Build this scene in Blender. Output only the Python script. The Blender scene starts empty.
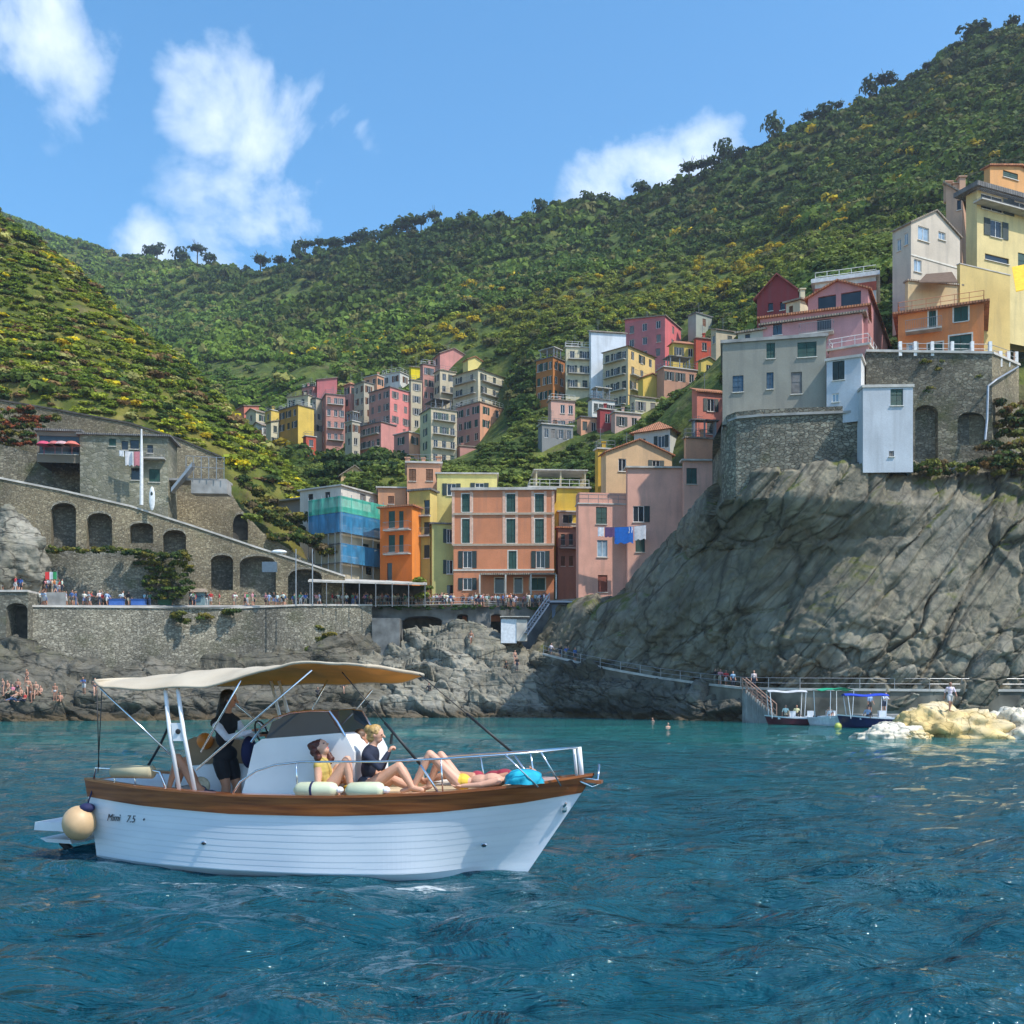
import bpy, bmesh, math, random
import numpy as np
from mathutils import Vector, Matrix
random.seed(7)
rng = np.random.default_rng(11)
F = 1024.0; H = 2.6; HZ = 694.0
sc = bpy.context.scene
COL = sc.collection

def PX(px, Y): return (px-512.0)/F*Y
def PZ(py, Y): return H+(HZ-py)/F*Y
def P(px, py, Y): return Vector((PX(px, Y), Y, PZ(py, Y)))

# ------------------------------------------------------------------ noise
def _hash(ix, iy, iz, seed):
    n = (ix.astype(np.int64)*374761393+iy.astype(np.int64)*668265263+iz.astype(np.int64)*2147483647+seed*974711) & 0xffffffff
    n = ((n ^ (n >> 13))*1274126177) & 0xffffffff
    n = (n ^ (n >> 16)) & 0xffffffff
    n = (n*2246822519) & 0xffffffff
    return ((n ^ (n >> 15)) & 0xffffff)/float(0xffffff)
def vnoise(p, seed=0):
    f = np.floor(p); t = p-f; t = t*t*t*(t*(t*6-15)+10); f = f.astype(np.int64)
    r = 0
    for dx in (0, 1):
        wx = t[:, 0] if dx else 1-t[:, 0]
        for dy in (0, 1):
            wy = t[:, 1] if dy else 1-t[:, 1]
            for dz in (0, 1):
                wz = t[:, 2] if dz else 1-t[:, 2]
                r = r+wx*wy*wz*_hash(f[:, 0]+dx, f[:, 1]+dy, f[:, 2]+dz, seed)
    return r*2-1
def fbm(p, octv=4, seed=0, gain=.5, lac=2.03):
    a = 1; s = 0; n = 0
    for i in range(octv):
        s = s+a*vnoise(p, seed+i*17); n += a; a *= gain; p = p*lac+13.7
    return s/n
def ridged(p, octv=4, seed=0):
    a = 1; s = 0; n = 0
    for i in range(octv):
        s = s+a*(1-np.abs(vnoise(p, seed+i*17))*2); n += a; a *= .5; p = p*2.03+7.1
    return s/n
def worley(p, seed=0):
    f0 = np.floor(p).astype(np.int64); b1 = np.full(len(p), 9.); b2 = b1.copy(); idv = np.zeros(len(p)); nv = np.zeros((len(p), 3))
    for dx in (-1, 0, 1):
        for dy in (-1, 0, 1):
            for dz in (-1, 0, 1):
                ix, iy, iz = f0[:, 0]+dx, f0[:, 1]+dy, f0[:, 2]+dz
                h1, h2, h3 = _hash(ix, iy, iz, seed), _hash(ix, iy, iz, seed+1), _hash(ix, iy, iz, seed+2)
                q = np.c_[ix+h1, iy+h2, iz+h3]; v = p-q; d = (v*v).sum(1)**.5
                w = d < b1; b2 = np.where(w, b1, np.minimum(b2, d)); b1 = np.where(w, d, b1); idv = np.where(w, h3, idv); nv[w] = v[w]
    return b1, b2, idv, nv
def blocks(p, seed=0, tilt=.6):
    """angular fractured blocks: every cell a tilted plane, dark gaps between"""
    a, b, i, v = worley(p, seed); r = np.stack([np.modf(i*97.1)[0]-.5, np.modf(i*57.3)[0]-.5, np.modf(i*31.7)[0]-.5], 1)
    return i-.5+(v*r).sum(1)*2*tilt-np.exp(-((b-a)/.06)**2)*.35
def sstep(a, b, x):
    t = np.clip((x-a)/(b-a), 0, 1); return t*t*(3-2*t)

# ------------------------------------------------------------------ scene helpers
def link(o, parent=None):
    COL.objects.link(o)
    if parent is not None: o.parent = parent
    return o
def tag(o, label=None, cat=None, group=None, kind=None):
    if label: o['label'] = label
    if cat: o['category'] = cat
    if group: o['group'] = group
    if kind: o['kind'] = kind
    return o
def empty(name, loc, label, cat, group=None):
    o = bpy.data.objects.new(name, None); o.location = loc; o.empty_display_size = .3
    link(o); return tag(o, label, cat, group)
def org(parent):
    if parent is None: return Vector((0, 0, 0))
    v = Vector(parent.location); q = parent.parent
    while q is not None: v = v+Vector(q.location); q = q.parent
    return v

def np_mesh(name, V, Fq, mats, tint=None, smooth=False, midx=None):
    me = bpy.data.meshes.new(name)
    V = np.asarray(V, dtype=np.float32); Fq = np.asarray(Fq, dtype=np.int32)
    k = Fq.shape[1]; n = len(Fq)
    me.vertices.add(len(V)); me.vertices.foreach_set('co', V.ravel())
    me.loops.add(n*k); me.loops.foreach_set('vertex_index', Fq.ravel())
    me.polygons.add(n); me.polygons.foreach_set('loop_start', np.arange(0, n*k, k, dtype=np.int32))
    try: me.polygons.foreach_set('loop_total', np.full(n, k, dtype=np.int32))
    except Exception: pass
    if midx is not None: me.polygons.foreach_set('material_index', np.asarray(midx, dtype=np.int32))
    me.polygons.foreach_set('use_smooth', np.full(n, smooth))
    if tint is not None:
        at = me.attributes.new('tint', 'FLOAT_COLOR', 'POINT')
        t4 = np.ones((len(V), 4), dtype=np.float32); t4[:, :3] = tint
        at.data.foreach_set('color', t4.ravel())
    me.update(calc_edges=True); me.validate()
    for m in (mats if isinstance(mats, (list, tuple)) else [mats]): me.materials.append(m)
    return me
def mobj(name, me, parent=None, loc=None):
    o = bpy.data.objects.new(name, me); link(o, parent)
    if loc is not None: o.location = loc
    return o

class MB:
    """collects shapes given in world coordinates; build() makes ONE mesh object"""
    def __init__(s): s.v = []; s.f = []; s.m = []
    def add(s, vs, fs, mi=0):
        b = len(s.v); s.v += [tuple(v) for v in vs]
        for f in fs: s.f.append(tuple(b+i for i in f)); s.m.append(mi)
    def quad(s, a, b, c, d, mi=0): s.add([a, b, c, d], [(0, 1, 2, 3)], mi)
    def obox(s, o, u, v, w, mi=0):
        """box from corner o with edge vectors u v w"""
        o, u, v, w = Vector(o), Vector(u), Vector(v), Vector(w)
        p = [o, o+u, o+u+v, o+v, o+w, o+u+w, o+u+v+w, o+v+w]
        fs = [(0, 3, 2, 1), (4, 5, 6, 7), (0, 1, 5, 4), (1, 2, 6, 5), (2, 3, 7, 6), (3, 0, 4, 7)]
        if u.cross(v).dot(w) < 0: fs = [f[::-1] for f in fs]
        s.add(p, fs, mi)
    def box(s, c, d, rz=0, mi=0):
        c = Vector(c); R = Matrix.Rotation(rz, 3, 'Z')
        u = R@Vector((d[0], 0, 0)); v = R@Vector((0, d[1], 0)); w = Vector((0, 0, d[2]))
        s.obox(c-u/2-v/2-w/2, u, v, w, mi)
    def tube(s, pts, r, n=6, mi=0, cap=True):
        pts = [Vector(p) for p in pts]; rs = r if isinstance(r, (list, tuple)) else [r]*len(pts)
        vs = []; up = None
        for i, p in enumerate(pts):
            t = (pts[min(i+1, len(pts)-1)]-pts[max(i-1, 0)])
            t = t.normalized() if t.length > 1e-9 else Vector((0, 0, 1))
            if up is None: up = Vector((0, 0, 1)) if abs(t.z) < .9 else Vector((1, 0, 0))
            a = t.cross(up)
            if a.length < 1e-6: a = t.cross(Vector((1, 0, .1)))
            a.normalize(); b = a.cross(t).normalized(); up = b
            for k in range(n):
                an = 2*math.pi*k/n
                vs.append(p+(a*math.cos(an)+b*math.sin(an))*rs[i])
        fs = []
        for i in range(len(pts)-1):
            for k in range(n):
                k2 = (k+1) % n; fs.append((i*n+k, (i+1)*n+k, (i+1)*n+k2, i*n+k2))
        if cap: fs.append(tuple(range(n))); fs.append(tuple(range((len(pts)-1)*n+n-1, (len(pts)-1)*n-1, -1)))
        s.add(vs, fs, mi)
    def ell(s, c, r, n=10, m=7, mi=0, rot=None):
        c = Vector(c); r = Vector(r) if not isinstance(r, (int, float)) else Vector((r, r, r))
        vs = []; fs = []
        for j in range(1, m):
            ph = math.pi*j/m
            for k in range(n):
                th = 2*math.pi*k/n
                q = Vector((r.x*math.sin(ph)*math.cos(th), r.y*math.sin(ph)*math.sin(th), r.z*math.cos(ph)))
                if rot is not None: q = rot@q
                vs.append(c+q)
        tp = Vector((0, 0, r.z)); 
        if rot is not None: tp = rot@tp
        vs.append(c+tp); vs.append(c-tp); T = len(vs)-2; B = len(vs)-1
        for k in range(n):
            k2 = (k+1) % n
            fs.append((T, k, k2))
            for j in range(m-2): fs.append((j*n+k, (j+1)*n+k, (j+1)*n+k2, j*n+k2))
            fs.append(((m-2)*n+k, B, (m-2)*n+k2))
        s.add(vs, fs, mi)
    def prism(s, poly, d, mi=0):
        """poly list of 3d points, extruded by vector d"""
        d = Vector(d); a = [Vector(p) for p in poly]; n = len(a)
        b = [p+d for p in a]
        fs = [tuple(range(n-1, -1, -1)), tuple(range(n, 2*n))]+[(i, (i+1) % n, n+(i+1) % n, n+i) for i in range(n)]
        s.add(a+b, fs, mi)
    def build(s, name, mats, parent=None, smooth=False, label=None, recalc=True):
        me = bpy.data.meshes.new(name)
        O = org(parent)
        me.from_pydata([(v[0]-O.x, v[1]-O.y, v[2]-O.z) for v in s.v], [], s.f)
        for m in (mats if isinstance(mats, (list, tuple)) else [mats]): me.materials.append(m)
        if any(s.m): me.polygons.foreach_set('material_index', s.m)
        if smooth: me.polygons.foreach_set('use_smooth', [True]*len(s.f))
        me.update()
        if recalc and len(s.f) < 60000:
            bm = bmesh.new(); bm.from_mesh(me); bmesh.ops.recalc_face_normals(bm, faces=bm.faces); bm.to_mesh(me); bm.free()
        o = bpy.data.objects.new(name, me); link(o, parent)
        if label: o['label'] = label
        return o

# ------------------------------------------------------------------ materials
def newmat(name):
    m = bpy.data.materials.new(name); m.use_nodes = True
    nt = m.node_tree; return m, nt, nt.nodes['Principled BSDF']
def N(nt, t, **kw):
    n = nt.nodes.new(t)
    for k, v in kw.items():
        if k.startswith('i_'):
            key = k[2:]; key = int(key) if key.isdigit() else key.replace('_', ' ')
            n.inputs[key].default_value = v
        else: setattr(n, k, v)
    return n
def L(nt, a, b): nt.links.new(a, b)
def rgba(c, k=1): return (c[0]*k, c[1]*k, c[2]*k, 1)
def noise_mix(nt, vec, scale, c1, c2, lo=.35, hi=.65, detail=5, dist=0):
    n = N(nt, 'ShaderNodeTexNoise'); n.inputs['Scale'].default_value = scale; n.inputs['Detail'].default_value = detail
    n.inputs['Distortion'].default_value = dist
    if vec is not None: L(nt, vec, n.inputs['Vector'])
    r = N(nt, 'ShaderNodeValToRGB'); r.color_ramp.elements[0].position = lo; r.color_ramp.elements[1].position = hi
    r.color_ramp.elements[0].color = rgba(c1); r.color_ramp.elements[1].color = rgba(c2)
    L(nt, n.outputs['Fac'], r.inputs['Fac']); return r.outputs['Color'], n.outputs['Fac']
def mixc(nt, fac, a, b, mode='MIX'):
    m = N(nt, 'ShaderNodeMix', data_type='RGBA', blend_type=mode)
    if isinstance(fac, float): m.inputs[0].default_value = fac
    else: L(nt, fac, m.inputs[0])
    for i, x in ((6, a), (7, b)):
        if isinstance(x, tuple): m.inputs[i].default_value = x if len(x) == 4 else rgba(x)
        else: L(nt, x, m.inputs[i])
    return m.outputs[2]
def mth(nt, op, a, b=None, c=None, clamp=False):
    m = N(nt, 'ShaderNodeMath', operation=op); m.use_clamp = clamp
    for i, x in enumerate((a, b, c)):
        if x is None: continue
        if isinstance(x, (int, float)): m.inputs[i].default_value = x
        else: L(nt, x, m.inputs[i])
    return m.outputs[0]
def ramp(nt, fac, stops, interp='LINEAR'):
    r = N(nt, 'ShaderNodeValToRGB'); cr = r.color_ramp; cr.interpolation = interp
    while len(cr.elements) < len(stops): cr.elements.new(.5)
    for e, (p, c) in zip(cr.elements, stops):
        e.position = p; e.color = rgba(c) if not isinstance(c, (int, float)) else (c, c, c, 1)
    L(nt, fac, r.inputs['Fac']); return r.outputs['Color']
def bump(nt, bs, h, strength=.5, dist=.05, prev=None):
    b = N(nt, 'ShaderNodeBump'); b.inputs['Strength'].default_value = strength; b.inputs['Distance'].default_value = dist
    L(nt, h, b.inputs['Height'])
    if prev is not None: L(nt, prev, b.inputs['Normal'])
    if bs is not None: L(nt, b.outputs['Normal'], bs.inputs['Normal'])
    return b.outputs['Normal']
def objco(nt, sx=1, sy=1, sz=1, world=False):
    if world:
        g = N(nt, 'ShaderNodeNewGeometry'); src = g.outputs['Position']
    else:
        t = N(nt, 'ShaderNodeTexCoord'); src = t.outputs['Object']
    mp = N(nt, 'ShaderNodeMapping'); mp.inputs['Scale'].default_value = (sx, sy, sz)
    L(nt, src, mp.inputs['Vector']); return mp.outputs['Vector']

_cache = {}
def simple(name, c, rough=.6, metal=0, var=.12, scale=3, bumps=.0, spec=None):
    key = ('s', name, c, rough, metal)
    if key in _cache: return _cache[key]
    m, nt, bs = newmat(name)
    co = objco(nt)
    col, f = noise_mix(nt, co, scale, tuple(x*(1-var) for x in c), tuple(min(1, x*(1+var)) for x in c))
    L(nt, col, bs.inputs['Base Color']); bs.inputs['Roughness'].default_value = rough; bs.inputs['Metallic'].default_value = metal
    if spec is not None: bs.inputs['Specular IOR Level'].default_value = spec
    if bumps: bump(nt, bs, f, bumps, .02)
    _cache[key] = m; return m
def plaster(c, worn=.5):
    key = ('p', c, worn)
    if key in _cache: return _cache[key]
    m, nt, bs = newmat('plaster')
    co = objco(nt, world=True)
    a, _ = noise_mix(nt, co, .45, tuple(x*.86 for x in c), tuple(min(1, x*1.07) for x in c), .3, .7, 6)
    st = objco(nt, 1.6, 1.6, .18, world=True)
    g, gf = noise_mix(nt, st, .9, (0, 0, 0), (1, 1, 1), .5, .72, 5)
    dirt = tuple(x*.5+.06 for x in c)
    fac = mth(nt, 'MULTIPLY', g, .45*worn)
    b = mixc(nt, fac, a, dirt)
    n2, f2 = noise_mix(nt, co, 9, (.93,)*3, (1.05,)*3, .3, .7, 4)
    b = mixc(nt, 1.0, b, n2, 'MULTIPLY')
    L(nt, b, bs.inputs['Base Color']); bs.inputs['Roughness'].default_value = .88
    bs.inputs['Specular IOR Level'].default_value = .25
    bump(nt, bs, f2, .35, .03)
    _cache[key] = m; return m
def masonry(name, c1, c2, scale=1.6, mortar=(.12, .11, .09), sz=1.7, green=.15, bd=.12):
    key = ('m', name)
    if key in _cache: return _cache[key]
    m, nt, bs = newmat(name)
    co0 = objco(nt, world=True)
    wn = N(nt, 'ShaderNodeTexNoise'); wn.inputs['Scale'].default_value = 1.3; L(nt, co0, wn.inputs['Vector'])
    ad = N(nt, 'ShaderNodeVectorMath', operation='MULTIPLY_ADD'); ad.inputs[1].default_value = (.35, .35, .35)
    L(nt, wn.outputs['Color'], ad.inputs[0]); L(nt, co0, ad.inputs[2])
    mp = N(nt, 'ShaderNodeMapping'); mp.inputs['Scale'].default_value = (1, 1, sz); L(nt, ad.outputs[0], mp.inputs['Vector'])
    scale = scale*2.3
    v = N(nt, 'ShaderNodeTexVoronoi'); v.inputs['Scale'].default_value = scale; v.inputs['Randomness'].default_value = .9
    L(nt, mp.outputs[0], v.inputs['Vector'])
    e = N(nt, 'ShaderNodeTexVoronoi', feature='DISTANCE_TO_EDGE'); e.inputs['Scale'].default_value = scale; e.inputs['Randomness'].default_value = .9
    L(nt, mp.outputs[0], e.inputs['Vector'])
    sep = N(nt, 'ShaderNodeSeparateColor'); L(nt, v.outputs['Color'], sep.inputs[0])
    stone = ramp(nt, sep.outputs[0], [(0, c1), (.5, tuple((a+b)/2*.8 for a, b in zip(c1, c2))), (1, c2)])
    ed = ramp(nt, e.outputs['Distance'], [(0, 0.25), (.09, 1.0)])
    col = mixc(nt, ed, mortar, stone)
    big, bf = noise_mix(nt, co0, .16, (.55, .55, .55), (1.25, 1.2, 1.1), .3, .7, 5)
    col = mixc(nt, 1.0, col, big, 'MULTIPLY')
    gm, _ = noise_mix(nt, co0, .3, (0, 0, 0), (1, 1, 1), .56, .7, 6)
    col = mixc(nt, mth(nt, 'MULTIPLY', gm, green*3, clamp=True), col, (.06, .075, .02))
    L(nt, col, bs.inputs['Base Color']); bs.inputs['Roughness'].default_value = .95; bs.inputs['Specular IOR Level'].default_value = .2
    n1 = bump(nt, None, ed, .8, bd)
    fn = N(nt, 'ShaderNodeTexNoise'); fn.inputs['Scale'].default_value = 3; fn.inputs['Detail'].default_value = 8; L(nt, co0, fn.inputs['Vector'])
    bump(nt, bs, fn.outputs['Fac'], .6, .15, n1)
    _cache[key] = m; return m
def rockmat(name, c1, c2, c3, crack_scale=.35, stretch=(1, 1, 1), rot=(0, 0, 0), wet=True, bd=.5, moss=.3, diag=None):
    m, nt, bs = newmat(name)
    g = N(nt, 'ShaderNodeNewGeometry')
    mp = N(nt, 'ShaderNodeMapping'); mp.inputs['Scale'].default_value = stretch; mp.inputs['Rotation'].default_value = rot
    L(nt, g.outputs['Position'], mp.inputs['Vector'])
    co = mp.outputs[0]; wco = g.outputs['Position']
    if diag:     # coordinates across and along the bedding
        cb = N(nt, 'ShaderNodeCombineXYZ')
        for i_, (vec, k_) in enumerate(diag):
            dp = N(nt, 'ShaderNodeVectorMath', operation='DOT_PRODUCT'); dp.inputs[1].default_value = Vector(vec)*k_; L(nt, wco, dp.inputs[0]); L(nt, dp.outputs['Value'], cb.inputs[i_])
        co = cb.outputs[0]
    col, f1 = noise_mix(nt, co, .12, c1, c2, .3, .7, 9, .6)
    c_2, f2 = noise_mix(nt, wco, .9, (.62, .62, .62), (1.3, 1.28, 1.22), .25, .75, 10, .3)
    col = mixc(nt, 1.0, col, c_2, 'MULTIPLY')
    ps, _ = noise_mix(nt, wco, .22, (0, 0, 0), (1, 1, 1), .52, .68, 7)
    col = mixc(nt, mth(nt, 'MULTIPLY', ps, .6), col, c3)
    # cracks
    wn = N(nt, 'ShaderNodeTexNoise'); wn.inputs['Scale'].default_value = .5; wn.inputs['Detail'].default_value = 5; L(nt, co, wn.inputs['Vector'])
    ad = N(nt, 'ShaderNodeVectorMath', operation='MULTIPLY_ADD'); ad.inputs[1].default_value = (2.2, 2.2, 2.2)
    L(nt, wn.outputs['Color'], ad.inputs[0]); L(nt, co, ad.inputs[2])
    e = N(nt, 'ShaderNodeTexVoronoi', feature='DISTANCE_TO_EDGE'); e.inputs['Scale'].default_value = crack_scale
    L(nt, ad.outputs[0], e.inputs['Vector'])
    ed = ramp(nt, e.outputs['Distance'], [(0, 0.1), (.03, 1.0)])
    e2 = N(nt, 'ShaderNodeTexVoronoi', feature='DISTANCE_TO_EDGE'); e2.inputs['Scale'].default_value = crack_scale*3.7
    L(nt, ad.outputs[0], e2.inputs['Vector'])
    ed2 = ramp(nt, e2.outputs['Distance'], [(0, .35), (.06, 1.0)])
    col = mixc(nt, ed, tuple(x*.45 for x in c1), col)
    col = mixc(nt, ed2, mixc(nt, .6, col, tuple(x*.35 for x in c1)), col)
    if moss:
        sp = N(nt, 'ShaderNodeSeparateXYZ'); L(nt, g.outputs['Normal'], sp.inputs[0])
        up = ramp(nt, sp.outputs[2], [(.35, 0.0), (.75, 1.0)])
        mg, _ = noise_mix(nt, wco, .35, (0, 0, 0), (1, 1, 1), .5, .62, 6)
        sz = N(nt, 'ShaderNodeSeparateXYZ'); L(nt, wco, sz.inputs[0])
        hi = ramp(nt, mth(nt, 'DIVIDE', sz.outputs[2], 20.0), [(.25, 0.0), (.5, 1.0)])
        col = mixc(nt, mth(nt, 'MULTIPLY', mth(nt, 'MULTIPLY', up, mg), mth(nt, 'MULTIPLY', hi, moss*2.2), clamp=True), col, (.09, .10, .025))
    rough = .85
    bs.inputs['Roughness'].default_value = rough
    if wet:
        sz = N(nt, 'ShaderNodeSeparateXYZ'); L(nt, wco, sz.inputs[0])
        zz = mth(nt, 'ADD', sz.outputs[2], mth(nt, 'MULTIPLY', f2, 1.2))
        w = ramp(nt, mth(nt, 'DIVIDE', zz, 6.0), [(.2, 1.0), (.42, 0.0)])
        band = ramp(nt, mth(nt, 'DIVIDE', zz, 6.0), [(.16, 1.0), (.24, 0.0)])
        col = mixc(nt, mth(nt, 'MULTIPLY', w, .8), col, tuple(x*.3 for x in c1))
        col = mixc(nt, mth(nt, 'MULTIPLY', band, .55), col, (.13, .09, .045))
    L(nt, col, bs.inputs['Base Color']); bs.inputs['Specular IOR Level'].default_value = .3
    n1 = bump(nt, None, ed, .5, bd*.5)
    n2 = bump(nt, None, ed2, .4, bd*.3, n1)
    if diag:
        c_4, f4 = noise_mix(nt, co, 1.3, (.80, .80, .81), (1.15, 1.14, 1.1), .35, .65, 9, .2); ncol = mixc(nt, 1.0, col, c_4, 'MULTIPLY'); L(nt, ncol, bs.inputs['Base Color']); n2 = bump(nt, None, f4, .6, bd*.9, n2)
    n3 = bump(nt, None, f1, .8, bd*2, n2)
    bump(nt, bs, f2, .9, bd, n3)
    return m
def foliage(name, rough=.7, dark=1.0, objrand=False, base=(.10, .16, .035)):
    m, nt, bs = newmat(name)
    if objrand:
        oi = N(nt, 'ShaderNodeObjectInfo')
        c = ramp(nt, oi.outputs['Random'], [(0, tuple(x*.7 for x in base)), (.5, base), (1, (base[0]*1.7, base[1]*1.4, base[2]*1.1))])
    else:
        a = N(nt, 'ShaderNodeAttribute', attribute_name='tint'); c = a.outputs['Color']
    g = N(nt, 'ShaderNodeNewGeometry')
    r = ramp(nt, g.outputs['Random Per Island'], [(0, .85), (1, 1.25)])
    c = mixc(nt, 1.0, c, r, 'MULTIPLY')
    L(nt, c, bs.inputs['Base Color']); bs.inputs['Roughness'].default_value = rough; bs.inputs['Specular IOR Level'].default_value = .2
    tr = N(nt, 'ShaderNodeBsdfTranslucent'); L(nt, c, tr.inputs['Color']); mx = N(nt, 'ShaderNodeMixShader'); mx.inputs[0].default_value = .32
    L(nt, bs.outputs[0], mx.inputs[1]); L(nt, tr.outputs[0], mx.inputs[2]); L(nt, mx.outputs[0], nt.nodes['Material Output'].inputs['Surface'])
    return m
M = {}
M['pane'] = simple('window_glass', (.02, .025, .03), .08, 0, .3, 1)
M['paneblue'] = simple('window_glass_bright', (.25, .33, .40), .1, 0, .3, 1)
M['frame'] = simple('window_frame_paint', (.72, .70, .66), .5)
M['surround'] = simple('pale_stone_trim', (.62, .58, .50), .8)
def shuttermat(c):
    m, nt, bs = newmat('slatted_shutter')
    co = objco(nt, world=True)
    w = N(nt, 'ShaderNodeTexWave', wave_type='BANDS', bands_direction='Z'); w.inputs['Scale'].default_value = 4.0; w.inputs['Distortion'].default_value = .1
    L(nt, co, w.inputs['Vector'])
    a, _ = noise_mix(nt, co, 2, tuple(x*.8 for x in c), tuple(x*1.25 for x in c))
    L(nt, a, bs.inputs['Base Color']); bs.inputs['Roughness'].default_value = .55
    bump(nt, bs, w.outputs['Fac'], .6, .02); return m
M['green'] = shuttermat((.012, .06, .045)); M['dgreen'] = shuttermat((.012, .03, .028)); M['brown'] = shuttermat((.14, .055, .02))
M['blueshut'] = shuttermat((.03, .08, .13)); M['grey'] = shuttermat((.16, .15, .14)); M['reddoor'] = shuttermat((.22, .04, .015))
M['metal'] = simple('galvanised_metal', (.35, .36, .37), .45, .7)
M['rail'] = simple('painted_railing', (.22, .23, .24), .5, .3)
M['railw'] = simple('white_railing', (.7, .7, .68), .5)
M['concrete'] = simple('concrete', (.30, .29, .27), .9, 0, .25, .8, .4)
M['slab'] = simple('pale_slab', (.48, .45, .40), .85, 0, .2, 1.0, .2)
def tilemat(c):
    m, nt, bs = newmat('roof_tiles')
    co = objco(nt, world=True)
    w = N(nt, 'ShaderNodeTexWave', wave_type='BANDS', bands_direction='X'); w.inputs['Scale'].default_value = 1.3; w.inputs['Distortion'].default_value = .6
    L(nt, co, w.inputs['Vector'])
    a, f = noise_mix(nt, co, 1.5, tuple(x*.6 for x in c), tuple(x*1.3 for x in c), .3, .7, 8)
    L(nt, a, bs.inputs['Base Color']); bs.inputs['Roughness'].default_value = .85
    bump(nt, bs, w.outputs['Fac'], .8, .08); return m
M['tile'] = tilemat((.42, .17, .08)); M['tileg'] = tilemat((.30, .24, .18)); M['slate'] = tilemat((.17, .16, .15))
M['foliage'] = foliage('leaves_by_crown')
M['leafA'] = foliage('tree_leaves', objrand=True)
M['leafP'] = foliage('pine_needles', objrand=True, base=(.045, .075, .025))
M['leafY'] = foliage('broom_flowers', objrand=True, base=(.38, .30, .012))
M['leafB'] = foliage('bush_leaves', objrand=True, base=(.12, .17, .03))
M['bark'] = simple('bark', (.10, .075, .05), .9, 0, .3, 4, .5)
# ------------------------------------------------------------------ the town: one entry per house (picture columns of its corners, storeys, colours; colR mostly a sunlit copy of the wall)
SAL=(.60,.20,.13); PNK=(.62,.27,.23); ROS=(.55,.17,.17); OCH=(.52,.27,.05); YEL=(.68,.47,.10); CRM=(.60,.53,.36); BEI=(.56,.47,.32)
GRB=(.47,.41,.31); MAU=(.52,.25,.20); RED=(.50,.09,.05); WHI=(.66,.65,.60); ORB=(.45,.17,.05); LGN=(.60,.58,.36); PEA=(.68,.34,.20)  # MAU beside a colR is a pink wall coloured as in shade
HS = []
def hs(label, xl, xc, xr, yt, yb, Y, th, col, roof='flat', Lw=(0, 0), Rw=(0, 0), **k):
    HS.append(dict(label=label, xl=xl, xc=xc, xr=xr, yt=yt, yb=yb, Y=Y, th=th, col=col, roof=roof, Lw=Lw, Rw=Rw, **k))
# left cluster, far to near
hs('small salmon house with flat roof at the far left edge of the hillside town', 230,244,259,406,421,285,48,SAL,'shed',(1,1),(1,1))
hs('low cream house with tiled roof beside the small salmon house', 246,256,268,411,426,278,40,CRM,'gableL',(1,1),(1,1))
hs('little bright yellow house above the white cottage at the town edge', 265,271,280,410,430,272,45,YEL,'flat',(1,1),(0,0))
hs('white cottage with brown pitched roof low at the left end of the town', 251,262,267,425,444,262,50,WHI,'gableL',(2,1),(1,1))
hs('narrow cream house between the white cottage and the ochre block', 266,271,279,422,444,258,45,CRM,'shed',(1,2),(1,2))
hs('pale cream house with two square windows above the ochre block', 287,308,315,395,412,275,25,CRM,'flat',(2,1),(1,1))
hs('low pink house beside the salmon red gabled block', 302,313,318,386,410,283,35,PNK,'flat',(2,1),(0,0))
hs('salmon red block with blind gable wall on top of the left cluster', 315,317,337,380,405,278,80,ROS,'shed',(0,0),(0,1))
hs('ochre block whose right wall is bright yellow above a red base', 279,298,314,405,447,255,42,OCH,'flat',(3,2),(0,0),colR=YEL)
hs('red orange house under the bright yellow wall', 303,306,316,436,462,247,60,RED,'flat',(0,0),(1,2))
hs('narrow grey tenement with dark windows between ochre and mauve houses', 312,316,323,398,452,262,40,GRB,'flat',(1,3),(1,3))
hs('tall mauve tenement with balconies in the left cluster', 321,326,345,394,452,258,70,MAU,'flat',(1,4),(3,4),balc=1)
hs('tall dusty pink tower house left of the beige tower', 344,350,356,384,430,262,45,MAU,'tile',(1,3),(1,3))
hs('grey beige tower house with small dark windows in the left cluster', 354,364,374,382,425,258,45,GRB,'flat',(2,4),(1,4))
hs('cream and orange house with roof terrace above the pink cube', 364,377,384,375,392,270,35,PEA,'flat',(2,1),(1,1))
hs('white grey house with four windows left of the yellow covered loft', 382,400,410,372,394,272,30,WHI,'flat',(2,1),(1,1))
hs('bright yellow covered loft on top of the tan tenement', 409,411,421,367,381,268,70,(.80,.62,.02),'shed',(0,0),(0,0))
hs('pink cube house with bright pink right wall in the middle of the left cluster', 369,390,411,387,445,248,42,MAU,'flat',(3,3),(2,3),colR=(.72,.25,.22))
hs('tall tan tenement beside the pink cube house', 409,411,422,380,440,252,60,BEI,'flat',(0,0),(1,4))
hs('slim pale grey house at the foot of the left cluster', 345,352,360,421,470,238,45,GRB,'flat',(1,2),(1,3),terr=1)
hs('lower pink house with long open loggia under the pink cube house', 359,381,396,422,452,237,40,MAU,'flat',(4,2),(0,1),colR=PNK,balc=1)
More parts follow.
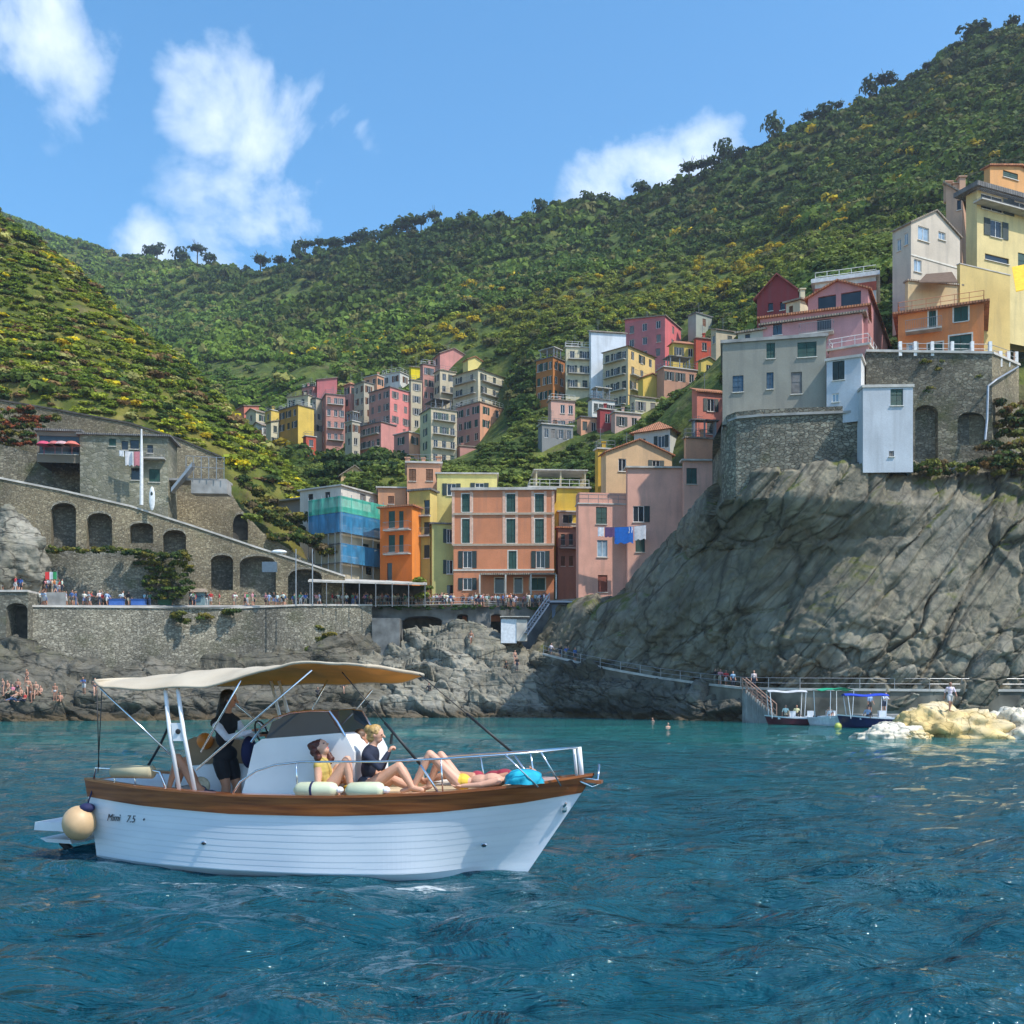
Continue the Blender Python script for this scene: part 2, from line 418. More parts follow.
# big group right of it
hs('mauve tower house left of the long pink house', 420,423,435,364,408,255,60,MAU,'flat',(0,0),(2,3))
hs('long pink house with gabled end crowning the central group', 433,440,468,353,372,262,65,PNK,'gableR',(1,1),(0,0))
hs('tan tenement with balconies behind the big beige block', 434,440,456,370,410,252,60,BEI,'flat',(1,3),(2,3),balc=1)
hs('pale yellow gabled house peeking over the big beige block', 463,468,482,359,374,256,60,(.75,.62,.22),'gableR',(0,0),(0,0))
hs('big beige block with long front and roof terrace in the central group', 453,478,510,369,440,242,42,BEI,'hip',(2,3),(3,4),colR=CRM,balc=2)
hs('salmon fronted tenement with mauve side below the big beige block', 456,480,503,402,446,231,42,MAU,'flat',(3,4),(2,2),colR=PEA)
hs('pale green cream tenement with long balconies at the foot of the central group', 420,431,457,408,464,222,62,LGN,'flat',(1,4),(3,4),balc=2,colR=BEI,terr=1)
hs('small orange pink house with awning left of the pale green tenement', 394,409,420,432,462,226,40,MAU,'flat',(1,2),(1,1),colR=PEA)
hs('lonely white cottage in the greenery above the central group', 477,481,498,348,360,300,75,WHI,'flat',(0,0),(2,1))
hs('slim mauve house at the lower right of the central group', 456,460,478,446,462,224,70,MAU,'flat',(0,0),(2,1))
# right group
hs('orange brown tenement with rooftop pergola at the left of the upper group', 536,553,565,357,404,214,40,ORB,'flat',(3,3),(2,3),terr=1)
hs('cream tenement beside the orange brown one', 565,566,591,347,394,213,82,CRM,'flat',(0,0),(2,3),balc=2)
hs('tall house wrapped in white scaffold sheeting in the upper group', 589,591,626,332,388,212,80,(.70,.74,.78),'shed',(0,0),(0,0))
hs('beige tenement with sunny yellow right wall in the upper group', 603,628,655,346,408,205,42,BEI,'hip',(3,4),(3,4),colR=(.72,.50,.20),balc=1)
hs('deep pink tall house crowning the upper group', 625,665,681,316,374,222,30,ROS,'shed',(3,3),(1,3),colR=(.68,.16,.16))
hs('grey green tower house at the top right of the upper group', 688,696,712,313,340,225,55,(.34,.35,.28),'flat',(0,0),(1,1))
hs('yellow house with dark terrace between pink and orange red houses', 669,673,696,343,372,207,75,YEL,'tile',(0,0),(2,1))
hs('orange red house right of the yellow one', 694,696,713,338,366,206,75,RED,'flat',(0,0),(1,1))
hs('tan house with terrace rising beside the stone fort house', 711,716,744,330,372,200,70,BEI,'shed',(1,1),(1,1))
hs('little yellow gabled house beneath the tan house', 698,701,716,360,378,192,70,(.66,.50,.12),'gableR',(0,0),(1,1))
hs('long low rosy house with terraces below the yellow house', 657,664,697,367,392,194,70,(.50,.27,.18),'flat',(1,1),(3,1),terr=1)
hs('ochre house with dark pitched roofs right of the yellow walled tenement', 638,643,661,377,398,196,65,YEL,'gableR',(0,0),(1,1))
hs('cream cottage on the slope under the dark pitched roofs', 630,635,659,397,413,190,70,CRM,'shed',(1,1),(2,1))
hs('pale pink house with two rows of windows at the lower left of the upper group', 548,551,575,400,426,196,75,(.62,.36,.28),'flat',(0,0),(3,2))
hs('white grey cottage with laundry terrace in the lower upper group', 588,592,615,399,418,193,70,WHI,'flat',(0,0),(3,1),terr=1)
hs('small dark red house on the green slope', 597,600,615,409,428,187,70,(.35,.06,.06),'flat',(0,0),(1,1))
hs('small orange house half hidden left of the dark red house', 577,581,598,417,430,188,70,PEA,'flat',(0,0),(2,1))
hs('pale rose bungalow with white roof edge on the green slope', 611,615,641,412,427,185,72,(.62,.42,.34),'flat',(0,0),(2,1))
hs('grey pavilion with dark openings at the foot of the slope', 538,542,573,424,438,186,72,(.25,.25,.24),'flat',(0,0),(4,1))
# mid right behind the pink harbour houses
hs('grey white house with orange hipped roof above the pink harbour house', 634,670,714,429,462,140,30,(.55,.55,.51),'hipo',(2,1),(2,1),sty='dg')
hs('pinkish red house leaning against the stone fort', 692,697,724,392,440,134,75,(.60,.20,.14),'shed',(0,0),(1,2),roofm='tile')
hs('peach gabled house behind the pink harbour house', 601,606,672,452,478,132,78,(.68,.45,.25),'gableR',(0,0),(2,1))
hs('small golden house with dark window left of the peach gable', 595,598,615,449,480,137,75,(.62,.38,.06),'flat',(0,0),(1,1))
hs('peach terrace house with railing under the fort wall', 684,686,724,438,470,128,78,PEA,'flat',(0,0),(0,0),terr=1)
# ------------------------------------------------------------------ camera, light, sky
cam = bpy.data.cameras.new('camera'); co_ = bpy.data.objects.new('camera', cam); link(co_)
cam.sensor_width = 36; cam.lens = 36; cam.shift_y = (HZ-512)/1024; cam.clip_start = .2; cam.clip_end = 4000
co_.location = (0, 0, H); co_.rotation_euler = (math.radians(90), 0, 0)
sc.camera = co_
sc.view_settings.view_transform = 'Standard'; sc.view_settings.look = 'None'; sc.view_settings.exposure = 0.64; sc.view_settings.gamma = 1
SUN = Vector((.55, -.36, .90)).normalized()
el = math.asin(SUN.z); az = math.atan2(SUN.x, SUN.y)
sl = bpy.data.lights.new('sun', 'SUN'); sl.energy = 3.3; sl.angle = math.radians(.53); sl.color = (1, .95, .87)
so = bpy.data.objects.new('sun', sl); link(so); so.location = (60, -20, 120)
so.rotation_euler = (-SUN).to_track_quat('-Z', 'Y').to_euler()
W = bpy.data.worlds.new('World'); sc.world = W; W.use_nodes = True
nt = W.node_tree; bg = nt.nodes['Background']
sky = N(nt, 'ShaderNodeTexSky', sky_type='NISHITA'); sky.sun_disc = False; sky.sun_elevation = el; sky.sun_rotation = az
sky.air_density = 1.0; sky.dust_density = .6; sky.ozone_density = 2.5
hsv = N(nt, 'ShaderNodeHueSaturation'); hsv.inputs['Saturation'].default_value = 1.28; hsv.inputs['Value'].default_value = 1.15; hsv.inputs['Hue'].default_value = .492
L(nt, sky.outputs[0], hsv.inputs['Color'])
tc = N(nt, 'ShaderNodeTexCoord')
def sdir(px, py): return Vector(((px-512)/F, 1, (HZ-py)/F)).normalized()
cn = N(nt, 'ShaderNodeTexNoise'); cn.inputs['Scale'].default_value = 7; cn.inputs['Detail'].default_value = 9; cn.inputs['Roughness'].default_value = .6
cn.inputs['Distortion'].default_value = .4
L(nt, tc.outputs['Generated'], cn.inputs['Vector'])
cn2 = N(nt, 'ShaderNodeTexNoise'); cn2.inputs['Scale'].default_value = 22; cn2.inputs['Detail'].default_value = 8
L(nt, tc.outputs['Generated'], cn2.inputs['Vector'])
tot = None
# cumulus puffs: direction (x, y in the sky), radius in radians, density
for (px, py, rad, dens) in [(222,92,.062,.9),(255,112,.072,.75),(300,98,.055,.55),(325,128,.05,.5),(270,165,.07,.6),(245,205,.075,.6),(255,245,.085,.65),(210,235,.06,.4),
                            (25,25,.075,.75),(65,50,.06,.6),(10,75,.06,.3),(105,88,.03,.25),(148,243,.032,.75),
                            (610,182,.05,.9),(650,172,.055,.85),(700,150,.05,.7),(590,195,.035,.6),
                            (1250,150,.10,.6),(1450,60,.1,.5)]:
    d = sdir(px, py)
    dp = N(nt, 'ShaderNodeVectorMath', operation='DISTANCE'); dp.inputs[1].default_value = d
    nm = N(nt, 'ShaderNodeVectorMath', operation='NORMALIZE'); L(nt, tc.outputs['Generated'], nm.inputs[0]); L(nt, nm.outputs[0], dp.inputs[0])
    v = mth(nt, 'SUBTRACT', 1.0, mth(nt, 'DIVIDE', dp.outputs['Value'], rad*1.15), clamp=True)
    v = mth(nt, 'MULTIPLY', mth(nt, 'MULTIPLY', v, mth(nt, 'SUBTRACT', 2.0, v)), dens)
    tot = v if tot is None else mth(nt, 'MAXIMUM', tot, v)
nz = mth(nt, 'ADD', mth(nt, 'MULTIPLY', mth(nt, 'SUBTRACT', cn.outputs['Fac'], .56), 3.4), mth(nt, 'MULTIPLY', mth(nt, 'SUBTRACT', cn2.outputs['Fac'], .5), 1.3))
cl = mth(nt, 'ADD', mth(nt, 'MULTIPLY', tot, 1.0), nz)
cl = mth(nt, 'MULTIPLY', cl, mth(nt, 'POWER', tot, .5))
fac = ramp(nt, cl, [(.08, 0.0), (.38, .35), (.62, .55), (1.0, .78)])
mx = mixc(nt, fac, hsv.outputs[0], (6.3, 6.7, 7.2))
L(nt, mx, bg.inputs['Color']); bg.inputs['Strength'].default_value = .15

# ------------------------------------------------------------------ ground: a surface through surveyed points
class Field:
    def __init__(s, pts, c=14.0, lam=.002):
        A = np.array([(PX(a, Y), Y, PZ(b, Y)) for a, b, Y in pts]); s.xy = A[:, :2]; s.c = c
        D = np.sqrt(((s.xy[:, None]-s.xy[None])**2).sum(-1)+c*c)
        n = len(A); K = np.zeros((n+3, n+3)); K[:n, :n] = -D+np.eye(n)*lam*300
        T = np.c_[np.ones(n), s.xy/100]; K[:n, n:] = T; K[n:, :n] = T.T
        s.w = np.linalg.solve(K, np.r_[A[:, 2], 0, 0, 0]); s.n = n
    def __call__(s, x, y):
        x = np.asarray(x, float); y = np.asarray(y, float); sh = x.shape
        q = np.c_[x.ravel(), y.ravel()]; out = np.empty(len(q))
        for i in range(0, len(q), 20000):
            c = q[i:i+20000]; D = -np.sqrt(((c[:, None]-s.xy[None])**2).sum(-1)+s.c**2)
            out[i:i+20000] = D@s.w[:s.n]+s.w[s.n]+c@s.w[s.n+1:]/100
        return out.reshape(sh)
ridge = [(1250,-60,330),(1130,-30,340),(1024,42,352),(960,72,366),(915,98,376),(870,118,386),(835,133,395),(800,146,402),(740,168,415),(680,195,430),(610,217,452),(540,228,480),
         (470,237,510),(430,236,525),(400,247,545),(360,258,575),(330,273,600),(290,286,620),(250,282,660),(200,277,700),(160,268,760),(120,262,810),(60,248,880),(-20,228,920),(-120,215,950)]
mp_ = list(ridge)
for (a, b, Y) in ridge[::2]:
    mp_.append((512+(a-512)*Y/(Y+70), HZ-(PZ(b, Y)-38-H)/(Y+70)*F, Y+70))
    mp_.append((512+(a-512)*Y/(Y+160), HZ-(PZ(b, Y)-100-H)/(Y+160)*F, Y+160))
mp_ += [(210,382,340),(140,384,380),(270,395,315),(60,380,420),(-60,370,460),(120,330,560),(30,300,700),(200,335,480),
        (1024,150,235),(1130,160,200),(920,190,255),(960,120,300),(820,235,262),(860,170,310),(720,285,272),(760,225,330),(640,285,300),(660,240,370),(560,300,312),(560,265,390),
        (480,325,315),(470,280,410),(400,345,325),(400,295,430),(320,345,400),(300,310,510),(350,368,300),(300,378,310),(240,380,335),
        (1024,305,128),(1150,300,128),(950,310,128),(900,312,128),(840,315,135),(790,318,145),(740,325,170),(1024,222,172),(1130,215,172),(920,240,180),(830,258,195),(960,275,145),(1060,265,145),(880,290,150),(760,300,190),(1024,350,104),(1100,350,104),(950,362,100),(900,362,100),
        (600,320,245),(540,342,250),(650,308,245),
        (480,466,190),(540,462,185),(590,455,178),(640,432,170),(680,405,165),(705,382,180),(520,430,210),(510,400,235),(470,480,170),(560,480,160),
        (400,478,180),(340,478,190),(300,470,210),(600,500,145),(500,506,148),(400,510,150),(330,510,150),(250,520,170),(150,510,230),(50,480,230),(-60,460,250),(640,470,142),(700,452,136),
        (740,450,112),(800,452,104),(870,452,102),(950,440,104),(1024,440,104),(1130,440,104)]
for px in (250, 330, 400, 470, 540, 600): mp_ += [(px, 601, 137), (px, 598, 143)]
for h in HS:
    if h['Y'] > 150: mp_.append((h['xc'], h['yb']+1, h['Y']+2))
for px in (-100, 0, 100, 200, 300, 400, 500, 600, 680): mp_.append((px, 640, 118)); mp_.append((px, 690, 106))
main = Field(mp_)
left_pts = [(-150,90,230),(-60,160,222),(0,218,218),(30,243,218),(60,265,216),(100,298,214),(135,335,208),(170,364,203),(210,396,196),(250,436,188),(290,476,178),(320,502,168),(345,535,160),
            (-200,260,170),(0,310,172),(80,362,162),(160,412,160),(-200,400,140),(0,405,141),(100,420,142),(150,432,143),(200,452,145),(250,482,149),(290,512,150),
            (0,470,137),(-150,470,136),(60,480,137),(130,505,136),(200,530,136),(256,560,135),(320,585,137),(340,592,145),(-100,560,130),(100,560,131)]
for (a, b, Y) in left_pts[:13]:
    for dy, dz in ((45, -32), (95, -80)):
        left_pts.append((512+(a-512)*Y/(Y+dy), HZ-(PZ(b, Y)+dz-H)/(Y+dy)*F, Y+dy))
left = Field(left_pts, c=8)

def terr_main(x, y):
    z = main(x, y)
    p = np.c_[np.ravel(x)/22, np.ravel(y)/22, np.zeros(np.size(x))]
    n = fbm(p, 4, 3).reshape(np.shape(x))
    fade = sstep(180, 300, y)
    u_ = x/y*F+512
    z = z-(1-sstep(135, 139, y))*45*(1-sstep(640, 700, u_))-(1-sstep(108, 114, y))*30*sstep(640, 700, u_)
    return z+n*5*fade+n*.8
def terr_left(x, y):
    z = left(x, y)
    p = np.c_[np.ravel(x)/9, np.ravel(y)/9, np.zeros(np.size(x))]
    n = fbm(p, 4, 5).reshape(np.shape(x))
    st = 2.6; zz = (z+n*.8)/st; fr = zz-np.floor(zz)
    ter = (np.floor(zz)+sstep(.35, .95, fr))*st
    return z*.45+ter*.55+n*1.2
def sheet(name, fn, pxs, Ys, mat, kind='structure', label=None, cat=None, clipz=None):
    X, Yg = np.meshgrid(pxs, Ys); x = (X-512)/F*Yg
    z = fn(x, Yg)
    z[0] = -2.0      # the front edge runs down to the sea bed
    if clipz is not None: z = np.maximum(z, clipz)
    V = np.c_[x.ravel(), Yg.ravel(), z.ravel()]; nx = len(pxs); ny = len(Ys)
    i = np.arange((ny-1)*(nx-1)); r = i//(nx-1); c = i % (nx-1); b = r*nx+c
    Fq = np.c_[b, b+1, b+nx+1, b+nx]
    o = mobj(name, np_mesh(name, V, Fq, mat, smooth=True)); tag(o, label, cat, kind=kind); return o
def groundmat(name, g1, g2, g3, dirt, terr=0.0):
    m, nt, bs = newmat(name)
    g = N(nt, 'ShaderNodeNewGeometry'); wco = g.outputs['Position']
    c, f = noise_mix(nt, wco, .05, g1, g2, .35, .65, 8)
    c2, f2 = noise_mix(nt, wco, .35, (.6, .6, .6), (1.35, 1.3, 1.2), .3, .7, 9)
    y, _ = noise_mix(nt, wco, .12, (0, 0, 0), (1, 1, 1), .5, .62, 7)
    c = mixc(nt, mth(nt, 'MULTIPLY', y, .7), c, g3)
    d, _ = noise_mix(nt, wco, .18, (0, 0, 0), (1, 1, 1), .58, .66, 8)
    c = mixc(nt, mth(nt, 'MULTIPLY', d, .6), c, dirt)
    sp = N(nt, 'ShaderNodeSeparateXYZ'); L(nt, g.outputs['True Normal'], sp.inputs[0])
    steep = ramp(nt, sp.outputs[2], [(.30, 1.0), (.52, 0.0)])
    c = mixc(nt, mth(nt, 'MULTIPLY', steep, .75), c, dirt)
    c = mixc(nt, 1.0, c, c2, 'MULTIPLY')
    L(nt, c, bs.inputs['Base Color']); bs.inputs['Roughness'].default_value = .95; bs.inputs['Specular IOR Level'].default_value = .1
    bump(nt, bs, f2, 1.0, 1.2); return m
gm = groundmat('wooded_slope', (.055, .085, .02), (.09, .12, .03), (.15, .16, .04), (.12, .11, .06))
gl = groundmat('scrub_slope', (.06, .085, .02), (.10, .12, .025), (.17, .15, .035), (.16, .12, .07))
Ysm = np.r_[np.linspace(104, 260, 150), np.geomspace(262, 1150, 210)]
sheet('hill', terr_main, np.linspace(-260, 1290, 420), Ysm, gm)
sheet('hillside', terr_left, np.linspace(-420, 372, 330), np.linspace(131.5, 330, 230), gl)

# ------------------------------------------------------------------ water
m, nt, bs = newmat('sea_water')
g = N(nt, 'ShaderNodeNewGeometry'); wco = g.outputs['Position']
sp = N(nt, 'ShaderNodeSeparateXYZ'); L(nt, wco, sp.inputs[0])
shal = ramp(nt, mth(nt, 'DIVIDE', sp.outputs[1], 120.0), [(.12, 0.0), (.33, .22), (.52, .9), (.8, .8), (.95, .45)])
c, f = noise_mix(nt, objco(nt, .5, 1, 1, True), .10, (.2, .2, .2), (1, 1, 1), .35, .68, 5)
deep = mixc(nt, f, (.002, .046, .078), (.006, .070, .084))
teal = mixc(nt, f, (.005, .095, .105), (.016, .20, .155))
col = mixc(nt, mth(nt, 'MULTIPLY', shal, mth(nt, 'ADD', mth(nt, 'MULTIPLY', c, .6), .4)), deep, teal)
# foam: along the hull and at the foot of the rocks
ft = N(nt, 'ShaderNodeTexNoise'); ft.inputs['Scale'].default_value = 9; ft.inputs['Detail'].default_value = 9; ft.inputs['Roughness'].default_value = .68
L(nt, objco(nt, .55, 1.3, 1, True), ft.inputs['Vector'])
foam = None
for (fx, fy, rx, ry, k) in [(-1.45, 13.7, 1.05, .30, 1.7), (-3.0, 13.8, 1.4, .3, .5), (-4.6, 14.3, 1.1, .16, .5), (-.25, 14.55, .5, .12, .8), (-.1, 113, 9, 1.6, .8), (8, 112, 5, 1.4, .7), (-31, 102, 12, 1.5, .8), (29.5, 56.5, 3.2, .9, 1.3)]:
    a = mth(nt, 'DIVIDE', mth(nt, 'SUBTRACT', sp.outputs[0], fx), rx); b = mth(nt, 'DIVIDE', mth(nt, 'SUBTRACT', sp.outputs[1], fy), ry)
    d = mth(nt, 'SUBTRACT', 1.0, mth(nt, 'SQRT', mth(nt, 'ADD', mth(nt, 'MULTIPLY', a, a), mth(nt, 'MULTIPLY', b, b))), clamp=True)
    d = mth(nt, 'MULTIPLY', d, k); foam = d if foam is None else mth(nt, 'MAXIMUM', foam, d)
fz = ramp(nt, mth(nt, 'MULTIPLY', mth(nt, 'ADD', mth(nt, 'MULTIPLY', foam, .5), mth(nt, 'MULTIPLY', mth(nt, 'SUBTRACT', ft.outputs['Fac'], .5), 2.6)), mth(nt, 'GREATER_THAN', foam, .01)), [(.27, 0.0), (.45, .4), (.75, .85)])
col = mixc(nt, fz, col, (.75, .80, .80))
L(nt, col, bs.inputs['Base Color'])
L(nt, mth(nt, 'ADD', .04, mth(nt, 'MULTIPLY', fz, .6)), bs.inputs['Roughness']); bs.inputs['IOR'].default_value = 1.38
w1 = N(nt, 'ShaderNodeTexNoise'); w1.inputs['Scale'].default_value = 3.4; w1.inputs['Detail'].default_value = 4; w1.inputs['Roughness'].default_value = .5; w1.inputs['Distortion'].default_value = .6
L(nt, objco(nt, .75, 1.35, 1, True), w1.inputs['Vector'])
w2 = N(nt, 'ShaderNodeTexNoise'); w2.inputs['Scale'].default_value = .85; w2.inputs['Detail'].default_value = 6; w2.inputs['Roughness'].default_value = .55; w2.inputs['Distortion'].default_value = .8
L(nt, objco(nt, .6, 1.2, 1, True), w2.inputs['Vector'])
n1 = bump(nt, None, w2.outputs['Fac'], 1.0, .8)
bump(nt, bs, w1.outputs['Fac'], 1.0, .085, n1)
wmat = m
wr = np.random.default_rng(5)
waves = []
for lam in np.geomspace(.30, 6.5, 40):
    th = wr.normal(-1.35, .6); waves.append((2*math.pi/lam*math.cos(th), 2*math.pi/lam*math.sin(th), .0122*lam**.72*(1 if lam < 3 else (3/lam)**.8), wr.uniform(0, 6.28)))
def seaz(x, y, Y):
    z = np.zeros_like(x)
    p = np.c_[x.ravel()/9, y.ravel()/9, np.zeros(x.size)]
    env = (.85+.6*fbm(p, 2, 9)).reshape(x.shape)
    for kx, ky, a, ph in waves:
        lam = 2*math.pi/math.hypot(kx, ky); yc = math.sqrt(lam*760); att = 1-sstep(.8*yc, 1.5*yc, Y)   # drop what the far mesh cannot carry
        s = np.sin(kx*x+ky*y+ph+.6*np.sin(.13*x+.21*y+ph)); z += a*env*att*(s+.25*np.cos(2*(kx*x+ky*y+ph)))
    return z
pys = np.r_[np.linspace(2600, 1100, 60), np.linspace(1095, 712, 330)]
Yw = H*F/(pys-HZ)
Yw = np.r_[-40, -5, .5, Yw]
pxw = np.linspace(-700, 1750, 640)
X, Yg = np.meshgrid(pxw, Yw)
x = (X-512)/F*np.maximum(Yg, 14.0)*1.0
z = seaz(x, Yg, np.maximum(Yg, 3))
V = np.c_[x.ravel(), Yg.ravel(), z.ravel()]; nx = len(pxw); ny = len(Yw)
i = np.arange((ny-1)*(nx-1)); r_ = i//(nx-1); c_ = i % (nx-1); b_ = r_*nx+c_
tag(mobj('water', np_mesh('water', V, np.c_[b_, b_+1, b_+nx+1, b_+nx], wmat, smooth=True)), kind='structure')
# ------------------------------------------------------------------ vegetation
def crown_proto(seed, nq=90, blobs=6, size=.16, flat=1.0, spread=.55):
    r = np.random.default_rng(seed)
    bc = r.normal(size=(blobs, 3)); bc /= np.linalg.norm(bc, axis=1)[:, None]; bc *= r.uniform(.25, 1, (blobs, 1))*spread
    bc[:, 2] = np.abs(bc[:, 2])*.9*flat; br = r.uniform(.38, .62, blobs)
    k = r.integers(0, blobs, nq)
    d = r.normal(size=(nq, 3)); d /= np.linalg.norm(d, axis=1)[:, None]
    d[:, 2] = np.where(d[:, 2] < -.35, -d[:, 2], d[:, 2])
    c = bc[k]+d*br[k][:, None]*np.array([1, 1, .8*flat])*r.uniform(.75, 1.08, (nq, 1))
    n = d+r.normal(size=(nq, 3))*.36; n /= np.linalg.norm(n, axis=1)[:, None]
    t = np.cross(n, r.normal(size=(nq, 3))); t /= np.linalg.norm(t, axis=1)[:, None]; b = np.cross(n, t)
    s = size*r.uniform(.6, 1.4, (nq, 1))
    a = r.uniform(.6, 1.0, (nq, 1))
    V = np.stack([c-t*s-b*s*a*.6, c+t*s*.7-b*s*a, c+t*s+b*s*a*.7, c-t*s*.6+b*s*a], 1).reshape(-1, 3)
    V[:, 2] -= V[:, 2].min()*.6
    return V, np.arange(nq*4).reshape(-1, 4)
def leaf_stuff(name, pos, scl, tint, protos, mat, label, cat):
    Vs = []; Ts = []; n = len(pos); off = 0; Fs = []
    pk = rng.integers(0, len(protos), n)
    for k, (pv, pf) in enumerate(protos):
        idx = np.nonzero(pk == k)[0]
        if not len(idx): continue
        a = rng.uniform(0, 6.28, len(idx)); ca, sa = np.cos(a), np.sin(a)
        v = pv[None]*scl[idx][:, None, :]
        x = v[..., 0]*ca[:, None]-v[..., 1]*sa[:, None]; y = v[..., 0]*sa[:, None]+v[..., 1]*ca[:, None]
        v = np.stack([x, y, v[..., 2]], -1)+pos[idx][:, None, :]
        Vs.append(v.reshape(-1, 3)); Ts.append(np.repeat(tint[idx], len(pv), 0))
        f = pf[None]+(np.arange(len(idx))*len(pv))[:, None, None]+off
        Fs.append(f.reshape(-1, 4)); off += len(idx)*len(pv)
    o = mobj(name, np_mesh(name, np.concatenate(Vs), np.concatenate(Fs), mat, tint=np.concatenate(Ts)))
    return tag(o, label, cat, kind='stuff')
def pxof(x, y): return 512+x/y*F
def pyof(z, y): return HZ-(z-H)/y*F
def near_house(px, py, Y, pad=2):
    """true where a crown here would cover a house front"""
    m_ = np.zeros(len(px), bool)
    for h in HS:
        m_ |= (px > h['xl']-pad-2) & (px < h['xr']+pad+2) & (py > h['yt']-3) & (py < h['yb']+6) & (Y < h['Y']+13) & (Y > h['Y']-45)
        m_ |= (px > h['xl']-2) & (px < h['xr']+2) & (np.abs(Y-h['Y']-5) < 8)
    return m_
protoF = [crown_proto(s, 60, 5, .19) for s in range(9)]
# --- the wood on the big hill
n = 44000
u = rng.uniform(0, 1, n); Y = 128*(1000/128)**(u**.95)
px = rng.uniform(-120, 1180, n); x = (px-512)/F*Y
z = terr_main(x, Y); py = pyof(z, Y)
pn = fbm(np.c_[x/40, Y/40, z*0], 4, 21); pn2 = fbm(np.c_[x/14, Y/14, z*0], 3, 33)
lightzone = np.exp(-((py-(330-.17*(px-480)))/42)**2)*(px > 400)*(Y < 330)           # terraced band of lighter green growth above the town
vine = (px > 150) & (px < 345) & (py > 362) & (py < 405)
keep = ~near_house(px, py-3, Y) & ~((vine) & (rng.uniform(size=n) < .9))
trr = (z+2.2*fbm(np.c_[x/30, Y/30, z*0], 2, 77))/4.6; trr = trr-np.floor(trr)                       # planted terraces: rows of growth between banks
keep &= ~((lightzone > .3) & (trr > .62) & (rng.uniform(size=n) < .85))
keep &= ~((px > 845) & (py > 255) & (Y < 140)) & (py < 520) & (Y > 118)
keep &= ~((px > 700) & (py > 290) & (Y < 118)) & ~((px > 675) & (px < 770) & (py > 300) & (Y < 190))
x, Y, z, px, py, pn, pn2, lightzone = [a[keep] for a in (x, Y, z, px, py, pn, pn2, lightzone)]
n = len(x)
s = rng.uniform(1.7, 3.9, n)*(1+.35*(pn > .1)); s = np.where(lightzone > .35, s*.6, s); s = np.where(Y < 190, s*.75, s); s = np.where(Y > 420, s*1.25, s)
scl = np.c_[s, s, s*rng.uniform(.75, 1.15, n)]
g0 = np.array([.040, .082, .022]); g1 = np.array([.088, .150, .028]); g2 = np.array([.19, .235, .04]); ye = np.array([.42, .36, .02]); ol = np.array([.10, .115, .05])
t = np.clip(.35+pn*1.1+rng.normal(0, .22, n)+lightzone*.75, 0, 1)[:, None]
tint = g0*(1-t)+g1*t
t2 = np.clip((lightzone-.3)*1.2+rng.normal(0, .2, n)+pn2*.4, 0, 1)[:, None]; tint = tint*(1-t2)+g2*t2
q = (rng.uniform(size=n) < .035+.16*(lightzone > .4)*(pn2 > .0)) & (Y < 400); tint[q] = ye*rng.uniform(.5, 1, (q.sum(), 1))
q = (rng.uniform(size=n) < .15); tint[q] = ol*rng.uniform(.7, 1.3, (q.sum(), 1))
tint *= rng.uniform(.75, 1.25, (n, 1))
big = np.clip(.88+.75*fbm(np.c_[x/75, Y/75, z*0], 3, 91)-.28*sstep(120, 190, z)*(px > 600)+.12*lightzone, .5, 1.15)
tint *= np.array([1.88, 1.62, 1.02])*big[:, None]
far = Y > 215; f1 = far & (Y < 340); f2 = far & (Y >= 340)
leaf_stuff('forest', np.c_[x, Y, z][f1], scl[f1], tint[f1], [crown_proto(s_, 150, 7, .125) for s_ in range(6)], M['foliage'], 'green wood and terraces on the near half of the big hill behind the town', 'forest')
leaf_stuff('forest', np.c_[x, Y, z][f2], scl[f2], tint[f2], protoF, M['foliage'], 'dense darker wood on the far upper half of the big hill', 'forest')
nearx = ~far
# --- individual trees on the nearer green slopes
def tree_meshes(seed, mat, h=1.0, flat=1.0, nq=260, trunk=.5):
    v, f = crown_proto(seed, nq, 9, .12, flat, .6); v = v*np.array([.5, .5, .42*flat]); v[:, 2] += trunk-v[:, 2].min()-.12
    cm = np_mesh('crown', v, f, mat)
    b = MB(); r = random.Random(seed)
    b.tube([(0, 0, -.25), (.01, 0, trunk*.5), (r.uniform(-.03, .03), 0, trunk+.15)], [.035, .028, .018], 6)
    for k in range(4):
        a = r.uniform(0, 6.28); b.tube([(0, 0, trunk*.8), (math.cos(a)*.12, math.sin(a)*.12, trunk+.05), (math.cos(a)*.26, math.sin(a)*.26, trunk+.2)], [.018, .013, .006], 5)
    me = bpy.data.meshes.new('trunk'); me.from_pydata(b.v, [], b.f); me.materials.append(M['bark'])
    return cm, me
kinds = [tree_meshes(100+i, M['leafA'], trunk=.28) for i in range(5)]
pines = [tree_meshes(200+i, M['leafP'], flat=[.62, 1.0, .8, 1.3, 1.1, .9][i], nq=220, trunk=[.62, .4, .5, .3, .25, .45][i]) for i in range(6)]
def put_tree(name, pos, s, kind, label, group, cat='tree', rz=None, sq=1.0):
    r = empty(name, pos, label, cat, group)
    for nm, me in (('crown', kind[0]), ('trunk', kind[1])):
        o = mobj(nm, me, r); o.scale = (s*sq, s*sq, s); o.rotation_euler = (0, 0, random.uniform(0, 6.28) if rz is None else rz)
    return r
cnt = 0
idx = np.nonzero(nearx)[0]; idx = idx[np.argsort(Y[idx])]
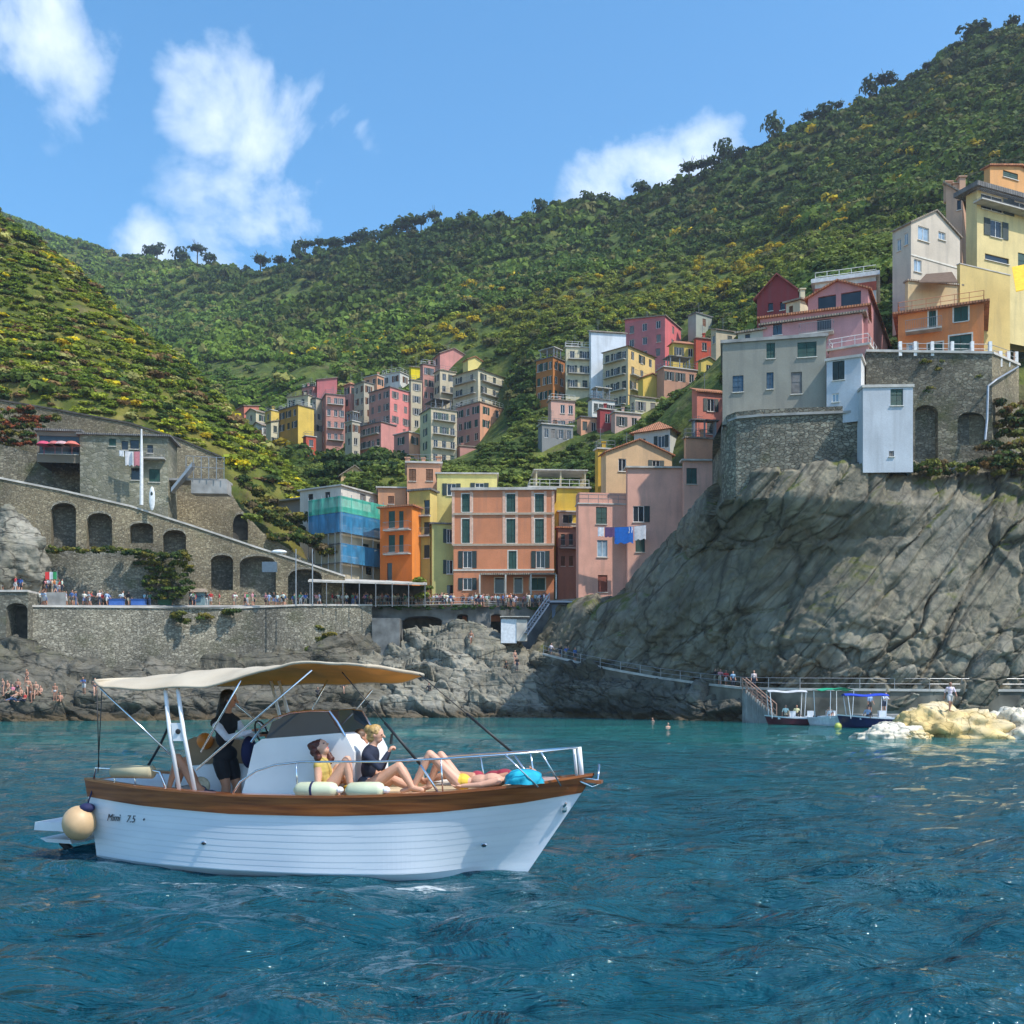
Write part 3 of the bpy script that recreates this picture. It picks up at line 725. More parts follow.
for i in idx:
    if cnt >= 210: break
    if px[i] < -20 or px[i] > 1040 or py[i] > 505: continue
    lab = 'leafy green tree in the grove on the slope between the two groups of tenements' if px[i] < 720 else 'leafy green tree on the steep slope left of the cliff houses'
    if px[i] < 440: lab = 'leafy green tree at the foot of the left cluster of tenements'
    put_tree('broadleaf_tree', (x[i], Y[i], z[i]), float(rng.uniform(5.0, 8.5)) if px[i] > 440 else float(rng.uniform(4, 6)), kinds[int(rng.integers(0, 5))], lab, 'broadleaf trees on the slopes round the town'); cnt += 1
nb = 14000
Yb = rng.uniform(120, 262, nb); pb = rng.uniform(230, 1150, nb); xb = (pb-512)/F*Yb; zb_ = terr_main(xb, Yb); pyb = pyof(zb_, Yb)
inh = np.zeros(nb, bool); kb_ = pyb < 520
for h in HS:
    inh |= (pb > h['xl']-3) & (pb < h['xr']+3) & (Yb < h['Y']+3) & (Yb > h['Y']-40) & (pyb < h['yb']+3)
    kb_ &= ~((pb > h['xl']-3) & (pb < h['xr']+3) & (np.abs(Yb-h['Y']-5) < 8)) & ~((pb > h['xl']) & (pb < h['xr']) & (pyb < h['yb']-2) & (pyb > h['yt']-4) & (Yb < h['Y']))
kb_ = kb_ & ~((pb > 715) & (Yb < 112))
xb, Yb, zb_ = xb[kb_], Yb[kb_], zb_[kb_]; sb_ = rng.uniform(.7, 2.0, len(xb))*np.where(inh[kb_], .55, 1); tn = np.clip(.5+fbm(np.c_[xb/12, Yb/12, zb_*0], 3, 8)*1.2+rng.normal(0, .2, len(xb)), 0, 1)[:, None]
tb = (np.array([.05, .085, .018])*(1-tn)+np.array([.15, .18, .03])*tn)*rng.uniform(.9, 1.6, (len(xb), 1))
leaf_stuff('undergrowth', np.c_[xb, Yb, zb_], np.c_[sb_, sb_, sb_*.8], tb, [crown_proto(s_, 90, 6, .15, .8) for s_ in range(60, 65)], M['foliage'], 'low green bushes filling the ground between the town trees', 'undergrowth')
# --- pines standing against the sky
rx = [p[0] for p in ridge][::-1]; rY = [p[2] for p in ridge][::-1]
spots = [1014,1000,985,972,958,948,925,914,905,884,872,862,838,826,806,772,740,733,726,712,700,690,675,640,628,600,590,575,540,530,500,474,462,448,440,432,424,416,410,402,392,384,376,368,360,350,340,330,318,308,296,280,262,250,208,196,178,160,150]
for k, sx in enumerate(spots):
    sx += random.uniform(-3, 3); Yr = float(np.interp(sx, rx, rY)); xx = PX(sx, Yr)
    ys = np.linspace(Yr-60, Yr+40, 40); xs = (sx-512)/F*ys; zs = terr_main(xs, ys); j = int(np.argmin(pyof(zs, ys)))
    hgt = (random.choice([13, 17, 22, 26]) if 395 < sx else random.choice([14, 18, 24]))*Yr/520*.6+random.uniform(0, 2.5)
    if sx in (208,): hgt *= 1.5
    put_tree('pine_tree', (xs[j], ys[j], zs[j]-.8), hgt, pines[random.randrange(6)], 'dark pine tree standing against the sky on the right hand ridge' if sx > 560 else 'dark pine tree standing against the sky on the middle ridge' if sx > 300 else 'dark pine tree standing against the sky on the far left ridge',
             'pine trees along the skyline', sq=random.uniform(.6, .95))
# --- scrub on the left hillside
n = 10500
Y = rng.uniform(134, 262, n); px = rng.uniform(-300, 372, n); x = (px-512)/F*Y; z = terr_left(x, Y); py = pyof(z, Y)
wall_top = np.interp(px, [-300, 0, 60, 130, 210, 260, 330, 372], [405, 405, 410, 424, 452, 478, 520, 560])
keep = (py < wall_top+4)
x, Y, z, px, py = [a[keep] for a in (x, Y, z, px, py)]; n = len(x)
pn = fbm(np.c_[x/16, Y/16, z*0], 4, 51); pn2 = fbm(np.c_[x/6, Y/6, z*0], 3, 63)
s = rng.uniform(.5, 1.5, n)*(1+.5*(pn > .12)); scl = np.c_[s*1.15, s*1.15, s*rng.uniform(.55, .95, n)]
cA = np.array([.075, .115, .018]); cB = np.array([.17, .20, .025]); cC = np.array([.13, .085, .05]); cD = np.array([.03, .055, .018]); cE = np.array([.45, .38, .02]); cF = np.array([.20, .20, .09])
t = np.clip(.5+pn2*1.3+rng.normal(0, .25, n), 0, 1)[:, None]; tint = cA*(1-t)+cB*t
for col_, pr in ((cC, .17), (cD, .16), (cF, .12)):
    q = rng.uniform(size=n) < pr*(1+pn*1.5); tint[q] = col_*rng.uniform(.7, 1.3, (q.sum(), 1))
q = (rng.uniform(size=n) < .03+.10*(pn2 > .25)); tint[q] = cE*rng.uniform(.6, 1.0, (q.sum(), 1))
tint *= rng.uniform(.8, 1.2, (n, 1))*np.array([1.7, 1.62, 1.1])
protoS = [crown_proto(s_, 110, 6, .145, .8) for s_ in range(40, 47)]
leaf_stuff('scrub', np.c_[x, Y, z], scl, tint, protoS, M['foliage'], 'low scrub of mixed green, olive and rusty bushes covering the left hillside', 'scrub')
bush = [np_mesh('bush', *[(v*np.array([.5, .5, .45])) if i_ == 0 else v for i_, v in enumerate(crown_proto(300+k, 240, 7, .13, .85))], m_) for k, m_ in enumerate([M['leafB'], M['leafB'], M['leafY'], M['leafA']])]
def put_bush(pxx, pyy, s, k, label, group, fld=terr_left, Y0=134, Y1=260, Yfix=None):
    if Yfix is None:
        ys = np.linspace(Y0, Y1, 300); xs = (pxx-512)/F*ys; zs = fld(xs, ys); pz = pyof(zs, ys)
        hit = np.nonzero(pz <= pyy)[0]; j = hit[0] if len(hit) else len(ys)-1
        pos = (xs[j], ys[j], zs[j]-.1)
    else: pos = tuple(P(pxx, pyy, Yfix))
    o = mobj('bush', bush[k]); o.location = pos; o.scale = (s, s, s*random.uniform(.7, 1)); o.rotation_euler = (0, 0, random.uniform(0, 6.28))
    tag(o, label, 'bush', group); return o
for (a, b, s, k) in [(42,395,6,1),(18,382,6,1),(60,385,4,3),(8,360,4,1),(30,352,4,1),(75,365,3.5,1),(44,340,3,1),(100,350,4,1),(62,322,3,3),(90,398,4,1),(110,380,3.5,0),(25,310,3,0),(5,295,3,3),(150,400,3,0),(175,420,3,3),(215,440,3,1),(240,458,3,1),(268,470,3,1),(288,486,3,1),(190,405,3,0)]:
    put_bush(a, b, s, k, 'rounded green bush among the scrub of the left hillside', 'rounded green bushes on the left hillside')
for (a, b, s) in [(62,346,3),(66,354,2.4),(85,303,2.4),(137,408,3),(190,432,3.2),(205,438,2.6),(112,372,2),(160,385,2.4),(232,436,2.2),(250,455,2.2),(70,352,3.2),(28,330,2)]:
    put_bush(a, b, s, 2, 'broom bush in bright yellow flower on the left hillside', 'flowering broom bushes on the left hillside')
for (a, b, s) in [(838,226,5),(845,222,4),(770,250,5),(812,235,4.5),(700,262,5),(655,272,4),(800,240,4)]:
    put_bush(a, b, s, 2, 'broom bush in bright yellow flower on the wooded right hillside', 'flowering broom bushes on the right hillside', terr_main, 150, 400)
# --- rows of vines on the terraces above the left cluster
for k in range(9):
    yy = 376+k*3.6
    b_ = []; tt = []
    for pxx in np.arange(182, 345, 1.5):
        yq = yy+(pxx-182)*.085*(1 if k < 9 else 0)
        if pxx < 185+k*2 or (pxx > 290 and k > 4): continue
        ys = np.linspace(262, 420, 60); xs = (pxx-512)/F*ys; zs = terr_main(xs, ys); pz = pyof(zs, ys); hit = np.nonzero(pz <= yq)[0]
        if not len(hit): continue
        j = hit[0]; b_.append((xs[j], ys[j], zs[j])); tt.append((.12*random.uniform(.8, 1.2), .20*random.uniform(.85, 1.15), .025))
    if len(b_) < 4: continue
    bb = np.array(b_); o = leaf_stuff('vine_row', bb, np.c_[np.full(len(bb), .9), np.full(len(bb), .9), np.full(len(bb), .8)], np.array(tt), [crown_proto(77, 16, 3, .35)], M['foliage'], None, None)
    del o['kind']; tag(o, 'long row of bright green vines on the terraces left of the town', 'vines', 'rows of vines on the terraces')
# ------------------------------------------------------------------ rocks and masonry
def loft(name, rows, nx, ny, disp, mat, label, cat, kind=None, smooth=True, scale=None):
    R = []
    for row in rows:
        a = np.array(row, float); x = PX(a[:, 0], a[:, 2]); z = PZ(a[:, 1], a[:, 2]); y = a[:, 2]
        t = (a[:, 0]-a[0, 0])/(a[-1, 0]-a[0, 0]); tt = np.linspace(0, 1, nx)
        R.append(np.c_[np.interp(tt, t, x), np.interp(tt, t, y), np.interp(tt, t, z)])
    R = np.array(R); k = len(R)
    # smooth a little along the rows
    for _ in range(3): R[:, 1:-1] = (R[:, :-2]+2*R[:, 1:-1]+R[:, 2:])/4
    s = np.linspace(0, k-1, ny); i0 = np.clip(np.floor(s).astype(int), 0, k-2); f = (s-i0)[:, None, None]
    G = R[i0]*(1-f)+R[i0+1]*f
    for _ in range(2): G[1:-1] = (G[:-2]+2*G[1:-1]+G[2:])/4
    du = np.gradient(G, axis=1); dv = np.gradient(G, axis=0); n = np.cross(du, dv); n /= np.linalg.norm(n, axis=2)[..., None]+1e-9
    if n[..., 1].mean() > 0: n = -n
    V = G.reshape(-1, 3); nn = n.reshape(-1, 3)
    V = V+nn*disp(V)[:, None]
    i = np.arange((ny-1)*(nx-1)); r = i//(nx-1); c = i % (nx-1); b = r*nx+c
    o = mobj(name, np_mesh(name, V, np.c_[b, b+1, b+nx+1, b+nx], mat, smooth=smooth))
    tag(o, label, cat, kind=kind); return o, V.reshape(ny, nx, 3)
def strata(V):
    s = V[:, 0]*.80-V[:, 2]*.60+.15*V[:, 1]; t = V[:, 0]*.60+V[:, 2]*.80
    w = fbm(V/14, 4, 71)*3.0
    sc_ = (s+w)/3.1; k = np.floor(sc_); fr = sc_-k
    h0 = _hash(k.astype(np.int64), np.floor((t+6*w)/22).astype(np.int64), k.astype(np.int64)*0, 5)
    h1 = _hash(k.astype(np.int64)+1, np.floor((t+6*w)/22).astype(np.int64), k.astype(np.int64)*0, 5)
    d = (h0*(1-sstep(.9, 1, fr))+h1*sstep(.9, 1, fr))*1.25
    cr = np.clip(vnoise(V/9, 41)*1.6+.3, 0, 1)
    d = d-np.exp(-((fr-.95)/.035)**2)*.9*cr
    q = np.c_[s/1.6, t/13, V[:, 1]/8]
    d = d+ridged(q, 4, 81)*.16+fbm(V/11, 2, 91)*.8+fbm(V/2.2, 4, 94)*.14+fbm(V/.8, 3, 93)*.05
    d = d+blocks(np.c_[s/3.4, t/14+.3*w/3, V[:, 1]/6]+fbm(V/3, 2, 5)[:, None]*.12, 61, .4)*.8+blocks(np.c_[s/1.3, t/5, V[:, 1]/2.5]+fbm(V/2, 2, 6)[:, None]*.1, 63)*.2
    lo = 1-sstep(6, 12, V[:, 2])
    d = d+lo*(blocks(V/np.array([2.2, 2, 1.5])+fbm(V/2, 2, 8)[:, None]*.15, 65)*.75)
    return d
rk = rockmat('cliff_rock', (.135, .120, .088), (.225, .205, .155), (.29, .27, .22), .20, (.35, .8, 1.15), (0, 0, 0), bd=.35, moss=.7, diag=[((.77, .1, -.64), 1.0), ((.64, 0, .77), .16), ((0, 1, 0), .5)])
cliff, _ = loft('cliff', [
    [(722,438,118),(760,430,112),(865,435,108),(1024,435,108),(1190,430,108)],
    [(722,472,98.5),(760,472,95.2),(865,466,93.2),(920,468,94.8),(1024,470,96),(1190,462,97)],
    [(700,500,108),(722,500,97.5),(745,500,95.6),(800,497,93.6),(900,505,92.4),(1024,505,93.5),(1190,505,94)],
    [(662,550,118),(700,550,107),(770,548,98),(900,560,92.5),(1024,560,92),(1190,560,92)],
    [(620,593,124),(660,598,112),(730,602,101),(850,620,91.5),(1024,620,90.5),(1190,620,90)],
    [(556,606,128),(640,645,114),(700,662,106),(780,672,94.5),(900,672,90),(1190,670,89)],
    [(530,655,128),(620,676,115),(700,690,107),(780,694,95.5),(900,692,90),(1190,692,89)],
    [(530,735,126),(620,735,114),(700,735,106),(780,740,94.5),(900,740,90),(1190,740,89)]], 420, 300, strata, rk,
    'huge slanting grey rock face with diagonal cracks under the cliff houses', 'cliff')
def boulder(V):
    b = np.abs(vnoise(V/np.array([6.5, 6, 3.4])+3, 7)); b2 = np.abs(vnoise(V/np.array([2.6, 3, 1.5]), 17))
    s = V[:, 2]*.93+V[:, 0]*.18+fbm(V/7, 3, 3)*2.2
    fr = s/1.25-np.floor(s/1.25)
    q = np.c_[V[:, 0], V[:, 1], V[:, 2]+.22*V[:, 0]+fbm(V/6, 3, 2)*1.0]
    return b*.9+blocks(q/np.array([4.6, 4, 1.5])+fbm(V/2.5, 2, 4)[:, None]*.12, 71)*1.5+blocks(q/np.array([1.7, 1.6, .6])+fbm(V/1.5, 2, 4)[:, None]*.12, 73)*.5+fbm(V/.9, 3, 23)*.12
rk2 = rockmat('shore_rock', (.155, .145, .115), (.28, .265, .215), (.40, .375, .31), .22, (.4, .7, 2.1), (0, .15, 0), bd=.4, moss=.1)
rk3 = rockmat('dark_shore_rock', (.075, .07, .055), (.15, .14, .11), (.23, .21, .17), .25, (.4, .7, 1.8), (0, .2, 0), bd=.4, moss=.3)
loft('rock_outcrop', [
    [(335,690,131),(400,650,132),(450,630,132.5),(520,650,132),(560,668,130)],
    [(335,668,124),(385,650,126),(420,628,128.5),(450,619,129.5),(480,630,128.5),(520,650,127),(560,668,124)],
    [(332,688,120),(400,672,121.5),(450,655,123.5),(500,666,122),(560,688,119)],
    [(328,704,116.5),(400,698,118),(450,690,118.5),(500,694,117.5),(568,704,116)],
    [(326,716,114.5),(400,712,114),(450,712,114),(500,712,114),(572,714,114)],
    [(322,735,113),(400,735,112),(450,735,112),(500,735,112),(575,735,113)]], 300, 170, boulder, rk2,
    'pale layered rock outcrop in front of the dark quay wall', 'rock')
loft('shore_rocks', [
    [(528,658,124),(580,668,117),(640,680,110.5),(700,690,102.5),(765,700,97)],
    [(526,682,121),(580,684,114),(640,692,108),(700,698,100.5),(765,706,96)],
    [(524,700,118),(580,703,112.5),(640,706,106.5),(700,708,99.5),(765,713,95)],
    [(520,735,116),(580,735,111),(640,737,105),(700,738,98.5),(765,740,94)]], 260, 90, boulder, rk3,
    'low dark rocks at the water below the curving ramp', 'rock')
def leftd(V): return boulder(V)*.8+fbm(V/6, 4, 44)*1.2
loft('shore_rocks', [
    [(-160,640,110),(0,640,110),(60,655,110),(130,662,111.5),(230,664,116),(330,640,124),(372,628,129)],
    [(-160,664,106),(0,662,106.5),(60,668,107),(130,670,109),(230,672,113),(330,660,121.5),(385,650,127)],
    [(-160,682,102.5),(0,682,103),(100,688,104),(250,690,109),(330,684,116.5),(388,676,122)],
    [(-160,692,98.5),(0,695,99),(100,698,100.5),(250,702,106),(388,696,118)],
    [(-160,706,98),(0,708,98),(100,710,99.5),(250,710,105.5),(388,708,116)],
    [(-160,742,96),(0,742,96),(100,742,97.5),(250,738,104),(388,736,114.5)]], 380, 170, leftd, rk3,
    'dark ledges of rock at the waterline below the left sea wall', 'rock')
yrk = rockmat('golden_rock', (.55, .38, .12), (.66, .50, .24), (.74, .68, .56), .5, moss=0, bd=.12, wet=False)
wrk = rockmat('pale_rock', (.62, .55, .42), (.74, .70, .60), (.6, .42, .16), .5, moss=0, bd=.12, wet=False)
def rockblob(c, r, seed, mat, label, cat='rock', group=None, nm='rock'):
    n, m_ = 110, 64; th = np.linspace(0, 2*math.pi, n, endpoint=False); ph = np.linspace(.02, math.pi-.02, m_)
    T, Pm = np.meshgrid(th, ph); d = np.c_[(np.sin(Pm)*np.cos(T)).ravel(), (np.sin(Pm)*np.sin(T)).ravel(), np.cos(Pm).ravel()]
    k = 1+fbm(d*1.6+seed, 4, seed)*.45+np.abs(vnoise(d*3+seed, seed+3))*.22+ridged(d*4+seed, 4, seed+9)*.12
    V = np.array(c)+d*k[:, None]*np.array(r)
    i = np.arange((m_-1)*n); a = i//n; b = i % n; b2 = (b+1) % n
    o = mobj(nm, np_mesh(nm, V-np.array(c), np.c_[a*n+b, a*n+b2, (a+1)*n+b2, (a+1)*n+b], mat, smooth=True), loc=c)
    return tag(o, label, cat, group)
def wpt(px, py, Y): return tuple(P(px, py, Y))
rockblob(wpt(948,738,62), (3.1,2.4,1.75), 3, yrk, 'big golden yellow rock rising from the water at the right', nm='boulder')
rockblob(wpt(888,740,60), (1.75,1.4,.9), 8, wrk, 'pale rounded rock left of the golden rock', nm='boulder')
rockblob(wpt(915,740,59), (.85,.8,.5), 12, yrk, 'small ochre rock between the pale rock and the golden rock', nm='boulder')
rockblob(wpt(1012,738,62), (2.4,2.2,1.5), 21, wrk, 'whitish rock wet with spray at the right edge of the golden rock', nm='boulder')
# ---- masonry walls: a front with real arched openings, thickness and recesses
st_y = masonry('rubble_stone', (.25, .21, .14), (.42, .37, .26), 1.5)
st_g = masonry('grey_rubble_stone', (.15, .15, .125), (.32, .31, .26), 1.4, green=.25)
st_d = masonry('dark_sea_wall_stone', (.14, .13, .10), (.30, .28, .22), 1.2, green=.2)
st_p = masonry('pale_sea_wall_stone', (.22, .21, .17), (.44, .42, .35), 1.3, green=.12)
def planeY(A, B):
    a = (PX(*A), A[1]); b = (PX(*B), B[1]); dx, dy = b[0]-a[0], b[1]-a[1]
    def f(px):
        u = (px-512)/F; t = (u*a[1]-a[0])/(dx-u*dy); return a[1]+t*dy
    return f
def wall(name, label, A, B, top, bot, mat, thick=1.0, arches=(), recess=1.2, recmat=None, cat='wall', capm=None, rough=0, parent=None, trim=None, step=3.0):
    Yf = planeY(A, B); p0, p1 = top[0][0], top[-1][0]
    cols = sorted(set(list(np.arange(p0, p1, step))+[p1]+[q[0] for q in top]+[q for a in arches for q in np.linspace(a[0], a[1], 13)]))
    cols = [c for c in cols if p0 <= c <= p1]
    T = lambda c: float(np.interp(c, [q[0] for q in top], [q[1] for q in top])); Bt = lambda c: float(np.interp(c, [q[0] for q in bot], [q[1] for q in bot]))
    nx_, ny_ = PX(*B)-PX(*A), B[1]-A[1]; l = math.hypot(nx_, ny_); back = Vector((-ny_/l, nx_/l, 0))
    if back.y < 0: back = -back
    m_ = MB(); rc = MB(); tr = MB()
    def arch_at(c0, c1):
        for a in arches:
            if c0 >= a[0]-1e-6 and c1 <= a[1]+1e-6: return a
    def atop(a, c):
        f = (c-a[0])/(a[1]-a[0])*2-1; rise = a[4] if len(a) > 4 else (a[1]-a[0])*.28
        return a[2]+rise*(1-math.sqrt(max(0, 1-f*f)))
    p = lambda c, y: P(c, y, Yf(c))
    for c0, c1 in zip(cols[:-1], cols[1:]):
        if c1-c0 < 1e-6: continue
        a = arch_at(c0, c1); b3 = back*thick
        t0, t1, l0, l1 = p(c0, T(c0)), p(c1, T(c1)), p(c0, Bt(c0)), p(c1, Bt(c1))
        if rough and not capm:
            pass
        if a is None: m_.quad(l0, l1, t1, t0)
        else:
            e0, e1, s0, s1 = p(c0, atop(a, c0)), p(c1, atop(a, c1)), p(c0, a[3]), p(c1, a[3]); rb = back*recess
            m_.quad(e0, e1, t1, t0); m_.quad(e0, e0+rb, e1+rb, e1)
            if a[3] < Bt(c0)-.5: m_.quad(l0, l1, s1, s0); m_.quad(s0, s1, s1+rb, s0+rb)
            else: s0, s1 = l0, l1
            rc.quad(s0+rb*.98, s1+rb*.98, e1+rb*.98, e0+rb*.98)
            if abs(c0-a[0]) < 1e-6: m_.quad(s0, e0, e0+rb, s0+rb)
            if abs(c1-a[1]) < 1e-6: m_.quad(s1, s1+rb, e1+rb, e1)
            if trim: 
                o_ = -back*.05; q0, q1 = p(c0, atop(a, c0)-2.2)+o_, p(c1, atop(a, c1)-2.2)+o_
                tr.quad(e0+o_, e1+o_, q1, q0); tr.quad(q0, q1, q1-o_, q0-o_)
        m_.quad(t0, t1, t1+b3, t0+b3)
    for c, fl in ((p0, 0), (p1, 1)):
        b3 = back*thick; m_.quad(p(c, T(c)), p(c, Bt(c)), p(c, Bt(c))+b3, p(c, T(c))+b3)
    cm_ = p((p0+p1)/2, Bt((p0+p1)/2)); root = empty(name, (cm_.x, cm_.y, cm_.z), label, cat) if parent is None else parent
    m_.build('masonry', mat, root)
    if rc.f: rc.build('arch_recess', recmat or mat, root)
    if tr.f: tr.build('arch_trim', trim, root)
    if capm:
        k = MB()
        for c0, c1 in zip(top[:-1], top[1:]):
            a_, b_ = p(*c0), p(*c1); k.obox(a_-back*.15, b_-a_, back*(thick*.6), Vector((0, 0, .22)))
        k.build('coping', capm, root)
    return root
dk = simple('shadowed_stone', (.07, .065, .055), .95, 0, .4, 1.5, .5)  # dark colour stands in for shade in arch recesses and the canopy interior
wall('stone_wall', 'long sloping stone wall with tall arches on the left hillside', (-150,114), (345,128), [(-150,455),(0,479),(60,491),(130,507),(190,526),(256,548),(300,562),(345,577)],
     [(-150,618),(345,618)], st_y, 1.4, [(51,76,503,553),(87,112,513,552),(130,153,523,543,4),(163,186,530,556,6),(211,233,555,590,5),(240,276,556,597,7),(288,322,569,612,8)], 2.0, st_g, capm=M['slab'], trim=st_p)
wall('stone_wall', 'low rough stone wall beneath the two tall blind arches', (-150,112.2), (190,118.5), [(-150,562),(30,557),(60,550),(128,550),(150,553),(188,553)], [(-150,618),(188,618)], st_g, 1.0)
wall('stone_wall', 'dark upper stone wall under the pavilion with red parasols', (-150,125), (160,131), [(-150,440),(0,444),(40,455),(82,456),(160,470)], [(-150,505),(160,520)], st_d, 1.2)
wall('stone_wall', 'topmost long stone wall along the edge of the scrub', (-150,133), (222,139), [(-150,392),(0,401),(60,411),(130,424),(180,440),(222,458)], [(-150,470),(222,500)], st_y, .8, capm=dk)
wall('stone_wall', 'yellowish stone wall with a small round arch beside the terrace stairs', (140,129.5), (330,136), [(140,500),(165,490),(190,484),(226,484),(240,508),(262,532),(300,556),(330,575)], [(140,560),(330,600)], st_y, 1.2, [(233,248,514,540,9)], 1.2, dk, trim=st_p)
wall('sea_wall', 'high stone sea wall below the busy left terrace', (28,110.5), (372,127.5), [(28,607),(130,608),(230,609),(300,606),(372,606)], [(28,685),(372,665)], st_p, 8.0, capm=M['slab'])
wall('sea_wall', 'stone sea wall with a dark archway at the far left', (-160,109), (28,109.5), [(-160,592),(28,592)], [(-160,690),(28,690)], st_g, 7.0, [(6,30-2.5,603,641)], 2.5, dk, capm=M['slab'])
qm = simple('quay_concrete', (.15,.155,.15), .9, 0, .4, .7, .6)
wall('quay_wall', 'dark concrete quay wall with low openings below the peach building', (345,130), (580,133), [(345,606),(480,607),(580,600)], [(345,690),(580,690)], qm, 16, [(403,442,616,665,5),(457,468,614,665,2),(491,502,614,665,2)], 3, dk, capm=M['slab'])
mb = MB(); o = P(372,617,127); mb.obox(P(372,665,126.5), Vector((3.4,0,0)), Vector((0,4,0)), Vector((0,0,5.8))); r_ = empty('quay_buttress', tuple(P(385,665,126.5)), 'dark concrete block projecting from the quay beside the pale outcrop', 'buttress'); mb.build('block', qm, r_)
# terrace floor behind the sea walls
tf = MB()
tf.prism([P(-160,606,111), P(28,606,111), P(200,607.5,118), P(372,606.2,128.6), P(600,602,134), P(640,600,150), P(300,612,150), P(-160,617,150)], (0,0,.1)); o = tf.build('pavement', M['concrete']); tag(o, kind='structure')
# natural rock knob in the bay of the left terrace and beside the arches
rockblob(wpt(10,560,113), (3.6,2.6,4.6), 31, rk2, 'pale rock spur standing beside the arches at the far left')
# ---- ramp path with parapet and steps, right path at the cliff foot
rp = [(543,655,121),(580,664,117.5),(620,672,112.5),(660,679,108),(700,684.5,102.5),(740,689,97),(768,690,93.5),(800,690.5,91.5),(860,691,90),(930,691.5,89),(1190,692,88.5)]
mb = MB(); pa = MB(); rl = MB()
prev = None
for (a, b, Yq) in rp:
    q = P(a, b, Yq)
    if prev is not None:
        d = Vector((q.x-prev.x, q.y-prev.y, 0)).normalized(); nb = Vector((-d.y, d.x, 0)); nb = nb if nb.y > 0 else -nb
        v = [prev, q, Vector((q.x, q.y, -1.5)), Vector((prev.x, prev.y, -1.5))]; w = nb*3.0
        mb.quad(v[3], v[2], v[1], v[0]); mb.quad(v[0], v[1], v[1]+w, v[0]+w)
        pa.obox(prev-nb*.12, q-prev, nb*.35, Vector((0, 0, .22)))
        n_ = max(1, int((q-prev).length/2.6))
        for k in range(n_):
            s_ = prev+(q-prev)*(k/n_)+nb*.1; rl.tube([s_, s_+Vector((0,0,1.15))], .035, 5)
        for hh in (.65, 1.12): rl.tube([prev+nb*.1+Vector((0,0,hh)), q+nb*.1+Vector((0,0,hh))], .025, 5)
    prev = q
r_ = empty('ramp', tuple(P(700,700,102.5)), 'long curving concrete ramp descending along the foot of the cliff', 'ramp')
mb.build('path', simple('ramp_concrete', (.15,.135,.105), .9, 0, .5, .5, .6), r_); pa.build('kerb', M['slab'], r_); rl.build('railing', M['metal'], r_)
sb = MB(); rr = MB()
a_, b_ = P(741,672,94.5), P(768,700,92)
s0 = P(742,690,94.2); s1 = P(772,716,92.0)
for k in range(14):
    f = k/14; c = s0+(s1-s0)*f; sb.obox(Vector((c.x, c.y-1.6, -1)), Vector(((s1.x-s0.x)/14+.02, 0, 0)), Vector((0, 1.5, 0)), Vector((0, 0, max(.3, c.z+1))))
for yy in (-1.6, -.2):
    for hh in (.5, 1.1): rr.tube([s0+Vector((0,yy,hh)), s1+Vector((0,yy,hh))], .05, 5)
    for k in range(7):
        c = s0+(s1-s0)*(k/6); rr.tube([c+Vector((0,yy,-.3)), c+Vector((0,yy,1.1))], .045, 5)
r_ = empty('steps', tuple(s1), 'flight of steps with reddish handrail dropping from the ramp to the water', 'steps')
sb.build('step_block', M['concrete'], r_); rr.build('handrail', simple('weathered_wood', (.42,.24,.17), .8, 0, .2, 3), r_)
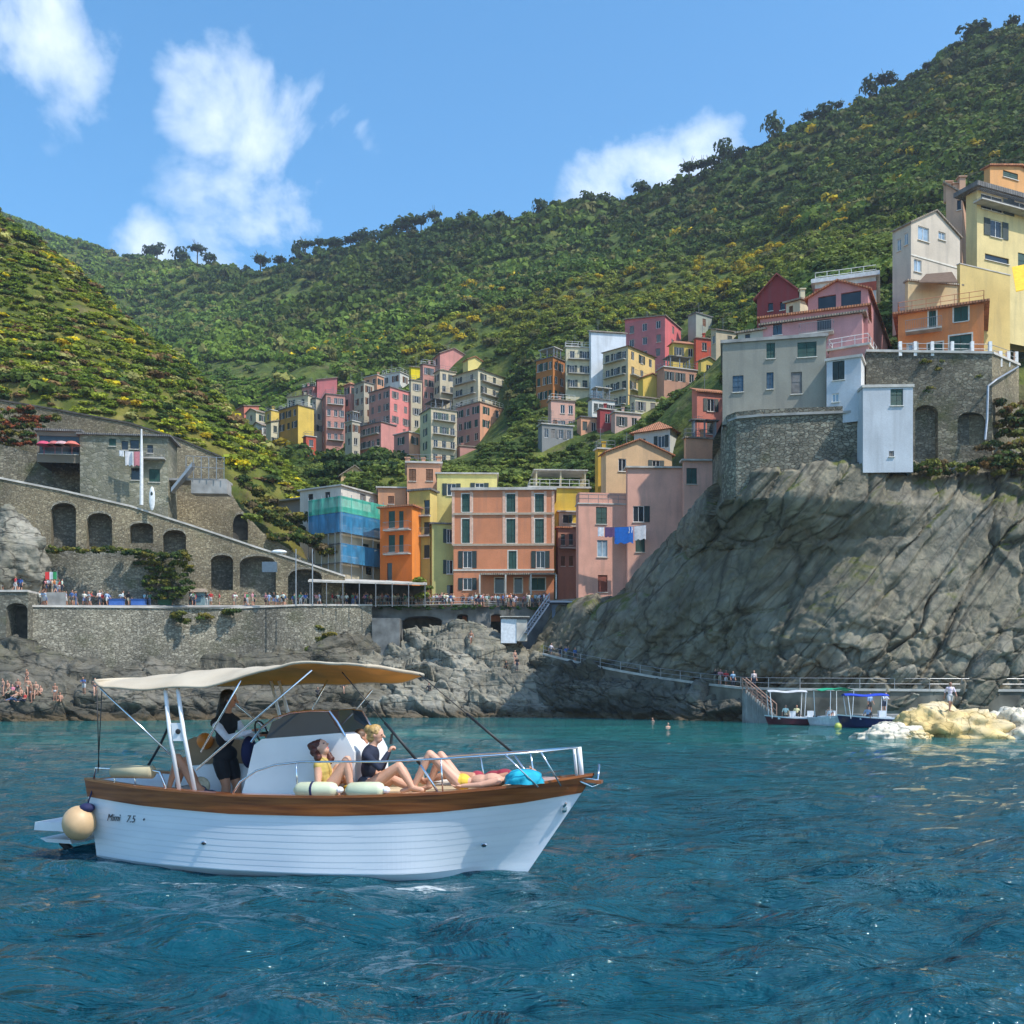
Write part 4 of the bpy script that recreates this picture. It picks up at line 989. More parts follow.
# ------------------------------------------------------------------ houses
hr = random.Random(99)
SH = {'g': 'green', 'd': 'dgreen', 'b': 'brown', 'u': 'blueshut', 'k': 'grey', 'r': 'reddoor'}
class House:
    def __init__(s, label, xl, xc, xr, yt, yb, Y, th, col, colR=None, A=None, B=None, deep=6.0, name='house', cat='house', worn=1.0, back=True, wallm=None, sur=False):
        th = math.radians(th); s.Y = Y; s.C = Vector((PX(xc, Y), Y, 0)); s.dl = Vector((-math.cos(th), math.sin(th), 0)); s.dr = Vector((math.sin(th), math.cos(th), 0))
        s.A = A if A else (s.tpx(s.dl, xl) if xl < xc-.6 else 7.0); s.B = B if B else (s.tpx(s.dr, xr) if xr > xc+.6 else 7.0)
        if not (0 < s.A < 60): print('BAD A', label, s.A); s.A = 8
        if not (0 < s.B < 60): print('BAD B', label, s.B); s.B = 8
        s.zt = PZ(yt, Y); s.zb = PZ(yb, Y)-deep; s.z0 = PZ(yb, Y); s.label = label
        c = s.C+s.dl*s.A/2+s.dr*s.B/2
        s.root = empty(name, (c.x, c.y, s.z0), label, cat)
        s.mL = wallm or plaster(tuple(col), worn); s.mR = plaster(tuple(colR), worn) if colR else s.mL  # colR mostly repeats the wall in its sunlit tone, light put into the paint
        s.ops = {'L': [], 'R': []}; s.sur = sur
    def tpx(s, d, px):
        u = (px-512)/F; return (u*s.C.y-s.C.x)/(d.x-u*d.y)
    def face(s, f): return (s.dl, -s.dr, s.A) if f == 'L' else (s.dr, -s.dl, s.B)
    def pt(s, a, b, z): p = s.C+s.dl*a+s.dr*b; return Vector((p.x, p.y, z))
    def win(s, f, x0, y0, x1, y1, st='p'):
        d, n, Ln = s.face(f); t0, t1 = sorted((s.tpx(d, x0), s.tpx(d, x1)))
        q = s.C+d*((t0+t1)/2); z1, z0 = PZ(y0, q.y), PZ(y1, q.y)
        s.ops[f].append((max(.05, t0), min(Ln-.05, t1), z0, z1, st)); return s
    def grid(s, f, nc, nr, sty='g', storey=3.0, w=.95, h=1.5, top=.75, skip=.06, off=0):
        d, n, Ln = s.face(f)
        w = min(w, Ln/nc*.55)
        for r in range(nr):
            for c in range(nc):
                if hr.random() < skip: continue
                t = (c+.5)/nc*Ln+hr.uniform(-.1, .1); z1 = s.zt-top-r*storey-off
                st = hr.choice([sty+'c', sty+'o', sty+'o', 'p', 'p']) if len(sty) == 1 else sty
                s.ops[f].append((t-w/2, t+w/2, z1-h, z1, st))
    def walls(s, gable=None, gh=0):
        for f, m_ in (('L', s.mL), ('R', s.mR)):
            d, n, Ln = s.face(f); mb = MB(); ops = [o for o in s.ops[f] if o[1]-o[0] > .15]
            us = sorted(set([0, Ln]+[v for o in ops for v in o[:2]])); zs = sorted(set([s.zb, s.zt]+[min(s.zt-.02, max(s.zb, v)) for o in ops for v in o[2:4]]))
            pt = lambda t, z, k=0: Vector((s.C.x+d.x*t-n.x*k, s.C.y+d.y*t-n.y*k, z))
            for u0, u1 in zip(us[:-1], us[1:]):
                run = None
                for z0, z1 in zip(zs[:-1], zs[1:]):
                    um, zm = (u0+u1)/2, (z0+z1)/2
                    hole = any(o[0] < um < o[1] and o[2] < zm < o[3] for o in ops)
                    if hole:
                        if run: mb.quad(pt(u0, run[0]), pt(u1, run[0]), pt(u1, run[1]), pt(u0, run[1])); run = None
                    else: run = (run[0], z1) if run else (z0, z1)
                if run: mb.quad(pt(u0, run[0]), pt(u1, run[0]), pt(u1, run[1]), pt(u0, run[1]))
            for o in ops:
                t0, t1, z0, z1, st = o; z1 = min(z1, s.zt-.02); D = .16
                mb.quad(pt(t0, z0), pt(t0, z1), pt(t0, z1, D), pt(t0, z0, D)); mb.quad(pt(t1, z0), pt(t1, z0, D), pt(t1, z1, D), pt(t1, z1))
                mb.quad(pt(t0, z1), pt(t1, z1), pt(t1, z1, D), pt(t0, z1, D)); mb.quad(pt(t0, z0), pt(t0, z0, D), pt(t1, z0, D), pt(t1, z0))
                s.window(d, n, t0, t1, z0, z1, st)
            if gable == f:
                mb.add([pt(0, s.zt), pt(Ln, s.zt), pt(Ln/2, s.zt+gh)], [(0, 1, 2)])
            mb.build('wall', m_, s.root, recalc=False)
        mb = MB(); z0, z1 = s.zb, s.zt; a, b, c, e = s.pt(s.A, 0, 0), s.pt(s.A, s.B, 0), s.pt(0, s.B, 0), None
        up = lambda p, z: Vector((p.x, p.y, z))
        mb.quad(up(a, z0), up(b, z0), up(b, z1), up(a, z1)); mb.quad(up(b, z0), up(c, z0), up(c, z1), up(b, z1)); mb.quad(s.pt(0, 0, z1-.03), s.pt(s.A, 0, z1-.03), s.pt(s.A, s.B, z1-.03), s.pt(0, s.B, z1-.03))
        mb.build('back_wall', s.mL, s.root)
    def window(s, d, n, t0, t1, z0, z1, st):
        pt = lambda t, z, k=0: Vector((s.C.x+d.x*t-n.x*k, s.C.y+d.y*t-n.y*k, z)); w = t1-t0; h = z1-z0
        far = s.Y > 150
        mb = MB()
        if st in ('p', 'P') or st[1:] == 'o':       # glazed
            fw = .07; 
            for q in ((t0, t0+fw, z0, z1), (t1-fw, t1, z0, z1), (t0+fw, t1-fw, z0, z0+fw), (t0+fw, t1-fw, z1-fw, z1), ((t0+t1)/2-.03, (t0+t1)/2+.03, z0+fw, z1-fw)):
                a = pt(q[0], q[2], .08); mb.obox(a, d*(q[1]-q[0]), n*-.06, Vector((0, 0, q[3]-q[2])))
            wn = mb.build('window', M['frame'], s.root)
            g_ = MB(); g_.quad(pt(t0, z0, .12), pt(t1, z0, .12), pt(t1, z1, .12), pt(t0, z1, .12)); g_.build('pane', M['paneblue'] if st == 'P' else M['pane'], wn)
        elif st == 'k':
            mb.quad(pt(t0, z0, .14), pt(t1, z0, .14), pt(t1, z1, .14), pt(t0, z1, .14)); wn = mb.build('opening', M['pane'], s.root)
        elif st == 'D' or st == 'R':
            a = pt(t0, z0, .10); mb.obox(a, d*w, n*-.05, Vector((0, 0, h))); mb.obox(pt(t0+w*.12, z0+h*.55, .1), d*w*.76, n*.02, Vector((0, 0, h*.35))); mb.obox(pt(t0+w*.12, z0+h*.1, .1), d*w*.76, n*.02, Vector((0, 0, h*.35)))
            wn = mb.build('door', M['reddoor'] if st == 'R' else M['grey'], s.root)
        else:                                        # closed shutters, two leaves
            for k in (0, 1):
                a = pt(t0+k*w/2+.015, z0+.02, .07); mb.obox(a, d*(w/2-.03), n*-.05, Vector((0, 0, h-.04)))
                for j in range(1, 3): mb.obox(pt(t0+k*w/2+.03, z0+h*j/3-.03, .07), d*(w/2-.06), n*.015, Vector((0, 0, .06)))
            wn = mb.build('shutter', M[SH[st[0]]], s.root)
        if st[1:] == 'o':
            sw = w*.5
            for (q, sg) in ((t0-sw-.02, 0), (t1+.02, 1)):
                if q < .02 or q+sw > (s.A if (d-s.dl).length < .01 else s.B): continue
                k = MB(); k.obox(pt(q, z0, -.02), d*sw, n*.05, Vector((0, 0, h))); k.build('shutter', M[SH[st[0]]], s.root)
        if not far or hr.random() < .5:
            k = MB(); k.obox(pt(t0-.06, z0-.09, 0), d*(w+.12), n*.12, Vector((0, 0, .08))); k.build('sill', M['surround'], wn)
            if not far:
                k = MB()
                for q in ((t0-.14, t0-.003, z0, z1+.14), (t1+.003, t1+.14, z0, z1+.14), (t0-.003, t1+.003, z1+.003, z1+.14)): k.obox(pt(q[0], q[2], 0), d*(q[1]-q[0]), n*.015, Vector((0, 0, q[3]-q[2])))
                if st[1:] != 'o' and s.sur: k.build('window_frame', M['surround'], wn)
    def band(s, f, py, h=.25, out=.1, mat=None, name='cornice', z=None):
        d, n, Ln = s.face(f); z = z if z is not None else PZ(py, s.Y); k = MB(); k.obox(Vector((s.C.x, s.C.y, z-h))+n*.002-d*.05, d*(Ln+.1), n*out, Vector((0, 0, h))); k.build(name, mat or M['surround'], s.root)
    def balcony(s, f, x0, x1, y, dep=.9, rail=1.0, t=None, z=None, mat=None):
        d, n, Ln = s.face(f)
        t0, t1 = t if t else sorted((s.tpx(d, x0), s.tpx(d, x1)))
        q = s.C+d*((t0+t1)/2); z = z if z is not None else PZ(y, q.y); o = Vector((s.C.x, s.C.y, z))+d*t0
        k = MB(); k.obox(o-Vector((0, 0, .14)), d*(t1-t0), n*dep, Vector((0, 0, .14))); bb = k.build('balcony', M['slab'], s.root)
        k = MB(); a, b = o+n*(dep-.05), o+n*(dep-.05)+d*(t1-t0)
        for hh in (.1, rail): k.tube([o+Vector((0, 0, hh)), a+Vector((0, 0, hh)), b+Vector((0, 0, hh)), o+d*(t1-t0)+Vector((0, 0, hh))], .025, 4)
        nn = max(3, int((t1-t0)/(.16 if s.Y < 150 else .35)))
        for i in range(nn+1):
            c = a+(b-a)*(i/nn); k.tube([c, c+Vector((0, 0, rail))], .012 if s.Y < 150 else .02, 4)
        k.build('railing', mat or M['rail'], bb)
    def slab(s, ov=.3, h=.22, mat=None, parapet=0):
        k = MB(); o = s.pt(-ov, -ov, s.zt); k.obox(o, s.dl*(s.A+2*ov), s.dr*(s.B+2*ov), Vector((0, 0, h))); rf = k.build('roof', mat or M['slab'], s.root)
        if parapet:
            k = MB()
            for (a0, b0, a1, b1) in ((0, 0, s.A, 0), (0, 0, 0, s.B), (s.A, 0, s.A, s.B)):
                p, q = s.pt(a0, b0, s.zt+h), s.pt(a1, b1, s.zt+h); k.obox(p, q-p, (s.dl+s.dr)*.0+(s.dr if a0 != a1 else s.dl)*.15*(1 if a0 == 0 else -1), Vector((0, 0, parapet)))
            k.build('parapet', s.mL, rf)
        return rf
    def terrace(s, n=0, mat=None, h=1.0):
        k = MB(); z = s.zt+.22
        cs = [s.pt(s.A, s.B*.5, z), s.pt(s.A, 0, z), s.pt(0, 0, z), s.pt(0, s.B, z)]
        for a, b in zip(cs[:-1], cs[1:]):
            for hh in (.5, h): k.tube([a+Vector((0, 0, hh)), b+Vector((0, 0, hh))], .03, 4)
            nn = max(2, int((b-a).length/(1.2)))
            for i in range(nn+1):
                c = a+(b-a)*(i/nn); k.tube([c, c+Vector((0, 0, h))], .03, 4)
        k.build('terrace_railing', mat or M['rail'], s.root)
    def pergola(s, h=2.2, cover=True, f=(0, 1, 0, 1), mat=None, roofm=None):
        z = s.zt+.2; a0, a1, b0, b1 = f[0]*s.A, f[1]*s.A, f[2]*s.B, f[3]*s.B
        pg = empty('pergola', (0, 0, 0), None, None); pg.parent = s.root
        nn = max(2, int((a1-a0)/2.5)); n2 = max(2, int((b1-b0)/2.5)); sp = [(a0+(a1-a0)*i/nn, b) for i in range(nn+1) for b in (b0+.1, b1-.1)]+[(a0+.1, b0+(b1-b0)*i/n2) for i in range(1, n2)]
        for a_, b in sp:
            k = MB(); p = s.pt(a_, b, z); k.obox(p-Vector((.1, .1, 0)), (.2, 0, 0), (0, .2, 0), (0, 0, h)); k.build('post', mat or s.mL, pg)
        k = MB(); k.obox(s.pt(a0-.3, b0-.3, z+h), s.dl*(a1-a0+.6), s.dr*(b1-b0+.6), Vector((0, 0, .15))); k.build('pergola_roof', roofm or M['slab'], pg)
    def gable(s, f, gh, ov=.35, mat=None):
        t = .16; k = MB(); mat = mat or M['tile']
        for sd in (0, 1):
            if f == 'R': e, r0, wv, run = s.pt(-ov, -ov if sd == 0 else s.B+ov, s.zt), s.pt(-ov, s.B/2, s.zt+gh), None, s.dl*(s.A+2*ov); half = s.B/2
            else: e, r0, wv, run = s.pt(-ov if sd == 0 else s.A+ov, -ov, s.zt), s.pt(s.A/2, -ov, s.zt+gh), None, s.dr*(s.B+2*ov); half = s.A/2
            e.z -= gh*ov/half
            k.obox(e, r0-e, run, Vector((0, 0, t)))
        # walls were closed with a triangle on face f; close the far triangle too
        return k.build('roof', mat, s.root)
    def shed(s, rise, d='B', ov=.3, mat=None):
        k = MB(); o = s.pt(-ov, -ov, s.zt)
        if d == 'B': k.obox(o, s.dl*(s.A+2*ov), s.dr*(s.B+2*ov)+Vector((0, 0, rise)), Vector((0, 0, .18)))
        else: k.obox(o, s.dr*(s.B+2*ov), s.dl*(s.A+2*ov)+Vector((0, 0, rise)), Vector((0, 0, .18)))
        r = k.build('roof', mat or M['tileg'], s.root)
        k = MB()   # side cheeks
        if d == 'B':
            for a in (0, s.A): k.add([s.pt(a, 0, s.zt), s.pt(a, s.B, s.zt), s.pt(a, s.B, s.zt+rise)], [(0, 1, 2)])
            k.quad(s.pt(0, s.B, s.zt), s.pt(s.A, s.B, s.zt), s.pt(s.A, s.B, s.zt+rise), s.pt(0, s.B, s.zt+rise))
        else:
            for b in (0, s.B): k.add([s.pt(0, b, s.zt), s.pt(s.A, b, s.zt), s.pt(s.A, b, s.zt+rise)], [(0, 1, 2)])
            k.quad(s.pt(s.A, 0, s.zt), s.pt(s.A, s.B, s.zt), s.pt(s.A, s.B, s.zt+rise), s.pt(s.A, 0, s.zt+rise))
        k.build('gable_end', s.mR, s.root, recalc=False); return r
    def hip(s, rise, ov=.4, mat=None):
        e = [s.pt(-ov, -ov, s.zt), s.pt(s.A+ov, -ov, s.zt), s.pt(s.A+ov, s.B+ov, s.zt), s.pt(-ov, s.B+ov, s.zt)]
        k = MB()
        if s.A >= s.B: r0, r1 = s.pt(s.B/2, s.B/2, s.zt+rise), s.pt(s.A-s.B/2, s.B/2, s.zt+rise); fs = [(0, 1, 5, 4), (1, 2, 5), (2, 3, 4, 5), (3, 0, 4), (0, 3, 2, 1)]
        else: r0, r1 = s.pt(s.A/2, s.A/2, s.zt+rise), s.pt(s.A/2, s.B-s.A/2, s.zt+rise); fs = [(0, 1, 4), (1, 2, 5, 4), (2, 3, 5), (3, 0, 4, 5), (0, 3, 2, 1)]
        k.add(e+[r0, r1], fs); return k.build('roof', mat or M['tile'], s.root)
    def chimney(s, a, b, h=1.2, w=.5, z=None):
        k = MB(); z = s.zt if z is None else z; p = s.pt(s.A*a, s.B*b, z); k.obox(p-Vector((w/2, w/2, 0)), (w, 0, 0), (0, w, 0), (0, 0, h)); k.obox(p+Vector((-w*.7, -w*.7, h+.003)), (w*1.4, 0, 0), (0, w*1.4, 0), (0, 0, .12)); k.build('chimney', s.mL, s.root)
def laundry(a, b, sag, cloths, label, hgt=1.1):
    a, b = Vector(a), Vector(b); m0 = (a+b)/2; root = empty('clothes_line', tuple(m0), label, 'laundry')
    k = MB(); pts = [a+(b-a)*(i/8)-Vector((0, 0, sag*4*(i/8)*(1-i/8))) for i in range(9)]; k.tube(pts, .015, 4); k.build('line', M['rail'], root)
    for (f0, f1, hh, col) in cloths:
        k = MB(); n_ = 6; vs = []
        for i in range(n_+1):
            f = f0+(f1-f0)*i/n_; p = a+(b-a)*f-Vector((0, 0, sag*4*f*(1-f)))
            for j, q in enumerate((0, .5, 1)): vs.append(p+Vector((0, math.sin(i*1.9+j)*.08*q, -hh*q*(1+.06*math.sin(i*2.3)))))
        fs = [(i*3+j, (i+1)*3+j, (i+1)*3+j+1, i*3+j+1) for i in range(n_) for j in (0, 1)]
        k.add(vs+[v+Vector((0, .03, 0)) for v in vs], fs+[tuple(x+len(vs) for x in f[::-1]) for f in fs]); k.build('cloth', simple('cotton', col, .9), root, smooth=True)
# ---- hillside town
for h in HS:
    H_ = House(h['label'], h['xl'], h['xc'], h['xr'], h['yt'], h['yb'], h['Y'], h['th'], h['col'], h.get('colR'), deep=5)
    fl = h['xl'] < h['xc']-1; fr = h['xr'] > h['xc']+1; sty = h.get('sty', '')[:1] or hr.choice(['g', 'd', 'd', 'b', 'k'])
    if h['Lw'][0]: H_.grid('L', *h['Lw'], sty=sty, w=1.05, h=1.65)
    if h['Rw'][0]: H_.grid('R', *h['Rw'], sty=sty, w=1.05, h=1.65)
    rt = h['roof']; gb = {'gableR': 'R', 'gableL': 'L'}.get(rt); Ln = {'gableR': H_.B, 'gableL': H_.A}.get(rt, 0); gh = min(1.8, Ln*.22)
    H_.walls(gb, gh)
    if gb: H_.gable(gb, gh, mat=M['tileg'] if hr.random() < .6 else M['tile'])
    elif rt == 'shed': H_.shed(.9, 'A' if H_.B > H_.A else 'B', mat=M['tile'] if h.get('roofm') else M['tileg'])
    elif rt == 'tile': H_.hip(.9, mat=M['tile'])
    elif rt == 'hip': H_.hip(1.0, mat=M['tileg'])
    elif rt == 'hipo': H_.hip(2.0, .6, mat=M['tile'])
    else:
        H_.slab(.22, .2, hr.choice([M['slab'], M['slate'], M['tileg']]))
        if h.get('terr'): H_.terrace(); H_.pergola(2.1, f=(.1, .9, .2, .8), mat=M['rail'], roofm=hr.choice([M['slate'], M['slab']]))
        elif hr.random() < .5: H_.terrace(mat=M['railw'] if hr.random() < .4 else None)
        if hr.random() < .6: H_.chimney(hr.uniform(.2, .8), hr.uniform(.3, .7), 1.1)
    if h.get('balc'):
        for r in range(1, 1+max(h['Lw'][1], h['Rw'][1])):
            z = H_.zt-.75-1.7-(r-1)*3.0-.02
            for f in ('L', 'R'):
                if h[f+'w'][0] > 1 and (h['balc'] == 2 or hr.random() < .6): Lf = H_.face(f)[2]; H_.balcony(f, 0, 0, 0, t=(Lf*.08, Lf*.92), z=z, dep=.8)
    if hr.random() < .45:
        k = MB(); q = H_.pt(H_.A*hr.uniform(.2, .8), H_.B*hr.uniform(.2, .7), H_.zt); k.tube([q, q+Vector((0, 0, 3.0))], .035, 4)
        for j in range(4): k.tube([q+Vector((-.5, 0, 2.1+.25*j)), q+Vector((.5, 0, 2.1+.25*j))], .02, 3)
        k.build('antenna', M['rail'], H_.root)
# ------------------------------------------------------------------ harbour front and cliff houses, window by window
TILE = M['tile']
# --- peach building
h = House('peach building with rows of dark green shutters facing the harbour', 453.5, 554, 556, 490, 606, 134, 2, (.62,.24,.12), B=12, deep=2, sur=True)
for (a, b) in ((462,472), (506.5,516.5), (535,544.5)):
    h.win('L', a, 494, b, 512, 'gc'); h.win('L', a, 519, b, 543, 'gc')
h.win('L', 508.5, 551, 516.5, 569, 'gc')
for (a, b) in ((463,472), (536,545)): h.win('L', a, 551, b, 568, 'do')
h.win('L', 463, 578, 472, 590, 'do'); h.win('L', 495, 578, 504, 593, 'k'); h.win('L', 514.5, 578, 522, 593, 'k'); h.win('L', 530, 578, 545, 590, 'gc')
h.walls(); h.slab(.35, .35, M['slab'])
for py in (512.5, 543.5): h.band('L', py, .28, .16, simple('stone_band', (.42,.33,.24), .8))
h.band('L', 569, .2, .1)
k = MB(); d, n, _ = h.face('L'); t0, t1 = sorted((h.tpx(h.dl, 481), h.tpx(h.dl, 556))); o = Vector((h.C.x, h.C.y, PZ(573, 132)))+d*t0
k.obox(o, d*(t1-t0), n*2.6+Vector((0, 0, -.25)), Vector((0, 0, .22))); aw = k.build('awning', M['tileg'], h.root)
for f in (0, .33, .66, 1): k = MB(); c = o+d*(t1-t0)*f+n*2.5; k.obox(c-Vector((.1, .1, 3.4)), (.2, 0, 0), (0, .2, 0), (0, 0, 3.15)); k.build('awning_post', M['slab'], aw)
for px in (453.8, 474, 500, 526, 552): pass
for px in (454.6, 472.5, 505.2, 518, 534, 546.6, 554.4): k = MB(); t = h.tpx(h.dl, px); k.obox(Vector((h.C.x, h.C.y, PZ(545, 134)))+d*t, d*.35, n*.05, Vector((0, 0, PZ(491, 134)-PZ(545, 134)))); k.build('pilaster', simple('salmon_trim', (.68,.42,.30), .85), h.root)
# --- yellow house behind, olive wing, peach tower
h = House('pale yellow house with open shutters behind the peach building', 435, 437, 497, 474, 600, 140, 88, (.74,.62,.22), deep=1)
h.win('R', 447, 483.5, 456, 495.5, 'do'); h.win('R', 475, 483, 484, 487.5, 'do'); h.walls(); h.slab(.25, .2, M['slab'])
h = House('olive yellow wing with a downpipe left of the peach building', 430, 432, 454.5, 524, 606, 136, 80, (.46,.42,.16), deep=1)
h.win('R', 446.5, 529, 453, 543, 'do'); h.win('R', 446.5, 560, 453, 574, 'do'); h.win('R', 447, 585, 453, 598, 'k'); h.walls(); h.slab(.3, .2, M['slate'])
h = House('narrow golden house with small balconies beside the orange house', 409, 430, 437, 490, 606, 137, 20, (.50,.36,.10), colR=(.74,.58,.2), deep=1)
h.win('L', 424, 500, 431, 515, 'k'); h.win('L', 424, 522, 430, 534, 'dc'); h.win('L', 412, 522, 417, 534, 'dc'); h.win('L', 424, 545, 430, 558, 'dc'); h.walls(); h.slab(.3, .25, M['slate'])
h.balcony('L', 418, 431, 536, .8); h.balcony('L', 418, 431, 516, .8)
h = House('peach tower with two brown shutters and a roof terrace above the orange house', 405, 407, 440.5, 463, 520, 145, 84, PEA, deep=10)
h.win('R', 409, 469, 416, 481, 'bc'); h.win('R', 426, 469, 433, 481, 'bc'); h.win('R', 410, 492, 416, 500, 'bc'); h.walls(); h.slab(.3, .25, M['slab']); h.chimney(.3, .02, 1.2, .6); h.chimney(.3, .5, 1.2, .5); h.chimney(.3, .97, 1.4, .6); h.terrace()
h = House('low peach house with small brown window behind the scaffolding', 376, 378, 406, 488, 520, 146, 84, (.62,.30,.16), deep=10)
h.win('R', 388, 496, 394, 504, 'bc'); h.walls(); h.slab(.3, .2, M['slab'])
h = House('vivid orange house with tall dark green shutters and balconies', 380, 412, 421, 506, 606, 135, 22, (.72,.17,.03), colR=(.80,.26,.05), deep=1)
h.win('L', 388.5, 511, 395, 528, 'gc'); h.win('L', 399, 511, 403.5, 528, 'gc'); h.win('L', 388.5, 535, 395, 552, 'gc'); h.win('L', 399, 535, 403.5, 552, 'gc'); h.win('L', 387, 563, 392, 580, 'k')
h.walls(); h.slab(.35, .2, TILE); h.balcony('L', 386, 411, 530, .9); h.balcony('L', 386, 411, 554, .9)
# --- scaffolded house
h = House('white topped house wrapped in blue and green scaffold netting', 300, 341, 377, 486, 520, 141, 30, (.62,.56,.48), deep=12)
h.win('L', 308, 494, 313, 500, 'k'); h.win('L', 325, 492, 330, 500, 'k'); h.win('R', 360, 494, 366, 502, 'kc'); h.walls(); h.slab(.3, .2, M['slab']); h.chimney(.5, .8, .8)
h = House('pale house front behind the blue scaffold netting with a yellow stone base', 314, 341, 388, 508, 606, 136, 35, (.52,.46,.33), deep=1)
for a in (350, 366, 380): h.win('R', a-3, 517, a+3, 528, 'dc'); h.win('R', a-3, 544, a+3, 553, 'dc')
h.win('R', 366, 567, 372, 575, 'k'); h.walls(); h.slab(.2, .2, M['slate'])
def net(c):
    m, nt, bs = newmat('scaffold_netting'); a, f = noise_mix(nt, objco(nt, 1, 1, .4, True), 1.2, tuple(x*.7 for x in c), tuple(min(1, x*1.3) for x in c)); L(nt, a, bs.inputs['Base Color']); bs.inputs['Roughness'].default_value = .8
    bs.inputs['Alpha'].default_value = .72; bump(nt, bs, f, .6, .1); return m
sf = empty('scaffolding', (h.C.x, h.C.y, h.z0), 'metal scaffolding hung with blue and green netting round the pale house', 'scaffolding')
nb, ng = net((.03,.22,.42)), net((.05,.42,.30)); bars = MB()
for f, Ln in (('L', h.A), ('R', h.B)):
    d, n, _ = h.face(f); o = Vector((h.C.x, h.C.y, 0))+n*1.1-d*(1.1 if f == 'R' else 1.1)
    Z = lambda py: PZ(py, 135.5)
    for z0, z1, m_, mode in ((Z(513), Z(497), ng, 0), (Z(533), Z(513.3), nb, 0), (Z(563), Z(544), nb, 1)):
        if mode and f == 'L': continue
        k = MB(); nn = 14; l_ = Ln+1.1+(.5 if f == 'R' else 0)
        for i in range(nn):
            w0, w1 = .12*math.sin(i*1.7), .12*math.sin((i+1)*1.7); a, b = o+d*l_*i/nn, o+d*l_*(i+1)/nn
            k.quad(a+n*w0+Vector((0, 0, z0)), b+n*w1+Vector((0, 0, z0)), b+n*w1*.5+Vector((0, 0, z1)), a+n*w0*.5+Vector((0, 0, z1)))
        k.build('netting', m_, sf, smooth=True)
    for i in range(6):
        c = o+d*(Ln+1.2)*i/5-n*.15; bars.tube([c+Vector((0, 0, Z(604))), c+Vector((0, 0, Z(494)))], .05, 5)
    for py in (498, 513, 533, 544, 563): bars.obox(o-n*.9+Vector((0, 0, Z(py))), d*(Ln+1.2), n*.8, Vector((0, 0, .07)))
bars.build('frame', M['metal'], sf)
h = House('grey unfinished house with dark open floors left of the scaffolding', 278, 300, 316, 500, 600, 146, 30, (.26,.24,.22), deep=1)
h.win('L', 283, 513, 297, 522, 'k'); h.win('L', 283, 530, 297, 540, 'k'); h.win('R', 303, 513, 312, 521, 'k'); h.win('R', 303, 530, 312, 540, 'k'); h.walls(); h.slab(.9, .2, M['metal'])
h = House('small tiled house with cream gable behind the scaffolded house', 336, 341, 368, 475, 500, 158, 75, (.62,.42,.22), deep=8); h.win('R', 346, 478, 350, 484, 'k'); h.walls('R', 1.5); h.gable('R', 1.5, mat=M['tileg'])
# --- right of the peach building
h = House('yellow house with a white posted roof terrace right of the peach building', 527, 530, 589, 488, 606, 142, 86, (.72,.48,.07), deep=1)
h.win('R', 531, 481.5, 535, 487, 'k'); h.walls(); h.slab(.3, .25, M['slab']); h.pergola(2.3, f=(.05, .9, .1, .95), mat=plaster((.62,.52,.34))); h.terrace(mat=M['railw'])
h = House('rosy house with narrow windows squeezed between the peach and pink buildings', 556, 558, 581, 528, 606, 139, 80, (.40,.20,.14), deep=1)
for a, b in ((561,565), (569,573)): h.win('R', a, 534, b, 545, 'dc'); h.win('R', a, 556, b, 566, 'bc')
h.walls(); h.slab(.3, .2, TILE); h.balcony('R', 559, 580, 548, .8)
h = House('cream house with loggia above the narrow rosy house', 557, 559, 582, 512, 540, 142, 80, (.58,.50,.40), deep=3)
h.win('R', 563, 515, 570, 523, 'k'); h.win('R', 572, 515, 579, 523, 'do'); h.walls(); h.slab(.3, .2, M['slab'])
# --- pink house on the rock
PK = (.74,.38,.28)
h = House('tall pink house with patched lower wall standing where the cliff begins', 576, 578.5, 628, 504, 606, 127, 84, PK, deep=3, worn=1.3)
h.win('R', 596, 507, 607, 524, 'gc'); h.win('R', 597, 540, 607.5, 557, 'P'); h.win('R', 598, 575, 607.5, 592, 'R'); h.walls(); h.slab(.12, .15, M['slab'], parapet=1.3); h.terrace()
h = House('broad pink house with a wide green shuttered window in the middle of the row', 626, 627.5, 683, 468, 606, 126.3, 88, (.76,.41,.31), deep=3)
h.win('R', 633, 506, 644, 522, 'do'); h.win('R', 635.5, 538, 645, 552, 'gc'); h.walls(); h.slab(.3, .2, M['slab'])
h = House('pink end house with one green shutter tucked under the stone fort', 682.5, 684, 724, 461, 540, 125, 88, (.76,.42,.32), deep=6)
h.win('R', 686.5, 468, 697, 484, 'gc'); h.walls(); h.slab(.35, .2, M['slab'])
la, lb = P(597, 527, 124.8), P(646, 525, 124.8)
laundry(la, lb, .12, [(.02,.14,1.1,(.75,.74,.78)), (.16,.36,1.2,(.12,.06,.16)), (.36,.74,2.0,(.01,.13,.50)), (.63,.73,.8,(.6,.62,.7)), (.76,1.0,1.7,(.62,.62,.66))], 'washing line with a big blue cloth strung across the tall pink house')
